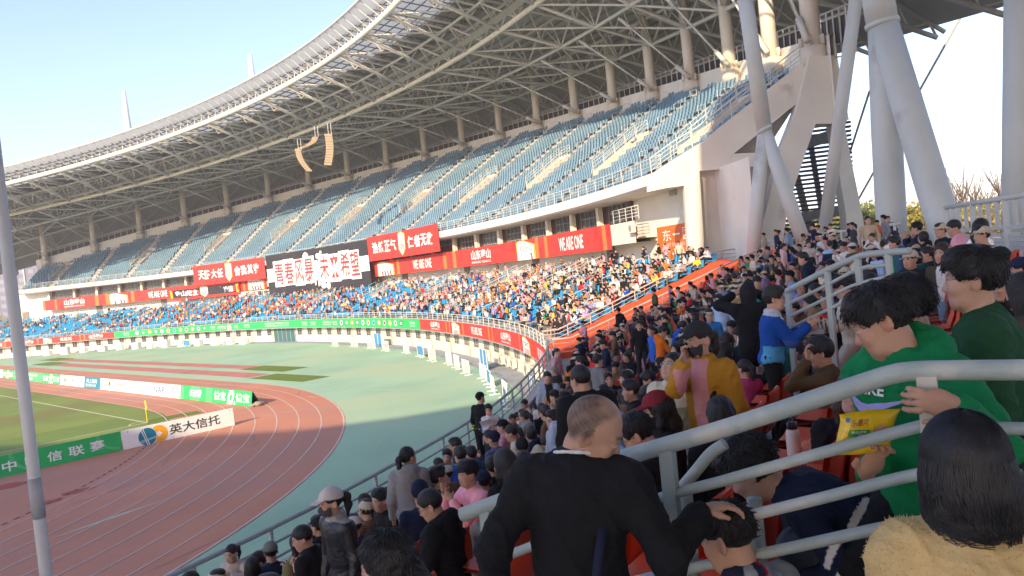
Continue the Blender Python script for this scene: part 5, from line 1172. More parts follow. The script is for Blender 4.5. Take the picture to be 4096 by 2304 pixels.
class Fig:
    """joints of one figure in metres, body frame: x right, y forward, z up, pelvis at the origin"""
    def __init__(s, size=1.0, kind='stand', lean=4, side=0, twist=0, head=(0, 0, 0), hs=None, girth=1.0, neckl=.88):
        s.s = size; s.hs = hs or (.55+.45*size); s.kind = kind; s.g = girth*size
        B = rotm(X0, -R(lean))@rotm(Y0, R(side)); s.u = B@Z0; s.f = B@Y0; s.x = X0.copy()
        T = rotm(s.u, -R(twist)); s.sx = T@unit(X0-s.u*np.dot(X0, s.u)); s.sf = np.cross(s.u, s.sx)
        s.neck = s.u*.49*size; s.sh = {e: s.u*.43*size+s.sx*e*.17*size*(.6+.4*girth) for e in (-1, 1)}; s.hip = {e: X0*e*.09*size for e in (-1, 1)}
        yaw, pit, rol = head; base = np.array([s.sx, unit(s.sf*(1 if abs(lean) < 40 else .3)+Z0*0), Z0]) if lean < 40 else np.array([s.sx, s.sf, s.u])
        H = rotm(Z0 if lean < 40 else s.u, -R(yaw)); hx, hy = H@X0 if lean < 40 else H@s.sx, None
        fw0 = H@(unit(np.array([s.sf[0], s.sf[1], 0])) if lean < 60 else unit(s.sf+s.u*.4)); up0 = Z0 if lean < 60 else unit(s.u*.8+Z0*.5)
        up0 = unit(up0-fw0*np.dot(up0, fw0)); hx = np.cross(fw0, up0); P_ = rotm(hx, R(pit)); fw = P_@fw0; up = P_@up0; Q_ = rotm(fw, R(rol)); up = Q_@up; hx = Q_@hx
        s.hA = np.array([hx, fw, up]); s.hc = s.neck+(s.u*.35+up*.65)*.165*s.hs*neckl+fw*.025*s.hs
        s.arm = {}; s.hand = {}
    def hl(s, p): return s.hc+np.asarray(p, float)@s.hA*s.hs                # head-local point
    def set_arm(s, e, wrist=None, pole=None, hdir=None, palm=None, curl=.35):
        S_ = s.sh[e]; L1, L2 = .285*s.s, .25*s.s
        if wrist is None:
            wrist = S_+np.array([e*.07, .04, -.52])*s.s if s.kind == 'stand' else np.array([e*.10, .30, .10])*s.s
        w_ = np.asarray(wrist, float); d = w_-S_; D = np.linalg.norm(d)
        if D > (L1+L2)*.995: d = d/D*(L1+L2)*.995; w_ = S_+d; D = (L1+L2)*.995
        dn = d/D; a = (L1*L1-L2*L2+D*D)/(2*D); h = math.sqrt(max(L1*L1-a*a, 1e-6)); pole = np.array([e*.5, -.6, -.7]) if pole is None else np.asarray(pole, float)
        pv = unit(pole-dn*np.dot(pole, dn)); el = S_+dn*a+pv*h; s.arm[e] = (S_, el, w_)
        hd = unit(w_-el) if hdir is None else unit(hdir); pn = np.asarray(palm, float) if palm is not None else unit(np.cross(hd, pv))*-e; pn = unit(pn-hd*np.dot(pn, hd)); s.hand[e] = (hd, pn, curl)
    def legs(s, h, splay=.0):
        """h: height of the pelvis above the floor"""
        s.leg = {}
        for e in (-1, 1):
            H_ = s.hip[e]
            if s.kind == 'stand':
                L = h-.07*s.s; kn = H_+np.array([e*.015, .03*s.s, -L*.49]); an = H_+np.array([e*.02, -.01, -L])
                if L < .70*s.s: kn = H_+np.array([e*.05, .22*s.s, -L*.45])
            else:
                kn = H_+np.array([e*(.05+splay), .42*s.s, .02+min(0, .42*s.s-h)*.0]); an = np.array([kn[0]+e*.01, kn[1]+.04, -h+.07*s.s])
            s.leg[e] = (H_, kn, an)
def hand_sdf(S, w_, hd, pn, curl, sc, e, fine=True):
    ac = np.cross(hd, pn)*-e                         # towards the thumb side
    A = np.array([ac, hd, pn]); S.ell(w_+hd*.045*sc, A, np.array([.040, .052, .017])*sc, .012); S.ell(w_+hd*.025*sc+ac*.022*sc+pn*.006*sc, A, np.array([.018, .03, .014])*sc, .012)
    for i, (o, L) in enumerate(((.030, .068), (.010, .078), (-.010, .072), (-.029, .056))):
        p = w_+hd*.088*sc+ac*o*sc; d = unit(hd+ac*o*(2.2 if fine else 1.0)); r_ = .0092*sc; cl = curl*(1+.12*math.sin(i*2.1)); pts = [p]; rr = [r_]
        for j, fr in enumerate((.45, .32, .23)):
            d = rotm(np.cross(d, pn), R(58*cl+8*j*cl))@d if cl > 0 else d; p = p+d*L*fr*sc; pts.append(p); rr.append(r_*(.95-.12*j))
        S.chain(pts, rr, .004)
    t0 = w_+hd*.018*sc+ac*.030*sc; d1 = unit(ac*.75+hd*.6+pn*.25); t1 = t0+d1*.036*sc; d2 = unit(ac*.25+hd*.95+pn*(.25+.5*curl)); t2 = t1+d2*.030*sc; S.chain([t0, t1, t2], [.0125*sc, .0105*sc, .0085*sc], .008)
def head_sdf(S, F, ears=True, fine=True):
    h = F.hs; A = F.hA; P = F.hl
    S.ell(P((0, -.012, .032)), A, np.array([.074, .094, .090])*h, .03); S.ell(P((0, .022, -.030)), A, np.array([.064, .070, .092])*h, .03)
    S.cap(P((-.028, .045, -.085)), P((.028, .045, -.085)), .030*h, .030*h, .03); S.cap(P((0, .058, -.097)), P((0, .062, -.100)), .020*h, .018*h, .02)
    if fine:
        for e in (-1, 1): S.ell(P((e*.032, .100, .004)), A, np.array([.019, .020, .013])*h, .014, True)
        S.cap(P((0, .082, .008)), P((0, .100, -.030)), .008*h, .0125*h, .012); S.cap(P((-.011, .090, -.034)), P((.011, .090, -.034)), .010*h, .010*h, .008)
        for e in (-1, 1):
            S.ell(P((e*.032, .080, .004)), A, np.array([.0165, .014, .0125])*h, .005); S.cap(P((e*.014, .086, .024)), P((e*.050, .072, .026)), .008*h, .006*h, .012); S.ell(P((e*.038, .062, -.030)), A, np.array([.026, .022, .024])*h, .02)
        S.cap(P((-.017, .081, -.064)), P((.017, .081, -.064)), .0075*h, .0075*h, .006); S.cap(P((-.015, .080, -.076)), P((.015, .080, -.076)), .008*h, .008*h, .006); S.cap(P((-.02, .094, -.0702)), P((.02, .094, -.0702)), .0026*h, .0026*h, .003, True)
    if ears:
        for e in (-1, 1):
            B = rotm(A[2], e*R(32))@A.T; S.ell(P((e*.081, -.016, -.008)), B.T, np.array([.0095, .023, .035])*h, .008); S.ell(P((e*.090, -.008, -.003)), B.T, np.array([.0075, .012, .020])*h, .004, True)
    S.cap(P((0, -.022, -.075)), F.neck-F.u*.01, .052*h, .060*F.s, .03)
def skin_cols(V, F, tone, hair='short', lips=1.0, gaze=0.0, hairc=(.02, .017, .016), stub=False):
    L = (V-F.hc)@F.hA.T/F.hs; x, y, z = L.T; c = np.tile(np.array(tone, float), (len(V), 1)); ax = np.abs(x)
    def bl(m_, col): c[:] = c*(1-m_[:, None])+np.array(col)*m_[:, None]
    front = np.clip((y-.045)/.02, 0, 1)*(np.linalg.norm(L, axis=1) < .16)
    warm = np.exp(-((ax-.042)/.022)**2-((z+.03)/.024)**2)*front; bl(.35*warm, (tone[0]*1.05, tone[1]*.80, tone[2]*.78))
    bl(.8*lips*np.exp(-(x/.021)**4-((z+.070)/.0105)**4)*front, (tone[0]*.80, tone[1]*.48, tone[2]*.50))
    bl(.9*np.exp(-((ax-.032)/.0135)**4-((z-.004)/.0062)**4)*front, (.62, .58, .54)); bl(.97*np.exp(-((ax-.032-gaze*np.sign(x)*.006)/.0068)**4-((z-.004)/.0066)**4)*front, (.022, .015, .012)); bl(.9*np.exp(-((ax-.032)/.016)**4-((z-.0115)/.0028)**2)*front, (.02, .015, .012))
    bl(.85*np.exp(-((ax-.034)/.019)**4-((z-.030-.10*(ax-.034)*(ax < .034))/.0050)**2)*front, (.03, .024, .022))
    ear = np.exp(-((ax-.085)/.012)**2-((z+.008)/.035)**2)*(np.abs(y+.01) < .03); bl(.35*ear, (tone[0]*1.05, tone[1]*.74, tone[2]*.70))
    if stub:                                         # shaven scalp with short grey stubble, thinner towards the crown
        hl = np.clip((z-.0-1.1*np.clip(y, -.02, .1)-.04*(y > 0))/.03, 0, 1)*(np.linalg.norm(L, axis=1) < .15)+np.clip((-.035-y)/.02, 0, 1)*np.clip((z+.055)/.02, 0, 1)*(z > -.08)
        hl = np.clip(hl, 0, 1)*np.clip(1.15-.75*np.clip((z-.065)/.05, 0, 1)*np.clip((y+.05)/.04, 0, 1), 0, 1); hl *= np.clip(.80+.30*vnoise(V, 130, 3), .3, 1); bl(np.clip(.95*hl, 0, 1), (.055, .048, .045))
    return c
def hair_sdf(F, kind):
    S = Sdf(); h = F.hs; A = F.hA; P = F.hl
    def cran(g, up=0): S.ell(P((0, -.014, .036+up)), A, np.array([.079+g, .100+g, .094+g])*h, .02)
    face = lambda zc=-.032, rz=.086, ry=.075, yc=.092, rx=.073: S.ell(P((0, yc, zc)), A, np.array([rx, ry, rz])*h, .012, True)
    ears = lambda: [S.ell(P((e*.085, .018, -.026)), A, np.array([.03, .034, .042])*h, .012, True) for e in (-1, 1)]
    nape = lambda z: S.plane(P((0, 0, z)), -(A[2]*1.0-A[1]*.55), .02)
    if kind in ('short', 'crop', 'shaggy', 'curly', 'pony', 'bun', 'tight'):
        g = {'short': .008, 'crop': .003, 'shaggy': .012, 'curly': .017, 'pony': .004, 'bun': .005, 'tight': .002}[kind]; cran(g, .004)
        if kind in ('short', 'shaggy', 'curly'): S.ell(P((0, .050, .098)), A, np.array([.062, .052, .030])*h, .03); S.ell(P((.02, .0, .122)), A, np.array([.06, .07, .02])*h, .03)
        face(-.026, .088, .078, .092, .080); ears(); nape(-.070 if kind in ('short', 'shaggy', 'curly') else -.085)
        if kind == 'pony': S.chain([P((0, -.105, .045)), P((0, -.150, .020)), P((0, -.155, -.06)), P((0, -.135, -.15))], [.026*h, .034*h, .030*h, .012*h], .03)
        if kind == 'bun': S.ell(P((0, -.105, .062)), A, np.array([.046, .042, .046])*h, .02)
    elif kind == 'fringe': cran(.010, .003); S.ell(P((0, -.02, -.02)), A, np.array([.088, .09, .09])*h, .03); face(-.055, .085, .07, .10); S.plane(P((0, 0, -.085)), -A[2], .02)
    elif kind in ('bob', 'bobloose'):
        cran(.016, .0); S.ell(P((0, -.024, -.045)), A, np.array([.098, .098, .120])*h, .04); S.cap(P((-.058, -.02, -.06)), P((-.066, -.02, -.145)), .045*h, .040*h, .04); S.cap(P((.058, -.02, -.06)), P((.066, -.02, -.145)), .045*h, .040*h, .04); S.cap(P((0, -.06, -.05)), P((0, -.066, -.150)), .055*h, .05*h, .04)
        face(-.045, .105, .07, .098, .068); S.plane(P((0, 0, -.158)), -A[2], .015)
    elif kind == 'long':
        cran(.010, .0); S.chain([P((0, -.04, .0)), P((0, -.075, -.12)), P((0, -.085, -.30))], [.088*h, .080*h, .045*h], .04)
        for e in (-1, 1): S.chain([P((e*.062, -.005, .02)), P((e*.078, .0, -.09)), P((e*.075, .01, -.24))], [.034*h, .030*h, .014*h], .03)
        face(-.035, .095, .072, .094, .066)
    return S
def strands(F, n, kind, seed, mt_, parent, name="hair_strands"):
    rg_ = np.random.default_rng(seed); b = MB(); h = F.hs; gk = {'short': .008, 'crop': .003, 'shaggy': .012, 'curly': .017, 'bob': .016}[kind]+.0015; rad = np.array([.079, .100, .094])+gk; c0 = np.array([0, -.014, .038]); wh = unit(np.array([.05, -.35, 1.0]))
    k = 0; tries = 0
    while k < n and tries < n*8:
        tries += 1; v = unit(rg_.normal(size=3)); p = c0+v*rad
        if kind == 'bob':
            if v[2] < -.1 or (v[1] > .55 and v[2] < .75): continue
        else:
            if v[2] < -.35+.25*v[1] or (v[1] > .3 and v[2] < .30+.25*v[1]) or (abs(v[0]) > .8 and v[2] < -.05 and v[1] > -.3): continue
        L = {'short': .045, 'shaggy': .07, 'curly': .06, 'crop': .02, 'bob': .40}[kind]*rg_.uniform(.7, 1.3); m_ = 11 if kind == 'bob' else 5; pts = []; ph = rg_.uniform(0, 6.28); lift = rg_.uniform(.0, .05)*(1 if kind == 'bob' else (2.0 if rg_.random() < .8 else 6.0))
        q = p.copy(); part = np.array([0.02, 0, 0])
        for j in range(m_+1):
            pts.append(q.copy()); w_ = unit((q-c0)/rad)
            if kind == 'bob': d = unit((w_-unit(np.array([.1, -.1, 1.0]))*np.dot(w_, [.1, -.1, 1]))*1.0+np.array([0, 0, -.6])+rg_.normal(size=3)*.05)
            else: d = unit(w_-wh*np.dot(w_, wh)*1.0+np.array([0, .45 if q[1] > -.03 else -.05, -.35])+rg_.normal(size=3)*(.25 if kind != 'curly' else .75))
            d = d-w_*np.dot(d, w_)*.9; q = q+unit(d)*L/m_; e = (q-c0)/rad; r_ = np.linalg.norm(e)
            if kind == 'bob' and q[2] < .0: q = np.array([q[0], q[1], q[2]]); e2 = np.array([q[0]/.104, (q[1]+.024)/.112]); r2 = np.linalg.norm(e2); q[:2] = np.array([e2[0]*.104, e2[1]*.112-.024])/max(r2, 1e-3)*(1+lift*.6)
            else: q = c0+e/r_*rad*(1+lift*j/m_)
            if kind == 'bob' and q[2] < -.160-.012*math.sin(ph*3): break
        if len(pts) < 3: continue
        W_ = [F.hl(t) for t in pts]; r0 = (.0034 if kind == 'bob' else .0042)*h; b.tube(W_, [r0*(1-.75*j/(len(W_)-1)) for j in range(len(W_))], 4, False); k += 1
    return b.build(name, mt_, parent, True)
def clothes_top(F, st):
    """st: style keys: puff, hood, collar, hem, sleeve (share of the arm), open"""
    S = Sdf(); g = F.g; s = F.s; pf = st.get('puff', 0.0); A = np.array([F.sx, F.sf, F.u]); A0 = np.array([F.x, unit(F.f), F.u])
    S.ell(F.u*.33*s, A, np.array([.165*g+pf, .112*g+pf, .19*s]), .06); S.ell(F.u*.13*s+F.f*.012*s, A0, np.array([.150*g+pf, .110*g+pf, .18*s]), .06); S.ell(F.u*(-.01)*s, A0, np.array([.158*g+pf, .122*g+pf, .10*s]), .05)
    if st.get('hem', 0): S.ell(-F.u*st['hem']*.5*s, A0, np.array([.165*g+pf, .128*g+pf, st['hem']*.75*s]), .05)
    S.cap(F.sh[-1]*.92+F.u*.012*s, F.sh[1]*.92+F.u*.012*s, .066*g+pf*.5, .066*g+pf*.5, .06); S.cap(F.neck-F.u*.07*s, F.neck-F.u*.012*s, .085*s, .064*s, .04)
    fs = st.get('sleeve', .93)
    for e in (-1, 1):
        a, b, c = F.arm[e]; r1, r2, r3 = .060*g+pf*.7, .050*g+pf*.7, .040*g+pf*.5
        if fs <= .5: t = fs*2; S.cap(a, a+(b-a)*t, r1, r1+(r2-r1)*t+.006, .04)
        else: S.cap(a, b, r1, r2, .04); t = (fs-.5)*2; S.cap(b, b+(c-b)*t, r2, r3+.004, .03)
    if st.get('hood'):
        pts = [F.neck+F.sx*math.sin(t)*.105*s-F.sf*math.cos(t)*.095*s+F.u*(-.005-.03*math.cos(t+math.pi)*1.2)*s for t in np.linspace(-2.0, 2.0, 9)]; S.chain(pts, [.032*s, .04*s, .046*s, .052*s, .056*s, .052*s, .046*s, .04*s, .032*s], .03); S.ell(F.neck-F.sf*.10*s-F.u*.06*s, A, np.array([.10, .045, .085])*s, .05)
    if st.get('collar'):
        pts = [F.neck+F.sx*math.sin(t)*.068*s-F.sf*math.cos(t)*.066*s+F.u*.022*s for t in np.linspace(-2.6, 2.6, 11)]; S.chain(pts, [.020*s]*11, .02)
    return S
def trousers_sdf(F):
    S = Sdf(); g = F.g; A0 = np.array([F.x, Y0, Z0]); S.ell((0, -.005, -.01), A0, np.array([.150*g, .118*g, .115*F.s]), .05)
    for e in (-1, 1):
        a, b, c = F.leg[e]; S.cap(a, b, .086*g, .064*g, .05); S.cap(b, c+(b-c)*.06, .060*g, .050*g, .04)
    return S
def body_sdf(F, fine):
    S = Sdf(); g = F.g; s = F.s; A = np.array([F.sx, F.sf, F.u]); head_sdf(S, F, True, fine)
    S.ell(F.u*.30*s, A, np.array([.135*g, .09*g, .20*s]), .05); S.ell(F.u*.05*s, A, np.array([.125*g, .09*g, .15*s]), .05); S.cap(F.sh[-1]*.9, F.sh[1]*.9, .045*g, .045*g, .05)
    for e in (-1, 1):
        a, b, c = F.arm[e]; S.cap(a, b, .043*g, .036*g, .03); S.cap(b, c, .035*g, .025*g, .02); hand_sdf(S, c, *F.hand[e][:2], F.hand[e][2], s*1.0, e, fine)
        a, b, c = F.leg[e]; S.cap(a, b, .07*g, .048*g, .04); S.cap(b, c, .046*g, .034*g, .03); S.cap(c, c+np.array([e*.02, .13*s, -.04*s]), .034*s, .026*s, .02)
    return S
def put(name, S, res, mt_, cols, parent, fold=0.0, seed=0, disp=None):
    V, Q = S.mesh(res)
    if len(V) == 0: return None
    if fold:                                         # soft sag plus sharp crease ridges
        n_ = vnormals(V, Q); rid = (1-np.abs(np.clip(vnoise(V*np.array([1.3, 1.3, .8]), 11, seed+4, 5), -1, 1)))**4+.6*(1-np.abs(np.clip(vnoise(V*np.array([.8, .8, 1.5]), 20, seed+7, 5), -1, 1)))**5; V = V+n_*(fold*vnoise(V, 15, seed)+.6*fold*vnoise(V*np.array([1, 1, 1.9]), 30, seed+2)+(1.9 if res < .010 else .9)*fold*(rid-.35))[:, None]
    if disp is not None: n_ = vnormals(V, Q); V = V+n_*disp(V)[:, None]
    c = cols(V) if callable(cols) else np.tile(np.array(cols, float), (len(V), 1)); return link(name, mesh_np(name, V, Q, True, cols=c), mt_, parent)
TONE = (.55, .325, .225)
def person(label, px, py, hp, size=1.0, fa=0, kind='sit', top=(.03, .03, .035), bot=(.03, .03, .04), hair='short', lean=6, side=0, twist=0, head=(0, 0, 0), st=None, arms=None, hat=None, hatc=(.02, .02, .025), mask=None, glasses=False, hairc=(.014, .012, .013), group=None, d=None, girth=1.0, tone=TONE, res=None, topcol=None, leather=False, strand=0, extra=None, splay=.02, pose=None, stub=False, hs=None, neckl=.88):
    """a figure whose head is centred on (px, py) of the photograph, hp pixels from chin to crown; fa: facing seen from the camera (0 away, 90 right, 180 towards, -90 left)"""
    st = dict(st or {}); hs_ = hs or (.55+.45*size); d = d or FPX*.25*hs_/hp; Hw = at(px, py, d); az = math.atan2(Hw[0]-CX, Hw[1]-CY)+R(fa); F = Fig(size, kind, lean, side, twist, head, hs, girth, neckl)
    c, s = math.cos(az), math.sin(az); M = np.array([[c, -s, 0], [s, c, 0], [0, 0, 1.0]])     # body frame rows -> world: v @ M
    pel = Hw-F.hc@M; fz = floor_z(pel); h = pel[2]-fz
    if kind == 'sit' and h < .36: h = .36
    if kind == 'sit' and h > .80: F.kind = 'stand'
    if F.kind == 'stand' and h < .5: F.kind = 'sit'
    toloc = lambda P: (np.asarray(P)-pel)@M.T
    for e in (-1, 1): F.set_arm(e)
    if arms:
        for e, a in arms.items():
            a = dict(a); wr = a.pop('w'); wr = toloc(at(*wr[1:])) if isinstance(wr[0], str) else np.array(wr, float)*size
            for q_ in ('hdir', 'palm', 'pole'):
                if q_ in a and isinstance(a[q_][0], str): a[q_] = M@(CR*a[q_][1]+CU*a[q_][2]+CF*a[q_][3])
            F.set_arm(e, wr, **a)
    F.legs(h, splay)
    root = empty("person", (pel[0], pel[1], pel[2]-h), -az, label, "person", group); hold = np.array([0, 0, h]); res = res or float(np.clip(d*.0013, .0065, .024)); fine = res < .017
    def fix(o):
        if o is not None: o.location = hold
        return o
    seed = int(abs(px*7+py)) % 17
    fix(put("body", body_sdf(F, fine), res, SKIN, lambda V: skin_cols(V, F, tone, stub=stub), root))
    if hair and hair not in ('bald', 'none'):
        hn = fix(put("hair", hair_sdf(F, hair), res, HAIRM, hairc, root, disp=lambda V: (.0045*vnoise(V, 45, seed)+.004*vnoise(V, 95, seed+1))*F.hs*(.3 if hair in ('tight', 'crop', 'bob') else 1)))
        if strand: fix(strands(F, strand, hair if hair in ('shaggy', 'curly', 'crop', 'bob') else 'short', seed, STRANDB if hairc[0] > .03 else STRAND, root))
    if topcol is None: tc = top
    else: tc = lambda V: topcol(V, F, np.tile(np.array(top, float), (len(V), 1)))
    fix(put("jacket" if not st.get('tee') else "shirt", clothes_top(F, st), res*1.1, LEATHER if leather else CLOTH, tc, root, .004*(1 if fine else .6), seed))
    fix(put("trousers", trousers_sdf(F), res*1.3, CLOTH, bot, root, .004, seed+1))
    if d < 16:
        for e in (-1, 1):
            S = Sdf(); a = F.leg[e][2]; S.cap(a+np.array([0, -.03*size, -.02*size]), a+np.array([e*.02, .15*size, -.04*size]), .045*size, .038*size, .03); fix(put("shoe", S, res*1.3, CLOTH, (.25, .24, .23) if seed % 2 else (.03, .03, .03), root))
    P = F.hl; A = F.hA; hh = F.hs
    if hat:
        S = Sdf()
        if hat == 'cap':
            S.ell(P((0, -.012, .045)), A, np.array([.090, .112, .098])*hh, .01); S.plane(P((0, 0, .038)), -(A[2]-A[1]*.08), .006); V0 = None
            for u in np.linspace(-1, 1, 7): S.cap(P((u*.058, .075, .046)), P((u*.050, .175-.030*u*u, .030-.012*u*u)), .0075*hh, .006*hh, .012)
        elif hat == 'bucket': S.ell(P((0, -.01, .05)), A, np.array([.090, .108, .088])*hh, .01); S.plane(P((0, 0, .035)), -A[2], .006); [S.cap(P((.095*math.cos(t), -.008+.115*math.sin(t), .040)), P((.125*math.cos(t), -.008+.148*math.sin(t), .012)), .007*hh, .006*hh, .012) for t in np.linspace(0, 6.28, 17)[:-1]]
        elif hat == 'beanie': S.ell(P((0, -.012, .045)), A, np.array([.090, .110, .105])*hh, .01); S.plane(P((0, 0, .005)), -(A[2]-A[1]*.35), .008)
        elif hat == 'hood': S.ell(P((0, -.022, .012)), A, np.array([.105, .122, .135])*hh, .02); S.cap(P((0, -.03, -.06)), F.neck-F.u*.03, .09*hh, .10*F.s, .05); S.ell(P((0, .10, -.01)), A, np.array([.078, .085, .105])*hh, .02, True)
        fix(put("cap" if hat != 'hood' else "hood", S, res*.9, CLOTH, hatc, root, .0008, seed))
    if mask:
        S = Sdf(); S.ell(P((0, .026, -.058)), A, np.array([.075, .080, .070])*hh, .01); S.cap(P((0, .090, -.028)), P((0, .108, -.05)), .016*hh, .014*hh, .03); S.plane(P((0, .02, -.016)), A[2]-A[1]*.12, .006); S.plane(P((0, .018, 0)), -A[1], .006)
        for e in (-1, 1): S.chain([P((e*.066, .03, -.038)), P((e*.079, .0, -.012))], [.0028*hh, .0028*hh], .002)
        fix(put("face_mask", S, res*.85, CLOTH, mask, root))
    if glasses:
        b = MB()
        for e in (-1, 1):
            b.tube([P((e*.033+.023*math.cos(t), .100-.25*abs(e*.033+.023*math.cos(t))*.4, .002+.017*math.sin(t))) for t in np.linspace(0, 6.2832, 15)], .0019*hh, 5, False); b.tube([P((e*.056, .094, .006)), P((e*.077, .06, .008)), P((e*.080, -.005, .006))], .0018*hh, 5)
        b.tube([P((-.011, .102, .004)), P((.011, .102, .004))], .0018*hh, 5); g_ = b.build("glasses", mat("glasses_frame", (.03, .03, .03) if glasses is True else glasses, .35) if glasses is True else mat("pale_glasses_frame", glasses, .35), root); fix(g_)
    if extra: extra(F, root, fix, toloc)
    return root, F, pel, M
# ================================================================== THE SPECTATORS OF OUR BLOCK, nearest first
BLK = (.012, .012, .014); NAVY = (.012, .018, .045); GREY = (.22, .22, .22); CRM = (.62, .56, .43); WHT = (.72, .70, .68); BEI = (.50, .42, .32); PNK = (.72, .33, .36); BRN = (.12, .075, .045); RED_ = (.60, .03, .035)
NEAR = "spectators close to the camera"; MID = "spectators in the middle rows of our block"
def loc_on_front(F, side=1): return F
def decal(F, root, fix, pts, col, name, off=.0):
    """thin printed shape on the chest or back, laid on the body surface by projecting along the torso's front"""
    pass
def fleece(F, root, fix, toloc):
    """short fibres standing off the fluffy jacket"""
    jm = [c for c in root.children if c.name.startswith("jacket")][0].data; V = np.array([v.co[:] for v in jm.vertices]); Nn = np.array([v.normal[:] for v in jm.vertices]); rg_ = np.random.default_rng(2); b = MB()
    for i in rg_.choice(len(V), min(7000, len(V)), False):
        d = unit(Nn[i]+rg_.normal(size=3)*.55); b.tube([V[i]-d*.001, V[i]+d*.0035, V[i]+d*.0055+rg_.normal(size=3)*.002], [.0012, .0009, .0003], 3, False)
    fix(b.build("fleece_fibres", mat("pale_yellow_fleece", (.70, .51, .24), .9, .2, 20), root))
# bald man in black, hand on the boy's head
def bald_extra(F, root, fix, toloc):
    P = []
    S = Sdf(); S.chain([F.sh[1]*.62+F.u*.055-F.sf*.03, F.sh[1]*.66-F.sf*.125+F.u*-.06, F.sh[1]*.45-F.u*.20-F.sf*.128, F.sh[1]*.55-F.u*.42-F.sf*.12], [.014, .014, .014, .014], .004); fix(put("shoulder_strap", S, .006, CLOTH, (.018, .022, .05), root))
    S = Sdf(); pts = [F.neck+F.sx*math.sin(t)*.072-F.sf*math.cos(t)*.070+F.u*(.012+.012*math.cos(t)) for t in np.linspace(-2.4, 2.4, 13)]; S.chain(pts, [.006]*13, .004); fix(put("undershirt_collar", S, .005, CLOTH, WHT, root))
person("balding man in a black sweatshirt laying his hand on a boy's cropped head", 2375, 1722, 275, .93, fa=4, kind='stand', top=BLK, bot=BLK, hair='none', lean=8, twist=14, head=(76, -32, 10), neckl=.70, side=4, stub=True, st={'puff': .012}, group=NEAR, d=2.48, hs=.93, girth=.98, arms={1: {'w': ('px', 2806, 2040, 2.50), 'pole': (.5, -.3, -1), 'hdir': (.85, .30, .02), 'palm': (.25, .1, -1), 'curl': .40}, -1: {'w': (-.30, .10, .02)}}, extra=bald_extra, tone=(.50, .29, .20))
def ny_top(V, F, c):
    a = np.arctan2(V@F.sx, -(V@F.sf)); z = V@F.u/F.s
    c[(a > .25) & (z > .30)] = (.28, .30, .32); c[(np.abs(a-.15) < .12)] = (.55, .02, .03); c[(a > .9) & (z < .40)] = (.70, .68, .66); c[(a > 1.5)] = (.55, .02, .03); c[(np.abs(a+.6) < .25) & (z > .36)] = (.30, .32, .35); return c
person("boy under the balding man's palm, seen from behind in a navy, grey and red jacket", 2910, 2150, 248, .86, fa=-48, kind='stand', top=(.02, .025, .06), hair='crop', head=(-14, -18, 0), st={'collar': 1, 'puff': .015}, topcol=ny_top, group=NEAR, d=2.58, hs=.90, strand=900)
def stripe_top(V, F, c):
    z = V@F.u/F.s; y = V@F.sf/F.s; x = V@F.sx/F.s; w_ = (z-.13)+.35*x; m_ = ((np.abs(w_) < .014) | (np.abs(w_-.06) < .014)) & (x < -.03) & (y < .12); c[m_] = WHT; return c
person("young man in navy bending low to the left behind the railing, curly black hair", 3000, 1880, 235, .96, fa=-84, kind='stand', top=NAVY, bot=(.05, .07, .10), hair='curly', lean=68, head=(8, 8, 4), topcol=stripe_top, group=NEAR, d=3.05, strand=1400, arms={1: {'w': (.16, .42, -.12)}, -1: {'w': (-.18, .44, -.10)}})
# boy in the green hooded top with a bag of crisps
def swoosh(F, root, fix, toloc):
    from mathutils.bvhtree import BVHTree
    jm = [c for c in root.children if c.name.startswith("jacket")][0].data; tree_ = BVHTree.FromPolygons([v.co.copy() for v in jm.vertices], [tuple(p.vertices) for p in jm.polygons]); c0 = F.u*.385*F.s+F.sx*.055; rx = -F.sx
    def fn(u, v, off):
        q = c0+rx*(u-.5)*.23+F.u*(v-.5)*.13+F.sf*.5; hit_ = tree_.ray_cast(Vector(q), Vector(-F.sf))[0]
        return (np.array(hit_) if hit_ is not None else q-F.sf*.34)+F.sf*off*.4
    b = MB(); b.grid([[fn(u, (1-t)*lo+t*hi, .012) for u, lo, hi in ((.0, .40, .46), (.05, .10, .42), (.12, -.02, .34), (.2, -.06, .24), (.3, -.02, .21), (.42, .06, .25), (.6, .17, .31), (.8, .30, .39), (1., .44, .45))] for t in (0, .33, .66, 1)]); fix(b.build("logo_tick", mat("lilac_print", (.42, .40, .78), .6), root))
    b = MB(); text_on(b, "NIKE", fn, .08, .62, .46, .78, .014, .03, .2); fix(b.build("logo_lettering", TEXTW, root))
person("boy in a bright green hooded top with a lilac tick holding a yellow crisp bag", 3525, 1290, 330, .97, fa=-146, kind='stand', top=(.008, .21, .07), bot=BLK, hair='shaggy', hs=.92, lean=7, head=(60, -24, 6), twist=-6, st={'hood': 1, 'puff': .008, 'hem': .12}, group=NEAR, d=2.62, girth=.90, strand=2400, arms={-1: {'w': ('px', 3812, 1612, 2.20), 'pole': ('img', .7, -.6, .2), 'hdir': ('img', -1, .06, .10), 'palm': ('img', -.1, 0, 1), 'curl': .62}, 1: {'w': ('px', 3470, 1905, 2.50), 'pole': ('img', .5, -.8, .2), 'hdir': ('img', .15, .8, -.3), 'palm': ('img', .1, .4, -1), 'curl': .45}}, extra=swoosh, tone=(.50, .28, .19))
person("girl seen from behind with a black bob over a fluffy pale yellow jacket", 3862, 1884, 385, .86, fa=-12, kind='stand', top=(.68, .48, .21), hair='bob', extra=fleece, head=(0, -4, 0), st={'puff': .045, 'collar': 0}, group=NEAR, d=1.90, hs=1.0, girth=1.08, strand=2600, res=.007, tone=TONE)
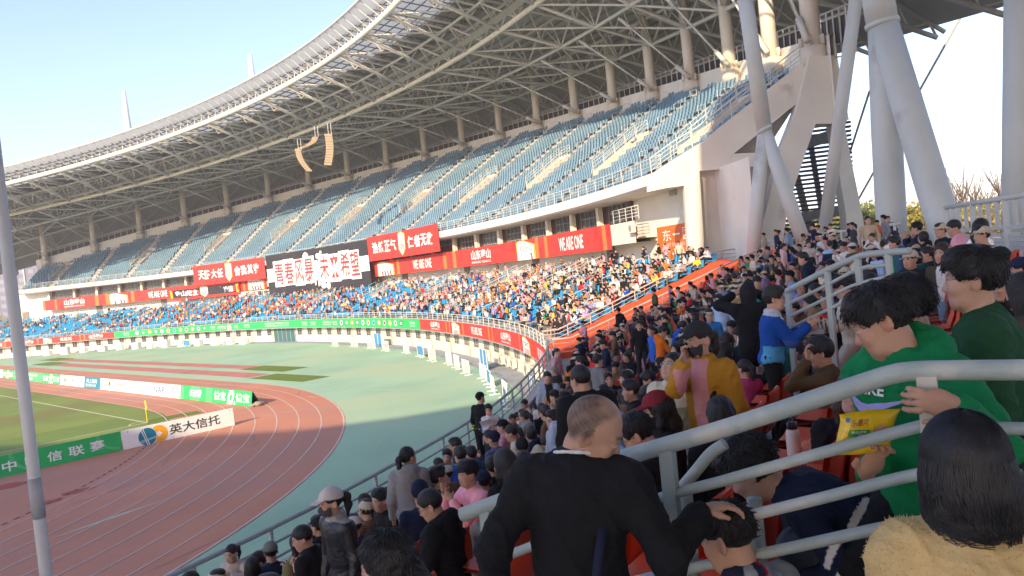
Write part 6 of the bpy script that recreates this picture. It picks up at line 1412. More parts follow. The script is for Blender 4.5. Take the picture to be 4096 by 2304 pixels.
person("boy in a dark green patterned sweatshirt standing in profile behind the crouching group", 3885, 1122, 262, .93, fa=-88, kind='stand', top=(.018, .075, .032), hair='shaggy', head=(-2, 0, 0), st={'puff': .02}, group=NEAR, d=2.95, hs=.90, strand=1500)
person("man turned away in a navy jacket, hidden behind the boy in the green hooded top", 3625, 1235, 255, 1.0, fa=-38, kind='stand', top=(.02, .028, .055), hair='shaggy', head=(-8, -14, 0), st={'collar': 1, 'puff': .015}, group=NEAR, d=3.25, strand=900, topcol=lambda V, F, c: np.where(((V@F.sx > .155) & (V@F.u < .43*F.s) & (V@F.u > .2))[:, None], np.array([.05, .30, .03]), c))
# woman on the phone
def strapx(F, root, fix, toloc):
    S = Sdf(); e = -1; S.chain([F.sh[e]*.62+F.u*.075-F.sf*.02, F.sh[e]*.60+F.sf*.125+F.u*.01, F.u*.22+F.sf*.165-F.sx*.10, F.u*.06+F.sf*.155-F.sx*.17], [.016]*4, .004); fix(put("bag_strap", S, .008, CLOTH, BLK, root))
def mustard(V, F, c):
    x = V@F.sx; y = V@F.sf; c[(np.abs(x+.01) < .062) & (y > .02) & (V@F.u < .52)] = (.66, .30, .31); return c
person("woman in a mustard jacket and black cap and mask, phone at her ear", 2790, 1362, 128, 1.0, fa=-152, kind='stand', top=(.48, .225, .022), bot=(.30, .30, .30), hair='pony', head=(22, 2, 4), hat='cap', hatc=(.03, .03, .035), mask=(.055, .05, .055), st={'puff': .015, 'hem': .16, 'collar': 1}, topcol=mustard, group=NEAR, d=5.6, arms={1: {'w': ('px', 2742, 1448, 5.35), 'pole': (.5, .1, -1), 'hdir': (-.1, .1, 1), 'palm': (-1, .2, .1), 'curl': .55}}, extra=strapx)
ph = at(2752, 1398, 5.33); root = empty("phone", ph, 0, "black phone held to the ear of the woman in the mustard jacket", "phone"); p = MB(); p.beam(at(2738, 1368, 5.33)-ph, at(2768, 1430, 5.33)-ph, .075, .010, up=CR); p.build("case", mat("black_phone_glass", (.01, .01, .012), .15), root)
person("boy in pale glasses lifting his chin, cream and sage jacket, beside the mustard jacket", 2690, 1468, 92, .84, fa=-165, kind='stand', top=(.27, .29, .19), bot=GREY, hair='tight', head=(25, 22, 0), glasses=(.45, .55, .55), st={'collar': 1, 'puff': .03}, topcol=lambda V, F, c: np.where((V@F.u > .30*F.s)[:, None], np.array(CRM), c), group=NEAR, d=6.3)
person("woman in a burgundy cap and black mask in profile, black blazer", 2628, 1640, 128, 1.0, fa=-100, kind='sit', top=BLK, hair='long', head=(0, -4, 0), hat='cap', hatc=(.22, .025, .035), mask=(.02, .02, .022), group=NEAR, d=5.6, st={'collar': 1})
person("man in glasses and a black tee shirt looking down at his hands", 2552, 1740, 150, 1.0, fa=-62, kind='sit', top=BLK, hair='short', lean=14, head=(-14, -30, 0), glasses=True, st={'tee': 1, 'sleeve': .42}, group=NEAR, d=4.8, arms={1: {'w': (.10, .34, .22), 'curl': .6}, -1: {'w': (-.02, .34, .24), 'curl': .6}}, strand=500)
person("broad man in a black jacket with a cropped head, back turned, above the balding man", 2322, 1520, 105, 1.08, fa=-30, kind='stand', top=BLK, hair='crop', head=(-10, -12, 0), st={'puff': .03, 'collar': 1}, group=MID, d=7.2, girth=1.2)
def track_top(V, F, c):
    z = V@F.u/F.s; a = np.abs(V@F.sx)/F.s; c[(z > .47)] = (.55, .55, .60); c[((V@F.sf) > .03) & (z < .22) & ((V@F.sx) > .0)] = (.05, .10, .35); c[((V@F.sx)/F.s > .09) & (z < .14)] = (.10, .38, .62); c[(np.abs(z-.40-(a-.1)*.5) < .02) & ((V@F.sf) > .05)] = WHT; return c
person("boy standing in a royal blue tracksuit top with a white collar, stretching out an arm", 3098, 1196, 92, .92, fa=82, kind='stand', top=(.012, .075, .36), bot=BLK, hair='shaggy', head=(4, -4, 0), glasses=True, st={'collar': 1, 'puff': .02}, topcol=track_top, group=MID, d=7.9, arms={1: {'w': ('px', 3236, 1302, 7.7), 'pole': (.2, -.3, -1), 'curl': .5}, -1: {'w': ('px', 3230, 1318, 8.1), 'pole': (0, -.3, -1)}})
person("woman in a long black coat filming with raised arms, pale scarf over her head", 2990, 1172, 74, 1.0, fa=-6, kind='stand', top=BLK, bot=(.52, .45, .36), hair='none', head=(-10, 4, 0), hat='hood', hatc=(.02, .02, .022), st={'puff': .03, 'hem': .25, 'collar': 1}, group=MID, d=10.2, arms={-1: {'w': (-.16, .30, .62), 'pole': (-1, 0, -.4)}, 1: {'w': (.10, .32, .62), 'pole': (1, 0, -.4)}})
person("girl standing in a quilted white vest over striped sleeves, reaching down to the left", 3362, 1150, 80, .95, fa=-92, kind='stand', top=(.62, .58, .48), bot=(.48, .42, .36), hair='pony', head=(0, -30, 0), hat='cap', hatc=(.03, .03, .04), st={'puff': .035}, group=MID, d=8.6, arms={-1: {'w': ('px', 3262, 1308, 8.4), 'pole': (0, -.2, -1)}, 1: {'w': ('px', 3270, 1318, 8.8), 'pole': (0, -.2, -1)}}, topcol=lambda V, F, c: np.where(((V@F.sf > .14) & (np.sin(V@F.sf*160) > .2))[:, None], np.array([.08, .08, .08]), c))
person("woman in a brown sweater resting her chin on her hand, short black hair", 3280, 1412, 112, 1.0, fa=-84, kind='sit', top=(.115, .075, .035), bot=BLK, hair='shaggy', lean=10, head=(-4, -8, 0), group=NEAR, d=6.6, arms={-1: {'w': ('px', 3232, 1440, 6.5), 'pole': (-.2, .1, -1), 'hdir': (0, .1, 1), 'palm': (0, -1, 0), 'curl': .6}})
person("child in a red cap looking up between the standing boy and the white vest", 3303, 1283, 58, .82, fa=160, kind='sit', top=BLK, hair='short', hat='cap', hatc=RED_, head=(0, 14, 0), group=MID, d=9.6)
person("man with cropped hair and glasses in a navy tee shirt below the middle railing", 3310, 1200, 72, 1.0, fa=-104, kind='sit', top=(.02, .025, .04), hair='crop', glasses=True, group=MID, d=10.6)
person("boy in a tan hooded jacket beside the man in the navy tee shirt", 3240, 1216, 58, .84, fa=-92, kind='sit', top=(.25, .18, .08), hair='short', st={'hood': 1}, group=MID, d=11.2)
person("man in profile with short hair below the middle railing, navy jacket", 3258, 1166, 54, 1.0, fa=-92, kind='sit', top=NAVY, hair='crop', group=MID, d=12)
person("woman with long brown hair half hidden behind the railing and the crisp bag", 3415, 1572, 175, 1.0, fa=172, kind='sit', top=BLK, hair='long', hairc=(.05, .027, .02), head=(6, 8, -6), group=NEAR, d=4.5, tone=(.56, .36, .28))
person("dark hair crown showing just above the top rail, black jacket", 2885, 1672, 118, 1.0, fa=-10, kind='sit', top=BLK, hair='fringe', group=NEAR, d=5.0, head=(0, -20, 0))
# policeman and others along the front railing
def belt(V, F, c): z = V@F.u/F.s; c[np.abs(z+.02) < .022] = (.62, .75, .02); c[(np.abs(V@F.sx) > .2) & (np.abs(z-.05) < .012)] = (.62, .75, .02); return c
person("policeman in black with a peaked cap and a lime belt at the front railing", 1922, 1592, 44, 1.02, fa=36, kind='stand', top=BLK, bot=BLK, hair='crop', hat='cap', hatc=(.012, .012, .014), topcol=belt, group=MID, d=17.2, head=(14, 4, 0))
person("boy in a white and blue tracksuit top reading a sheet beside the policeman", 1955, 1640, 42, .84, fa=172, kind='sit', top=(.60, .60, .64), hair='short', head=(24, -4, 0), st={'collar': 1}, topcol=lambda V, F, c: np.where((np.abs(V@F.sx) > .19)[:, None], np.array([.03, .08, .30]), c), group=MID, d=16.4, arms={1: {'w': (.08, .28, .26)}, -1: {'w': (-.08, .28, .26)}})
person("girl with a long ponytail in a washed grey hooded jacket standing at the front row", 1632, 1830, 80, .92, fa=4, kind='stand', top=(.27, .27, .28), bot=(.55, .57, .62), hair='pony', head=(42, 4, 0), st={'hood': 1, 'puff': .02, 'hem': .1}, group=MID, d=8.9)
person("woman in a white cap and grey mask standing in a black leather jacket", 1322, 2010, 112, 1.0, fa=-118, kind='stand', top=(.014, .015, .018), hair='pony', head=(14, -2, 0), hat='cap', hatc=(.62, .56, .52), mask=(.085, .075, .075), st={'collar': 1, 'puff': .012, 'hem': .12}, leather=True, group=NEAR, d=7.0, topcol=lambda V, F, c: np.where((V@F.u > .485*F.s)[:, None], np.array([.30, .28, .27]), c))
person("little girl in cream pointing across her chest at the bottom left", 925, 2215, 66, .78, fa=-160, kind='stand', top=(.60, .52, .46), hair='pony', head=(20, -6, 0), group=MID, d=10.2, arms={-1: {'w': (-.02, .34, .38), 'pole': (-1, 0, -.3)}})
person("man in a camouflage cap and navy jacket seen from behind at the bottom", 1083, 2208, 78, 1.0, fa=-8, kind='sit', top=(.015, .022, .06), hair='crop', hat='cap', hatc=(.16, .18, .15), group=MID, d=10)
person("child with a beige hairband on black hair at the bottom edge", 1008, 2268, 68, .8, fa=-2, kind='sit', top=BLK, hair='bob', group=MID, d=9.6)
person("person with a brown bob and maroon jacket seen from behind near the bottom", 1200, 2190, 76, .95, fa=-14, kind='sit', top=(.09, .04, .035), hair='bob', hairc=(.035, .018, .015), group=MID, d=9.6)
person("boy in glasses turned left in a white jacket by the leather jacket", 1243, 2140, 64, .85, fa=-88, kind='sit', top=WHT, hair='shaggy', glasses=(.6, .5, .4), group=MID, d=10.6)
person("woman with short hair behind the leather jacket, grey coat", 1284, 2106, 52, .95, fa=-120, kind='sit', top=(.06, .05, .055), hair='bobloose', group=MID, d=12.2)
person("child with a round black head at the elbow of the leather jacket, pink top", 1265, 2222, 62, .8, fa=-70, kind='sit', top=(.62, .38, .42), hair='short', group=MID, d=9.6)
person("woman with parted black hair in profile at the bottom edge left of the railing", 1545, 2262, 260, 1.0, fa=-64, kind='sit', top=BLK, hair='long', head=(-12, -10, 0), group=NEAR, d=3.1, strand=900)
person("crew cut man with glasses in a black hooded jacket, turned to the left", 1722, 2022, 118, 1.02, fa=-62, kind='sit', top=BLK, hair='crop', head=(-18, -22, 0), glasses=True, st={'hood': 1, 'puff': .02}, group=NEAR, d=6.3, girth=1.1)
person("person in a navy cap and jacket behind the crew cut man", 1682, 1975, 80, 1.0, fa=0, kind='sit', top=(.015, .022, .05), hair='crop', hat='beanie', hatc=(.015, .02, .05), group=MID, d=7.9)
person("elderly man in a black jacket looking left along the pink ledge", 1522, 2002, 78, 1.0, fa=-116, kind='sit', top=(.02, .018, .018), hair='short', head=(0, -4, 0), group=MID, d=9.2)
person("woman in a black sweater leaning back with her face turned up to the right", 1756, 1912, 74, 1.0, fa=42, kind='sit', top=BLK, hair='short', head=(30, 8, -8), group=MID, d=9.0)
person("boy in a royal blue sweater with a cream strap across his back", 1840, 1822, 56, .86, fa=8, kind='sit', top=(.015, .07, .36), hair='shaggy', head=(-40, 0, 0), group=MID, d=11.4)
person("boy in a denim blue hooded top beside the royal blue sweater", 1884, 1818, 52, .85, fa=-10, kind='sit', top=(.05, .13, .24), hair='short', head=(-30, 0, 0), st={'hood': 1}, group=MID, d=12)
person("man in sunglasses in profile above the royal blue sweater", 1820, 1784, 54, 1.0, fa=-86, kind='sit', top=(.03, .03, .03), hair='short', glasses=True, group=MID, d=13)
person("toddler in a lime jacket facing us above the pink ledge", 1790, 1828, 44, .74, fa=-160, kind='sit', top=(.40, .55, .18), hair='short', group=MID, d=12)
person("person in a navy cap and lavender sweatshirt with a strap", 1975, 1757, 60, 1.0, fa=-44, kind='sit', top=(.17, .15, .30), hair='crop', hat='cap', hatc=(.012, .016, .04), group=MID, d=12.4)
person("old man in a dark blue cap and brown corduroy jacket", 1934, 1926, 74, 1.0, fa=-24, kind='sit', top=(.13, .10, .075), hair='crop', hat='cap', hatc=(.015, .022, .045), group=MID, d=9.4)
person("woman with cropped curly hair in black, right of the corduroy jacket", 1970, 1866, 64, .97, fa=-8, kind='sit', top=BLK, hair='curly', group=MID, d=10.4)
person("woman with smooth black hair seen from behind at the left of the balding man", 2096, 1850, 80, 1.0, fa=-4, kind='sit', top=BLK, hair='long', group=MID, d=8.6)
person("person in a black beanie behind the smooth haired woman", 2088, 1790, 60, 1.0, fa=-10, kind='sit', top=BLK, hair='none', hat='beanie', hatc=(.02, .02, .022), group=MID, d=11)
person("child in a beige windproof hood bending down to the right", 2190, 1776, 62, .85, fa=70, kind='sit', top=(.52, .45, .30), hair='short', lean=34, head=(0, -30, 0), st={'hood': 1, 'puff': .03}, group=MID, d=10.6)
person("girl with a high ponytail smiling to the left in a cream jacket", 2044, 1734, 64, .9, fa=-82, kind='sit', top=(.62, .56, .45), hair='pony', lean=14, head=(0, -10, 0), group=MID, d=11.6)
person("woman in a black cap with pink behind her, left of the cream jacket", 2010, 1708, 50, .95, fa=-70, kind='sit', top=(.60, .30, .38), hair='pony', hat='cap', hatc=BLK, group=MID, d=13.6)
person("girl in a pale grey hooded top with a ponytail down her back", 2098, 1668, 48, .88, fa=-56, kind='sit', top=(.36, .36, .36), hair='pony', st={'hood': 1}, group=MID, d=14)
person("woman in a black sweater with tied hair above the grey hooded top", 2166, 1640, 50, 1.0, fa=-28, kind='sit', top=BLK, hair='bun', group=MID, d=14.6)
person("woman standing in a pale blue jacket over black, dark cap, looking up", 2190, 1512, 44, 1.0, fa=172, kind='stand', top=(.36, .46, .58), hair='short', hat='beanie', hatc=(.03, .03, .04), head=(16, 14, 0), topcol=lambda V, F, c: np.where(((np.abs(V@F.sx) < .085) & (V@F.sf > 0))[:, None], np.array([.02, .02, .02]), c), st={'puff': .02}, group=MID, d=17)
person("girl in a pink top with a ponytail by the foot of the orange cloth", 2230, 1410, 33, .86, fa=120, kind='stand', top=(.62, .32, .38), bot=GREY, hair='pony', group=MID, d=22)
person("grey haired man in a charcoal jacket left of the railing foot", 2216, 1484, 36, 1.0, fa=-60, kind='sit', top=(.06, .055, .055), hair='crop', hairc=(.18, .17, .16), group=MID, d=21)
person("smiling boy in a white and blue jacket beside the balding man's face", 2256, 1634, 76, .86, fa=168, kind='sit', top=(.42, .50, .66), hair='short', head=(-20, 16, 6), st={'collar': 1}, group=MID, d=9.2)
person("woman in pink glasses left of the smiling boy", 2214, 1682, 60, .95, fa=-120, kind='sit', top=(.42, .44, .50), hair='short', glasses=(.55, .35, .35), group=MID, d=10)
person("boy in an open black jacket tilting his head, above the burgundy cap", 2437, 1518, 46, .86, fa=176, kind='sit', top=BLK, hair='short', head=(0, 4, 14), group=MID, d=14)
person("man in profile with a black jacket and cropped hair left of the burgundy cap", 2522, 1563, 72, 1.0, fa=-92, kind='sit', top=(.018, .018, .02), hair='short', group=MID, d=9.6)
person("man in a grey visor cap and grey jacket bowing his head", 2512, 1512, 52, 1.0, fa=-84, kind='sit', top=(.07, .075, .07), hair='crop', hat='cap', hatc=(.45, .44, .42), lean=12, head=(0, -20, 0), group=MID, d=12.8)
person("man bowing in navy between the grey visor cap and the boy in pale glasses", 2597, 1520, 58, 1.0, fa=-88, kind='sit', top=(.02, .03, .06), hair='short', lean=16, head=(0, -26, 0), group=MID, d=11.4)
person("girl with a straight fringe in a red orange top", 2494, 1482, 40, .8, fa=176, kind='sit', top=(.70, .09, .05), hair='fringe', group=MID, d=16)
person("child in a pink cap and pink coat", 2413, 1488, 36, .8, fa=60, kind='sit', top=(.70, .42, .50), hair='short', hat='beanie', hatc=(.68, .26, .38), group=MID, d=17)
person("boy standing in a bright orange hooded jacket with glasses", 2650, 1328, 40, .95, fa=78, kind='stand', top=(.72, .17, .012), hair='short', glasses=True, head=(0, -16, 0), st={'hood': 1}, group=MID, d=17.6, arms={1: {'w': (.10, .42, .12)}})
person("boy in a royal blue puffer jacket bending over an orange seat", 2732, 1306, 36, .85, fa=30, kind='stand', top=(.02, .10, .48), hair='short', lean=14, head=(0, -20, 0), st={'puff': .04, 'hood': 1}, group=MID, d=18)
person("boy facing us in a black hooded top with white lettering below the orange cloth", 2556, 1302, 36, .86, fa=178, kind='stand', top=BLK, hair='short', st={'hood': 1}, group=MID, d=19)
person("boy in a beige cap and blue tee shirt facing us below the orange cloth", 2838, 1262, 50, .86, fa=178, kind='sit', top=(.03, .20, .55), hair='short', hat='cap', hatc=(.55, .48, .38), st={'tee': 1, 'sleeve': .45}, group=MID, d=14.4)
def wavy(V, F, c): z = V@F.u+.015*np.sin(V@F.sx*24); c[(z % .14) < .045] = WHT; c[((z % .14) > .045) & ((z % .14) < .075)] = (.42, .40, .12); return c
person("child with arms spread wide in a wavy striped sweater before the orange cloth", 2938, 1110, 31, .82, fa=4, kind='stand', top=(.03, .03, .03), bot=(.45, .33, .2), hair='crop', topcol=wavy, group=MID, d=21, arms={-1: {'w': (-.62, .0, .45), 'pole': (0, -1, -.2)}, 1: {'w': (.62, .0, .45), 'pole': (0, -1, -.2)}})
person("boy in a sky blue shirt and black cap behind the middle railing", 3158, 1106, 40, .9, fa=-92, kind='stand', top=(.19, .38, .68), hair='crop', hat='cap', hatc=BLK, group=MID, d=16.6)
person("youth standing in a navy hooded top behind the middle railing", 3212, 1036, 44, 1.0, fa=-92, kind='stand', top=(.012, .02, .045), hair='short', st={'hood': 1}, group=MID, d=15.6)
person("girl in a pale pink hooded coat with bunches on the concourse", 3138, 988, 29, .82, fa=100, kind='stand', top=(.72, .45, .48), hair='bun', st={'hood': 1}, group=MID, d=24.5)
person("boy in a white jacket over black standing on the concourse", 3234, 978, 30, .9, fa=170, kind='stand', top=(.60, .55, .52), hair='short', group=MID, d=25)
person("girl in pale pink with a white mask, right of the white jacket boy", 3278, 1008, 29, .82, fa=-90, kind='stand', top=(.70, .44, .50), hair='pony', mask=(.6, .6, .62), group=MID, d=24)
person("boy in a navy and sky blue jacket turning away near the fence", 3318, 980, 33, .88, fa=-10, kind='stand', top=(.015, .03, .08), hair='short', topcol=lambda V, F, c: np.where((V@F.u > .36*F.s)[:, None], np.array([.35, .55, .75]), c), group=MID, d=22.5)
person("girl in a red top with tied hair facing us beside the mustard jacket", 3002, 1394, 56, .8, fa=172, kind='sit', top=(.55, .03, .04), hair='pony', head=(-14, -4, 0), group=MID, d=12)
person("squinting child leaning on the girl in the red top", 2966, 1412, 52, .78, fa=170, kind='sit', top=BLK, hair='short', head=(14, 0, 14), group=MID, d=12.4)
person("woman with long hair on the phone in an olive brown coat and jeans", 3770, 1014, 74, 1.0, fa=-150, kind='sit', top=(.075, .06, .04), bot=(.16, .24, .32), hair='long', hairc=(.03, .018, .015), group=MID, d=9.4, arms={-1: {'w': (-.10, .12, .58), 'pole': (-1, 0, -.6), 'hdir': (0, 0, 1)}}, topcol=lambda V, F, c: np.where(((np.abs(V@F.sx) < .07) & (V@F.sf > 0))[:, None], np.array(WHT), c))
person("girl in black with parted hair in profile left of the woman on the phone", 3706, 1018, 54, .95, fa=-94, kind='sit', top=(.02, .02, .025), hair='bun', group=MID, d=12.6)
person("boy in a dark teal hooded top with a white lining, black hair", 3662, 1044, 58, .86, fa=-36, kind='sit', top=(.01, .075, .085), hair='shaggy', st={'hood': 1}, group=MID, d=11.2)
person("boy standing in a steel blue hooded jacket over green before the massive prop", 3576, 974, 50, .9, fa=-92, kind='stand', top=(.05, .12, .20), hair='short', st={'hood': 1}, topcol=lambda V, F, c: np.where((V@F.sf > .07)[:, None], np.array([.01, .22, .09]), c), group=MID, d=13.8)
person("man in a dark green cap with a tanned face behind the dark green sweatshirt", 3996, 1036, 84, 1.0, fa=-112, kind='sit', top=(.03, .03, .03), hair='crop', hat='cap', hatc=(.015, .03, .025), group=MID, d=8.8)
person("boy in a black zipped jacket with white cuffs looking at the camera's left", 4014, 1146, 112, .88, fa=-164, kind='sit', top=(.012, .012, .016), hair='short', head=(10, -2, 0), st={'collar': 1}, topcol=lambda V, F, c: np.where(((np.abs(V@F.u-.22) < .010) | (np.abs(V@F.u-.245) < .008))[:, None] & (V@F.sf > .05)[:, None], np.array(WHT), c), group=NEAR, d=6.3)
person("woman in a black mask cut off by the right edge, olive jacket", 4092, 1172, 140, 1.0, fa=-60, kind='sit', top=(.085, .07, .05), hair='bob', mask=(.02, .02, .02), group=NEAR, d=5.2)
person("person in a yellow and navy cap at the right edge", 4078, 1080, 80, 1.0, fa=-90, kind='sit', top=(.05, .05, .05), hair='crop', hat='cap', hatc=(.02, .03, .08), group=MID, d=8.4)
person("person in a beige cap by the raking leg of the massive prop", 3654, 1003, 46, 1.0, fa=-100, kind='sit', top=(.06, .06, .06), hair='short', hat='cap', hatc=(.50, .42, .32), group=MID, d=14.6)
person("man in thick glasses below the landing rail, dark jacket", 3446, 1076, 56, 1.0, fa=-98, kind='sit', top=(.03, .03, .035), hair='crop', glasses=True, group=MID, d=12.4)
person("woman in a pale beige cap below the landing rail", 3476, 1094, 52, .96, fa=-40, kind='sit', top=(.04, .03, .03), hair='long', hat='cap', hatc=(.58, .48, .40), group=MID, d=12)
person("girl with black plaits looking down, left of the navy man", 3480, 1128, 58, .86, fa=-120, kind='sit', top=(.03, .03, .04), hair='bobloose', head=(0, -18, 0), group=MID, d=11)
person("girl with a tied ponytail in a magenta jacket seen from behind", 2976, 1476, 68, .78, fa=-18, kind='sit', top=(.55, .05, .16), hair='pony', head=(-30, 0, 0), group=MID, d=9.4)
person("man with cropped hair in a wide navy coat behind the mustard jacket", 2902, 1366, 62, 1.02, fa=-58, kind='sit', top=(.02, .026, .045), hair='crop', head=(0, -12, 0), st={'puff': .03}, group=MID, d=11.4, girth=1.15)
person("child in a white sweatshirt seen from behind left of the blue tracksuit top", 3046, 1366, 66, .84, fa=6, kind='sit', top=(.66, .58, .58), hair='short', group=MID, d=10.4)
person("boy in a black hooded top with a bowl cut above the red dressed girl", 2952, 1338, 46, .84, fa=-120, kind='sit', top=(.20, .19, .14), hair='fringe', head=(0, -12, 0), st={'hood': 1}, group=MID, d=14)
person("man with wavy hair in black looking down, left of the long black coat", 2928, 1310, 46, 1.0, fa=-140, kind='sit', top=(.02, .02, .02), hair='short', head=(0, -16, 0), group=MID, d=15.4)
person("woman at the far side of the bag of crisps, long hair and black coat", 3200, 1470, 74, 1.0, fa=-30, kind='sit', top=(.02, .02, .022), hair='bun', group=MID, d=9)
# ------------------------------------------------------------------ things they hold or have beside them
bc = at(3462, 1728, 2.46); root = empty("crisp_bag", bc, 0, "puffed yellow crisp bag with a green stripe held by the boy in green", "bag")
bx, by, bn = unit(CR*.98+CU*.02), unit(CU*.99-CR*.05), unit(-CF)
G = []; bw, bh = .085, .070
def bagf(u, v, off):
    x, y = (u-.5)*2, (v-.5)*2; pf = max(0., (1-x**4)*(1-y**4))**.5*.020; sk = .018*y; return bx*(x*bw*(1+.14*abs(y)**3)+sk)+by*(y*bh*(1-.10*abs(x)+.10*x*y))+bn*(pf+off+.0025*math.sin(9*x+4*y)*(1-abs(y)))
YB = mat("yellow_foil", (.82, .55, .01), .25, .06, 6, .2, 30, spec=.6)
p = MB(); p.grid([[bagf(u, v, 0) for u in np.linspace(0, 1, 25)] for v in np.linspace(0, 1, 19)]); p.grid([[bagf(u, v, 0)-bn*2*max(0., (1-((u-.5)*2)**4)*(1-((v-.5)*2)**4))**.5*.018-bn*.001 for u in np.linspace(0, 1, 25)] for v in np.linspace(1, 0, 19)]); p.build("foil_pouch", YB, root, True)
p = MB(); p.grid([[bagf(u, v, .0012) for u in np.linspace(.14, .52, 9)] for v in np.linspace(.42, .58, 5)]); p.build("green_stripe", mat("green_foil", (.05, .28, .04), .3), root)
p = MB(); text_on(p, "乐薯片", bagf, .16, .46, .66, .84, .003, .01); p.build("lettering", mat("brown_print", (.30, .10, .02), .4), root)
p = MB(); text_on(p, "脆香原味", bagf, .18, .46, .50, .56, .003); text_on(p, "70g", bagf, .30, .44, .43, .49, .003); p.build("small_lettering", TEXTW, root)
p = MB(); ell_on(p, bagf, .70, .52, .15, .17, .0025, 18); p.build("picture_print", mat("potato_print", (.62, .36, .18), .4), root)
p = MB(); ell_on(p, bagf, .10, .84, .04, .07, .0025, 12); p.build("blue_print", mat("blue_foil", (.05, .30, .60), .3), root)
def held(name, px, py, d, w_, h_, mt_, label, cat, up=None):
    c = at(px, py, d); r_ = empty(name, c, 0, label, cat); p = MB(); p.beam(-unit(CR+.3*CU)*w_/2, unit(CR+.3*CU)*w_/2, h_, .004, up=unit(CU+.5*CF)); p.build("sheet", mt_, r_)
held("paper_sheet", 1942, 1690, 16.2, .22, .28, TEXTW, "white sheet of paper held by the boy beside the policeman", "paper")
bt = at(3178, 1815, 3.9); root = empty("water_bottle", bt, 0, "pale pink insulated bottle with a black loop lid standing on a red seat", "bottle")
p = MB(); p.tube([(0, 0, -.03), (0, 0, .0), (0, 0, .10), (0, 0, .125)], [.033, .034, .034, .026], 20); p.build("flask", mat("pale_pink_enamel", (.70, .55, .50), .4), root, True)
p = MB(); p.tube([(0, 0, .125), (0, 0, .155), (0, 0, .16)], [.027, .025, .018], 16); p.tube(smooth_path([np.array(q) for q in [(-.028, 0, .13), (-.026, 0, .175), (0, 0, .19), (.026, 0, .175), (.028, 0, .13)]]), .004, 6); p.build("lid", mat("black_lid", (.03, .03, .035), .4), root, True)
ct = at(3258, 1325, 8.2); root = empty("food_box", ct, 0, "clear plastic food box with a pale blue fork passed between standing children", "box"); p = MB(); p.box((0, 0, 0), .16, .11, .05, np.array([unit(CR), unit(np.cross(Z0, CR)), Z0])); p.build("tub", mat("clear_plastic", (.55, .60, .62), .2), root)
p = MB(); p.tube([(.0, 0, .02), (-.015, .02, .13)], .012, 6); p.build("fork", mat("sky_blue_plastic", (.15, .55, .85), .4), root)
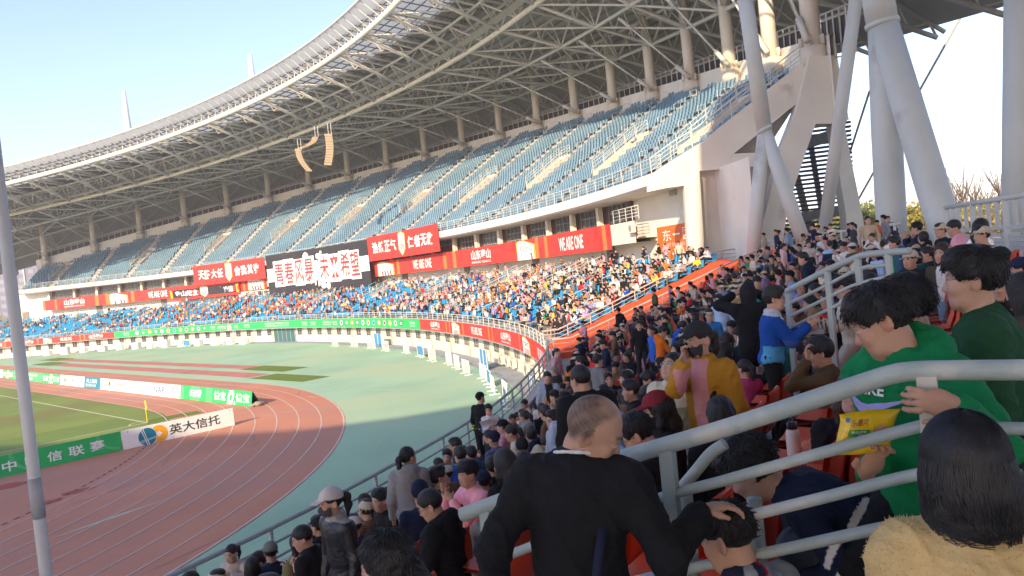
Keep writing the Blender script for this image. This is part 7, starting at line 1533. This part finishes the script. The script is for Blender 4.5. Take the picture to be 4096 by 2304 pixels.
# ================================================================== THE REST OF THE CROWD: prototypes, copied person by person
TOPM = mat("tinted_jacket_cloth", 'OBJ', .85, .14, 5.0, .45, 30, spec=.2)
def proj(P):
    v = np.asarray(P, float)-CO; d = v@CF; return PW/2+FPX*(v@CR)/d, PH/2-FPX*(v@CU)/d, d
PRR = np.random.default_rng(77)
def make_proto(kind, hair, hat, hatc, lean, head, arms, st, size, res, mask=None):
    F = Fig(size, kind, lean, 0, PRR.uniform(-8, 8), head)
    for e in (-1, 1): F.set_arm(e, None if arms is None else np.array(arms[e])*size)
    h = .49*size if kind == 'sit' else .93*size; F.legs(h, .03); fine = res < .017; sd_ = int(PRR.integers(0, 17)); parts = []
    def add(nm, S, r_, c, fold=0.0):
        V, Q = S.mesh(r_)
        if len(V) == 0: return
        if fold and res < .03: n_ = vnormals(V, Q); V = V+n_*(fold*vnoise(V, 15, sd_)+.6*fold*vnoise(V, 30, sd_+2))[:, None]
        parts.append((nm, V+np.array([0, 0, h]), Q, c(V) if callable(c) else c))
    if res < .03:
        add("body", body_sdf(F, fine), res, lambda V: skin_cols(V, F, TONE))
        if hair != 'none':
            S = hair_sdf(F, hair); add("hair", S, res, (.014, .012, .013), .003)
        add("jacket", clothes_top(F, st), res*1.1, 'TOP', .004); add("trousers", trousers_sdf(F), res*1.3, 'BOT', .004)
        if hat:
            S = Sdf(); P = F.hl; A = F.hA; hh = F.hs; S.ell(P((0, -.012, .045)), A, np.array([.092, .113, .100])*hh, .01); S.plane(P((0, 0, .036)), -(A[2]-A[1]*.08), .006)
            if hat == 'cap': [S.cap(P((u*.058, .075, .046)), P((u*.050, .175-.030*u*u, .030-.012*u*u)), .009*hh, .008*hh, .012) for u in np.linspace(-1, 1, 5)]
            if hat == 'bucket': [S.cap(P((.09*math.cos(t), -.008+.11*math.sin(t), .040)), P((.135*math.cos(t), -.008+.155*math.sin(t), .012)), .010*hh, .009*hh, .012) for t in np.linspace(0, 6.28, 15)[:-1]]
            add("cap", S, res, hatc)
        if mask: S = Sdf(); P = F.hl; S.ell(P((0, .034, -.052)), F.hA, np.array([.071, .073, .062])*F.hs, .01); S.plane(P((0, .018, 0)), -F.hA[1], .006); S.plane(P((0, .02, -.024)), F.hA[2], .006); add("face_mask", S, res, mask)
    else:                                             # a few centimetres per cell: one small mesh, coloured by part
        S = Sdf(); A = np.array([F.sx, F.sf, F.u]); s_ = size; S.ell(F.u*.26*s_, A, np.array([.19, .13, .26])*s_, .04); S.cap(F.sh[-1], F.sh[1], .06*s_, .06*s_, .04)
        for e in (-1, 1): a, b, c = F.arm[e]; S.cap(a, b, .06*s_, .055*s_, .02); S.cap(b, c, .055*s_, .045*s_, .02); a, b, c = F.leg[e]; S.cap(a, b, .085*s_, .07*s_, .03); S.cap(b, c, .07*s_, .055*s_, .02)
        S.ell(F.hc+F.hA[2]*.01, F.hA, np.array([.085, .10, .125])*F.hs, .01); S.cap(F.hc-F.hA[2]*.08, F.neck, .05*s_, .06*s_, .02); V, Q = S.mesh(res)
        L = (V-F.hc)@F.hA.T/F.hs; z = V@F.u/s_; c = np.tile(np.array([-1., 0, 0]), (len(V), 1)); c[(z < .03) | (V[:, 1] > .19)*(z < .2)] = (-2, 0, 0); hd = z > .50; c[hd] = TONE; c[hd & ((L[:, 2] > .05-.35*np.clip(L[:, 1], -.2, .06)) & ((L[:, 1] < .035) | (L[:, 2] > .05)))] = hatc if hat else (.016, .014, .014)
        for e in (-1, 1): c[np.linalg.norm(V-F.arm[e][2], axis=1) < .075] = TONE
        parts.append(("figure", V+np.array([0, 0, h]), Q, c))
    return parts
ARM0 = {1: (.13, .30, .20), -1: (-.13, .30, .20)}; ARMC = {1: (.06, .26, .30), -1: (-.06, .26, .28)}; ARMP = {1: (.08, .33, .46), -1: (-.08, .33, .44)}; ARMD = {1: (.26, .06, -.05), -1: (-.26, .06, -.05)}; ARMF = {1: (.07, .20, .56), -1: (-.12, .30, .16)}
PSPEC = [('sit', 'short', None, None, 6, (38, 0, 0), ARM0, {}, 1.0, None), ('sit', 'crop', None, None, 14, (-34, -14, 0), ARMC, {'collar': 1}, 1.02, None), ('sit', 'pony', None, None, 5, (52, 0, 0), ARMC, {'hood': 1}, .94, None), ('sit', 'long', None, None, 8, (-8, -6, 0), ARM0, {}, .95, None),
         ('sit', 'short', 'cap', (.02, .02, .025), 8, (0, 0, 0), ARMP, {}, 1.0, None), ('sit', 'fringe', None, None, 6, (30, 4, 0), ARM0, {'hood': 1}, .82, None), ('sit', 'bun', None, None, 12, (-30, -10, 0), ARMF, {'collar': 1}, .95, None), ('sit', 'short', 'bucket', (.55, .48, .36), 6, (10, 0, 0), ARMC, {}, .93, None),
         ('sit', 'shaggy', None, None, 22, (0, -20, 0), ARMC, {'hood': 1, 'puff': .02}, .88, None), ('sit', 'bobloose', None, None, 4, (16, 6, 0), ARM0, {'puff': .02}, .95, (.55, .55, .58)), ('stand', 'short', None, None, 3, (12, 0, 0), ARMD, {'puff': .015}, 1.0, None), ('stand', 'pony', None, None, 3, (-20, 0, 0), ARMD, {'hem': .15}, .95, None), ('stand', 'crop', 'cap', (.03, .03, .03), 4, (0, -6, 0), ARMC, {'collar': 1}, 1.0, None), ('sit', 'short', 'cap', (.60, .58, .54), 7, (-14, 0, 0), ARMC, {}, .97, None)]
PDESC = ["short black hair", "cropped hair", "a ponytail and hood", "long loose hair", "a dark cap", "a straight fringe", "tied up hair", "a beige sun hat", "a bowed shaggy head", "bobbed hair and pale mask", "short hair", "long ponytail", "black cap", "a white cap"]
HALF = PRR
def protos(res): return [make_proto(k, h, ht, hc, l, hd, a, st, sz, res, mk) for (k, h, ht, hc, l, hd, a, st, sz, mk) in PSPEC]
PAL = [("black", (.014, .014, .016), 19), ("charcoal", (.05, .05, .055), 10), ("navy", (.015, .022, .055), 12), ("grey", (.20, .20, .21), 8), ("white", (.70, .68, .65), 11), ("cream", (.60, .53, .40), 10), ("beige", (.40, .31, .21), 5), ("olive", (.12, .12, .06), 4), ("brown", (.13, .075, .045), 4), ("pink", (.70, .32, .38), 7), ("red", (.55, .03, .035), 4), ("orange", (.70, .17, .02), 2.5), ("blue", (.02, .09, .38), 4), ("pale blue", (.28, .40, .56), 4), ("lavender", (.28, .23, .42), 3), ("teal", (.01, .16, .17), 2), ("yellow", (.70, .48, .05), 1.5), ("green", (.03, .22, .07), 2)]
PALW = np.array([p[2] for p in PAL]); PALW = PALW/PALW.sum()
SUNW = np.array([.13, .07, .07, .09, .19, .13, .06, .03, .03, .09, .06, .05, .03, .06, .03, .01, .03, .01]); SUNW = SUNW/SUNW.sum()
BOTS = [(.02, .022, .03), (.05, .07, .12), (.14, .13, .12), (.30, .26, .2), (.015, .015, .018)]
GARM = ["jacket", "coat", "sweatshirt", "top", "windcheater"]
HEADS = []                                            # heads already placed, to keep the seats between them free
for o in C.objects:
    if o.get('category') == 'person': HEADS.append(np.array(o.location))
HEADS = np.array(HEADS)
ANCH = [("the policeman", 1922, 1600), ("the mustard jacket", 2790, 1400), ("the burgundy cap", 2628, 1640), ("the balding man", 2375, 1722), ("the blue tracksuit boy", 3098, 1196), ("the orange hooded boy", 2650, 1328), ("the long black coat", 2990, 1172), ("the crew cut man", 1722, 2022), ("the white cap and leather jacket", 1322, 2010), ("the grey hooded girl", 1632, 1830), ("the royal blue sweater", 1840, 1822), ("the beige hooded child", 2190, 1776), ("the pale blue jacket woman", 2190, 1512), ("the white quilted vest", 3362, 1150), ("the striped sweater child", 2938, 1110), ("the wide navy coat", 2902, 1366), ("the brown sweater woman", 3280, 1412), ("the phone woman in olive", 3770, 1014), ("the dark green cap man", 3996, 1036), ("the camouflage cap", 1083, 2208), ("the massive prop", 3560, 900), ("the orange cloth foot", 2230, 1440), ("the middle railing", 3200, 1120), ("the pink concourse girl", 3138, 988), ("the boy in pale glasses", 2690, 1468), ("the black beanie", 2088, 1790), ("the lavender sweatshirt", 1975, 1757)]
FANCH = [("the lit pillar", 2780, 1000), ("the orange gate sign", 2690, 990), ("the balcony end", 2520, 960), ("the near slogan of the red board", 2284, 1000), ("the near crest of the red board", 2104, 1010), ("the team name on the red board", 1924, 1040), ("the farther slogan on the red board", 1690, 1070), ("the top of the orange strip", 2900, 1040), ("the middle of the orange strip", 2600, 1170), ("the foot of the orange strip", 2300, 1330), ("the near ribbon crest", 2110, 1380), ("the ribbon seam of red and green", 1680, 1290)]
USED = set()
def label_for(post, cn, gi, desc, px, py, row, anchors):
    ordn = ["front", "second", "third", "fourth", "fifth", "sixth", "seventh", "eighth", "ninth", "tenth", "eleventh", "top"][min(row, 11)]
    cand = sorted(anchors, key=lambda a: (a[1]-px)**2+(a[2]-py)**2)
    for k in range(6):
        a = cand[k % len(cand)]; dx, dy = px-a[1], py-a[2]; rel = ("left of" if dx < 0 else "right of") if abs(dx) > abs(dy) else ("above" if dy < 0 else "below")
        for g in (gi, gi+1, gi+2, gi+3, gi+4):
            t = "%s in a %s %s, %s, %s row, %s %s" % (post, cn, GARM[g % 5], desc[2:] if desc.startswith("a ") else desc, ordn, rel, a[0])
            if len(t.split()) <= 16 and t not in USED: USED.add(t); return t
    while len(t.split()) > 16: t = t.replace(" "+t.split()[-1], "") if False else " ".join(t.split()[:-1])
    return t
# ---- seat positions of our block and of the sunlit block beyond the orange strip
cand = []
for i in range(NROW):
    for s in np.arange(-87.4, -119, -.60):
        if i % 12 >= 0 and abs(((s+86) % 8.4)-4.2) < .45: continue
        s2 = s+PRR.uniform(-.1, .1); q = fp(s2, 1.4+TREAD*i+.36+PRR.uniform(-.06, .06)); hz = zrow(i+1)-.02+1.12; px, py, d = proj(np.r_[q, hz])
        if d < 5.2 or (px > 2850 and d < 9.5) or px < 300 or px > 4250 or py > 2420: continue
        if len(HEADS) and (np.hypot(HEADS[:, 0]-q[0], HEADS[:, 1]-q[1]) < .50).any(): continue
        if PRR.random() < (.90 if d > 9 else .75): cand.append((d, s2, q, i, px, py, 0))
for k in range(34):                                   # people walking and standing on the concourse
    s2 = PRR.uniform(-112, -82); dd = PRR.uniform(11.6, 15.5); q = fp(s2, dd); px, py, d = proj(np.r_[q, ZT+1.55])
    if 2900 < px < 3560 and d > 15 and not (np.hypot(HEADS[:, 0]-q[0], HEADS[:, 1]-q[1]) < .6).any(): cand.append((d, s2, q, 11, px, py, 1))
cand.sort(key=lambda t: t[0]); near_c, rest_c = cand[:150], cand[150:]
PM = protos(.0165)
PMESH = []
for parts in PM:
    L = []
    for nm, V, Q, c in parts:
        tint = isinstance(c, str); me = mesh_np("crowd_"+nm, V, Q, True, cols=None if tint else np.broadcast_to(np.asarray(c, float), (len(V), 3))); me.materials.append(TOPM if tint else (SKIN if nm == "body" else (HAIRM if nm == "hair" else CLOTH))); L.append((nm, me, c))
    PMESH.append(L)
SITP = [i for i, p in enumerate(PSPEC) if p[0] == 'sit']; STP = [i for i, p in enumerate(PSPEC) if p[0] == 'stand']
def add_person(t, anchors, group, stand_p, w_):
    d, s2, q, i, px, py, conc = t; stand_p = .01 if d < 14 else stand_p; st_ = conc == 1 or PRR.random() < stand_p; k = int(PRR.choice(STP if st_ else SITP)); ci = int(PRR.choice(len(PAL), p=w_)); cn, cc = PAL[ci][0], PAL[ci][1]
    z = ZT if conc == 1 else zrow(i+1)-.02; tt, n = ftan(s2); az = math.atan2(-n[0], -n[1])+(PRR.normal(0, .55) if conc != 1 else PRR.normal(0, 1.6))+(PRR.choice([-1.5, -1.0, 2.6], p=[.4, .3, .3]) if PRR.random() < .28 else 0); sz = float(PRR.choice([1, 1, 1, .97, .93, .84]))
    root = empty("person", (q[0], q[1], z), -az, label_for("standing spectator" if st_ else "spectator", cn, int(PRR.integers(0, 5)), PDESC[k], px, py, i, anchors), "person", group); root.scale = (sz, sz, sz); bc_ = BOTS[int(PRR.integers(0, 5))]; j = PRR.uniform(.9, 1.6)
    for nm, me, c in PMESH[k]:
        o = bpy.data.objects.new(nm, me); C.objects.link(o); o.parent = root
        if isinstance(c, str): o.color = (*(np.array(cc)*j if c == 'TOP' else bc_), 1)
for t in near_c: add_person(t, ANCH, "spectators filling the rows of our block", .07, PALW)
sun = []
for i in range(NROW):
    for s in np.arange(-78.4, 104, .54):
        if min(abs(s-a) for a in low_ais) < .6 or (i > 5 and min(abs(s-a-3.8) for a in low_ais[1::2]) < 1.4): continue
        dens = .80 if s < -40 else (.62 if s < -22 else (.40 if s < 2 else (.52 if s < 30 else (.40 if s < 50 else .28))))
        dens *= .55+.75*max(0, min(1, .5+.9*float(vnoise(np.array([[s*.16, i*.35, 0.]]), 1.0, 5, 4)[0])))
        if i == 0 and s > -60: dens *= .5
        if PRR.random() > dens: continue
        q = fp(s+PRR.uniform(-.08, .08), 1.4+TREAD*i+.36); px, py, d = proj(np.r_[q, zrow(i+1)+1.1])
        if -80 < px < 4200: sun.append((d, s, q, i, px, py, 0))
for k in range(26):
    s2 = PRR.uniform(-72, 30); q = fp(s2, PRR.uniform(11.3, 12.5)); px, py, d = proj(np.r_[q, ZT+1.55]); sun.append((d, s2, q, 11, px, py, 1))
sun.sort(key=lambda t: t[0]); near_s, rest_s = sun[:52], sun[52:]
for t in near_s: add_person(t, FANCH, "sunlit spectators beyond the orange strip", .08, SUNW)
# ---- everyone farther away: one crowd of small figures
def crowd_mass(name, items, res, label, w_):
    P_ = protos(res); VV, QQ, CC = [], [], []; n0 = 0
    for t in items:
        d, s2, q, i, px, py, conc = t; st_ = conc == 1 or PRR.random() < .08; k = int(PRR.choice(STP if st_ else SITP)); w2 = w_.copy()
        if 3 < s2 < 42: w2[10] += .35; w2[11] += .28
        w2 /= w2.sum(); cc = np.array(PAL[int(PRR.choice(len(PAL), p=w2))][1])*PRR.uniform(.8, 1.2); bb = np.array(BOTS[int(PRR.integers(0, 5))]); tt, n = ftan(s2); az = math.atan2(-n[0], -n[1])+PRR.normal(0, .5); c_, s_ = math.cos(-az), math.sin(-az); z = ZT if conc == 1 else zrow(i+1)-.02; sz = PRR.uniform(.85, 1.05)
        for nm, V, Q, c in P_[k]:
            W = V*sz; X = np.column_stack([W[:, 0]*c_-W[:, 1]*s_+q[0], W[:, 0]*s_+W[:, 1]*c_+q[1], W[:, 2]+z]); VV.append(X); QQ.append(Q+n0); n0 += len(V)
            if isinstance(c, str): col = np.broadcast_to(cc if c == 'TOP' else bb, (len(V), 3))
            else:
                col = np.array(np.broadcast_to(np.asarray(c, float), (len(V), 3)))
                if nm == "figure": a_ = col[:, 0] == -1; b_ = col[:, 0] == -2; col[a_] = cc; col[b_] = bb
            CC.append(col)
    o = link(name, mesh_np(name, np.vstack(VV), np.vstack(QQ), True, cols=np.clip(np.vstack(CC), 0, 1)), CLOTH); return tag(o, label, "crowd", None, 'stuff')
mid_s = rest_s[:260]; far_s = rest_s[260:]
if rest_c: crowd_mass("shaded_crowd", rest_c, .024, "farther shaded spectators of our block below the orange strip", PALW)
crowd_mass("sunlit_crowd", mid_s, .026, "sunlit crowd right of the far aisles in the lower tier", SUNW)
crowd_mass("distant_crowd", far_s, .048, "distant crowd in the lower tier across the track, many in red and orange", SUNW)
# ---- red seats of our block: the nearest as single seats, the others merged
red = []
for i in range(NROW):
    for s in np.arange(-85.3, -121, -.60):
        if abs(((s+86) % 8.4)-4.2) < .45: continue
        q = fp(s, 1.4+TREAD*i+.34); P = np.r_[q, zrow(i+1)+.4]; px, py, d = proj(P)
        if d < 1.5 or px < 100 or px > 4300 or py > 2600: continue
        if d < 3.4 and np.hypot(*(q-CO[:2])) < 3.2: continue
        t, n = ftan(s); red.append((q[0], q[1], zrow(i+1)-.02, math.atan2(n[1], n[0]), 2))
for (px, py, d) in [(3300, 1700, 4.2), (3345, 1640, 4.5), (3240, 1760, 4.0), (3395, 1590, 4.8), (3150, 1850, 3.9), (2700, 2060, 3.9), (3070, 2120, 3.4), (2790, 2230, 3.3)]:
    P = at(px, py, d); s, dd = sd_of(P); t, n = ftan(s); red.insert(0, (P[0], P[1], P[2]-.62, math.atan2(n[1], n[0]), 2))
b = MB(); U = np.linspace(-.22, .22, 9); prof = [(-.25, .33), (-.245, .365), (-.22, .385), (-.1, .375), (.05, .37), (.14, .385), (.19, .43), (.225, .52), (.25, .66), (.262, .76), (.275, .775), (.288, .76), (.275, .64), (.25, .50), (.215, .41), (.15, .355), (-.1, .345), (-.24, .335)]
b.grid([[(x+.05*(1-(2*abs(u)/.44)**2)*(1 if z > .42 else .25)-.05*(1 if z > .42 else .25), u*(1-.22*max(0, z-.6)/.17*(abs(u)/.22)**1.0), z-.03*(abs(u)/.22)**4*(z > .7)) for u in U] for x, z in prof]); V0 = np.vstack(b.v); me = mesh_np("stadium_seat", V0, b.f, True); me.materials.append(SEATR)
red = red[:8]+sorted(red[8:], key=dist); k = 0
for (x, y, z, a, _) in red[:105]:
    o = bpy.data.objects.new("stadium_seat", me); C.objects.link(o); o.location = (x, y, z); o.rotation_euler = (0, 0, a); px, py, d = proj((x, y, z+.5)); tag(o, "orange red moulded seat among the spectators of our shaded block", "seat", "orange red seats of our block")
seat_mass("red_seat_rows", red[105:], 1, SEATR, "orange red seats of our block farther away, mostly covered by people")
# folded orange seats peeking out near the mustard jacket
# stewards and workers on the upper tier
pz = at(2272, 730, 84); s, dd = sd_of(pz)
i_ = int((dd-DU)//TU)
person("steward in a lime vest over blue standing at an opening in the empty upper tier", 2272, 692, 9.2, 1.0, fa=180, kind='stand', top=(.62, .75, .03), bot=BLK, hair='short', group=None, d=84, topcol=lambda V, F, c: np.where((V@F.u > .33)[:, None], np.array([.03, .10, .40]), c), res=.03)
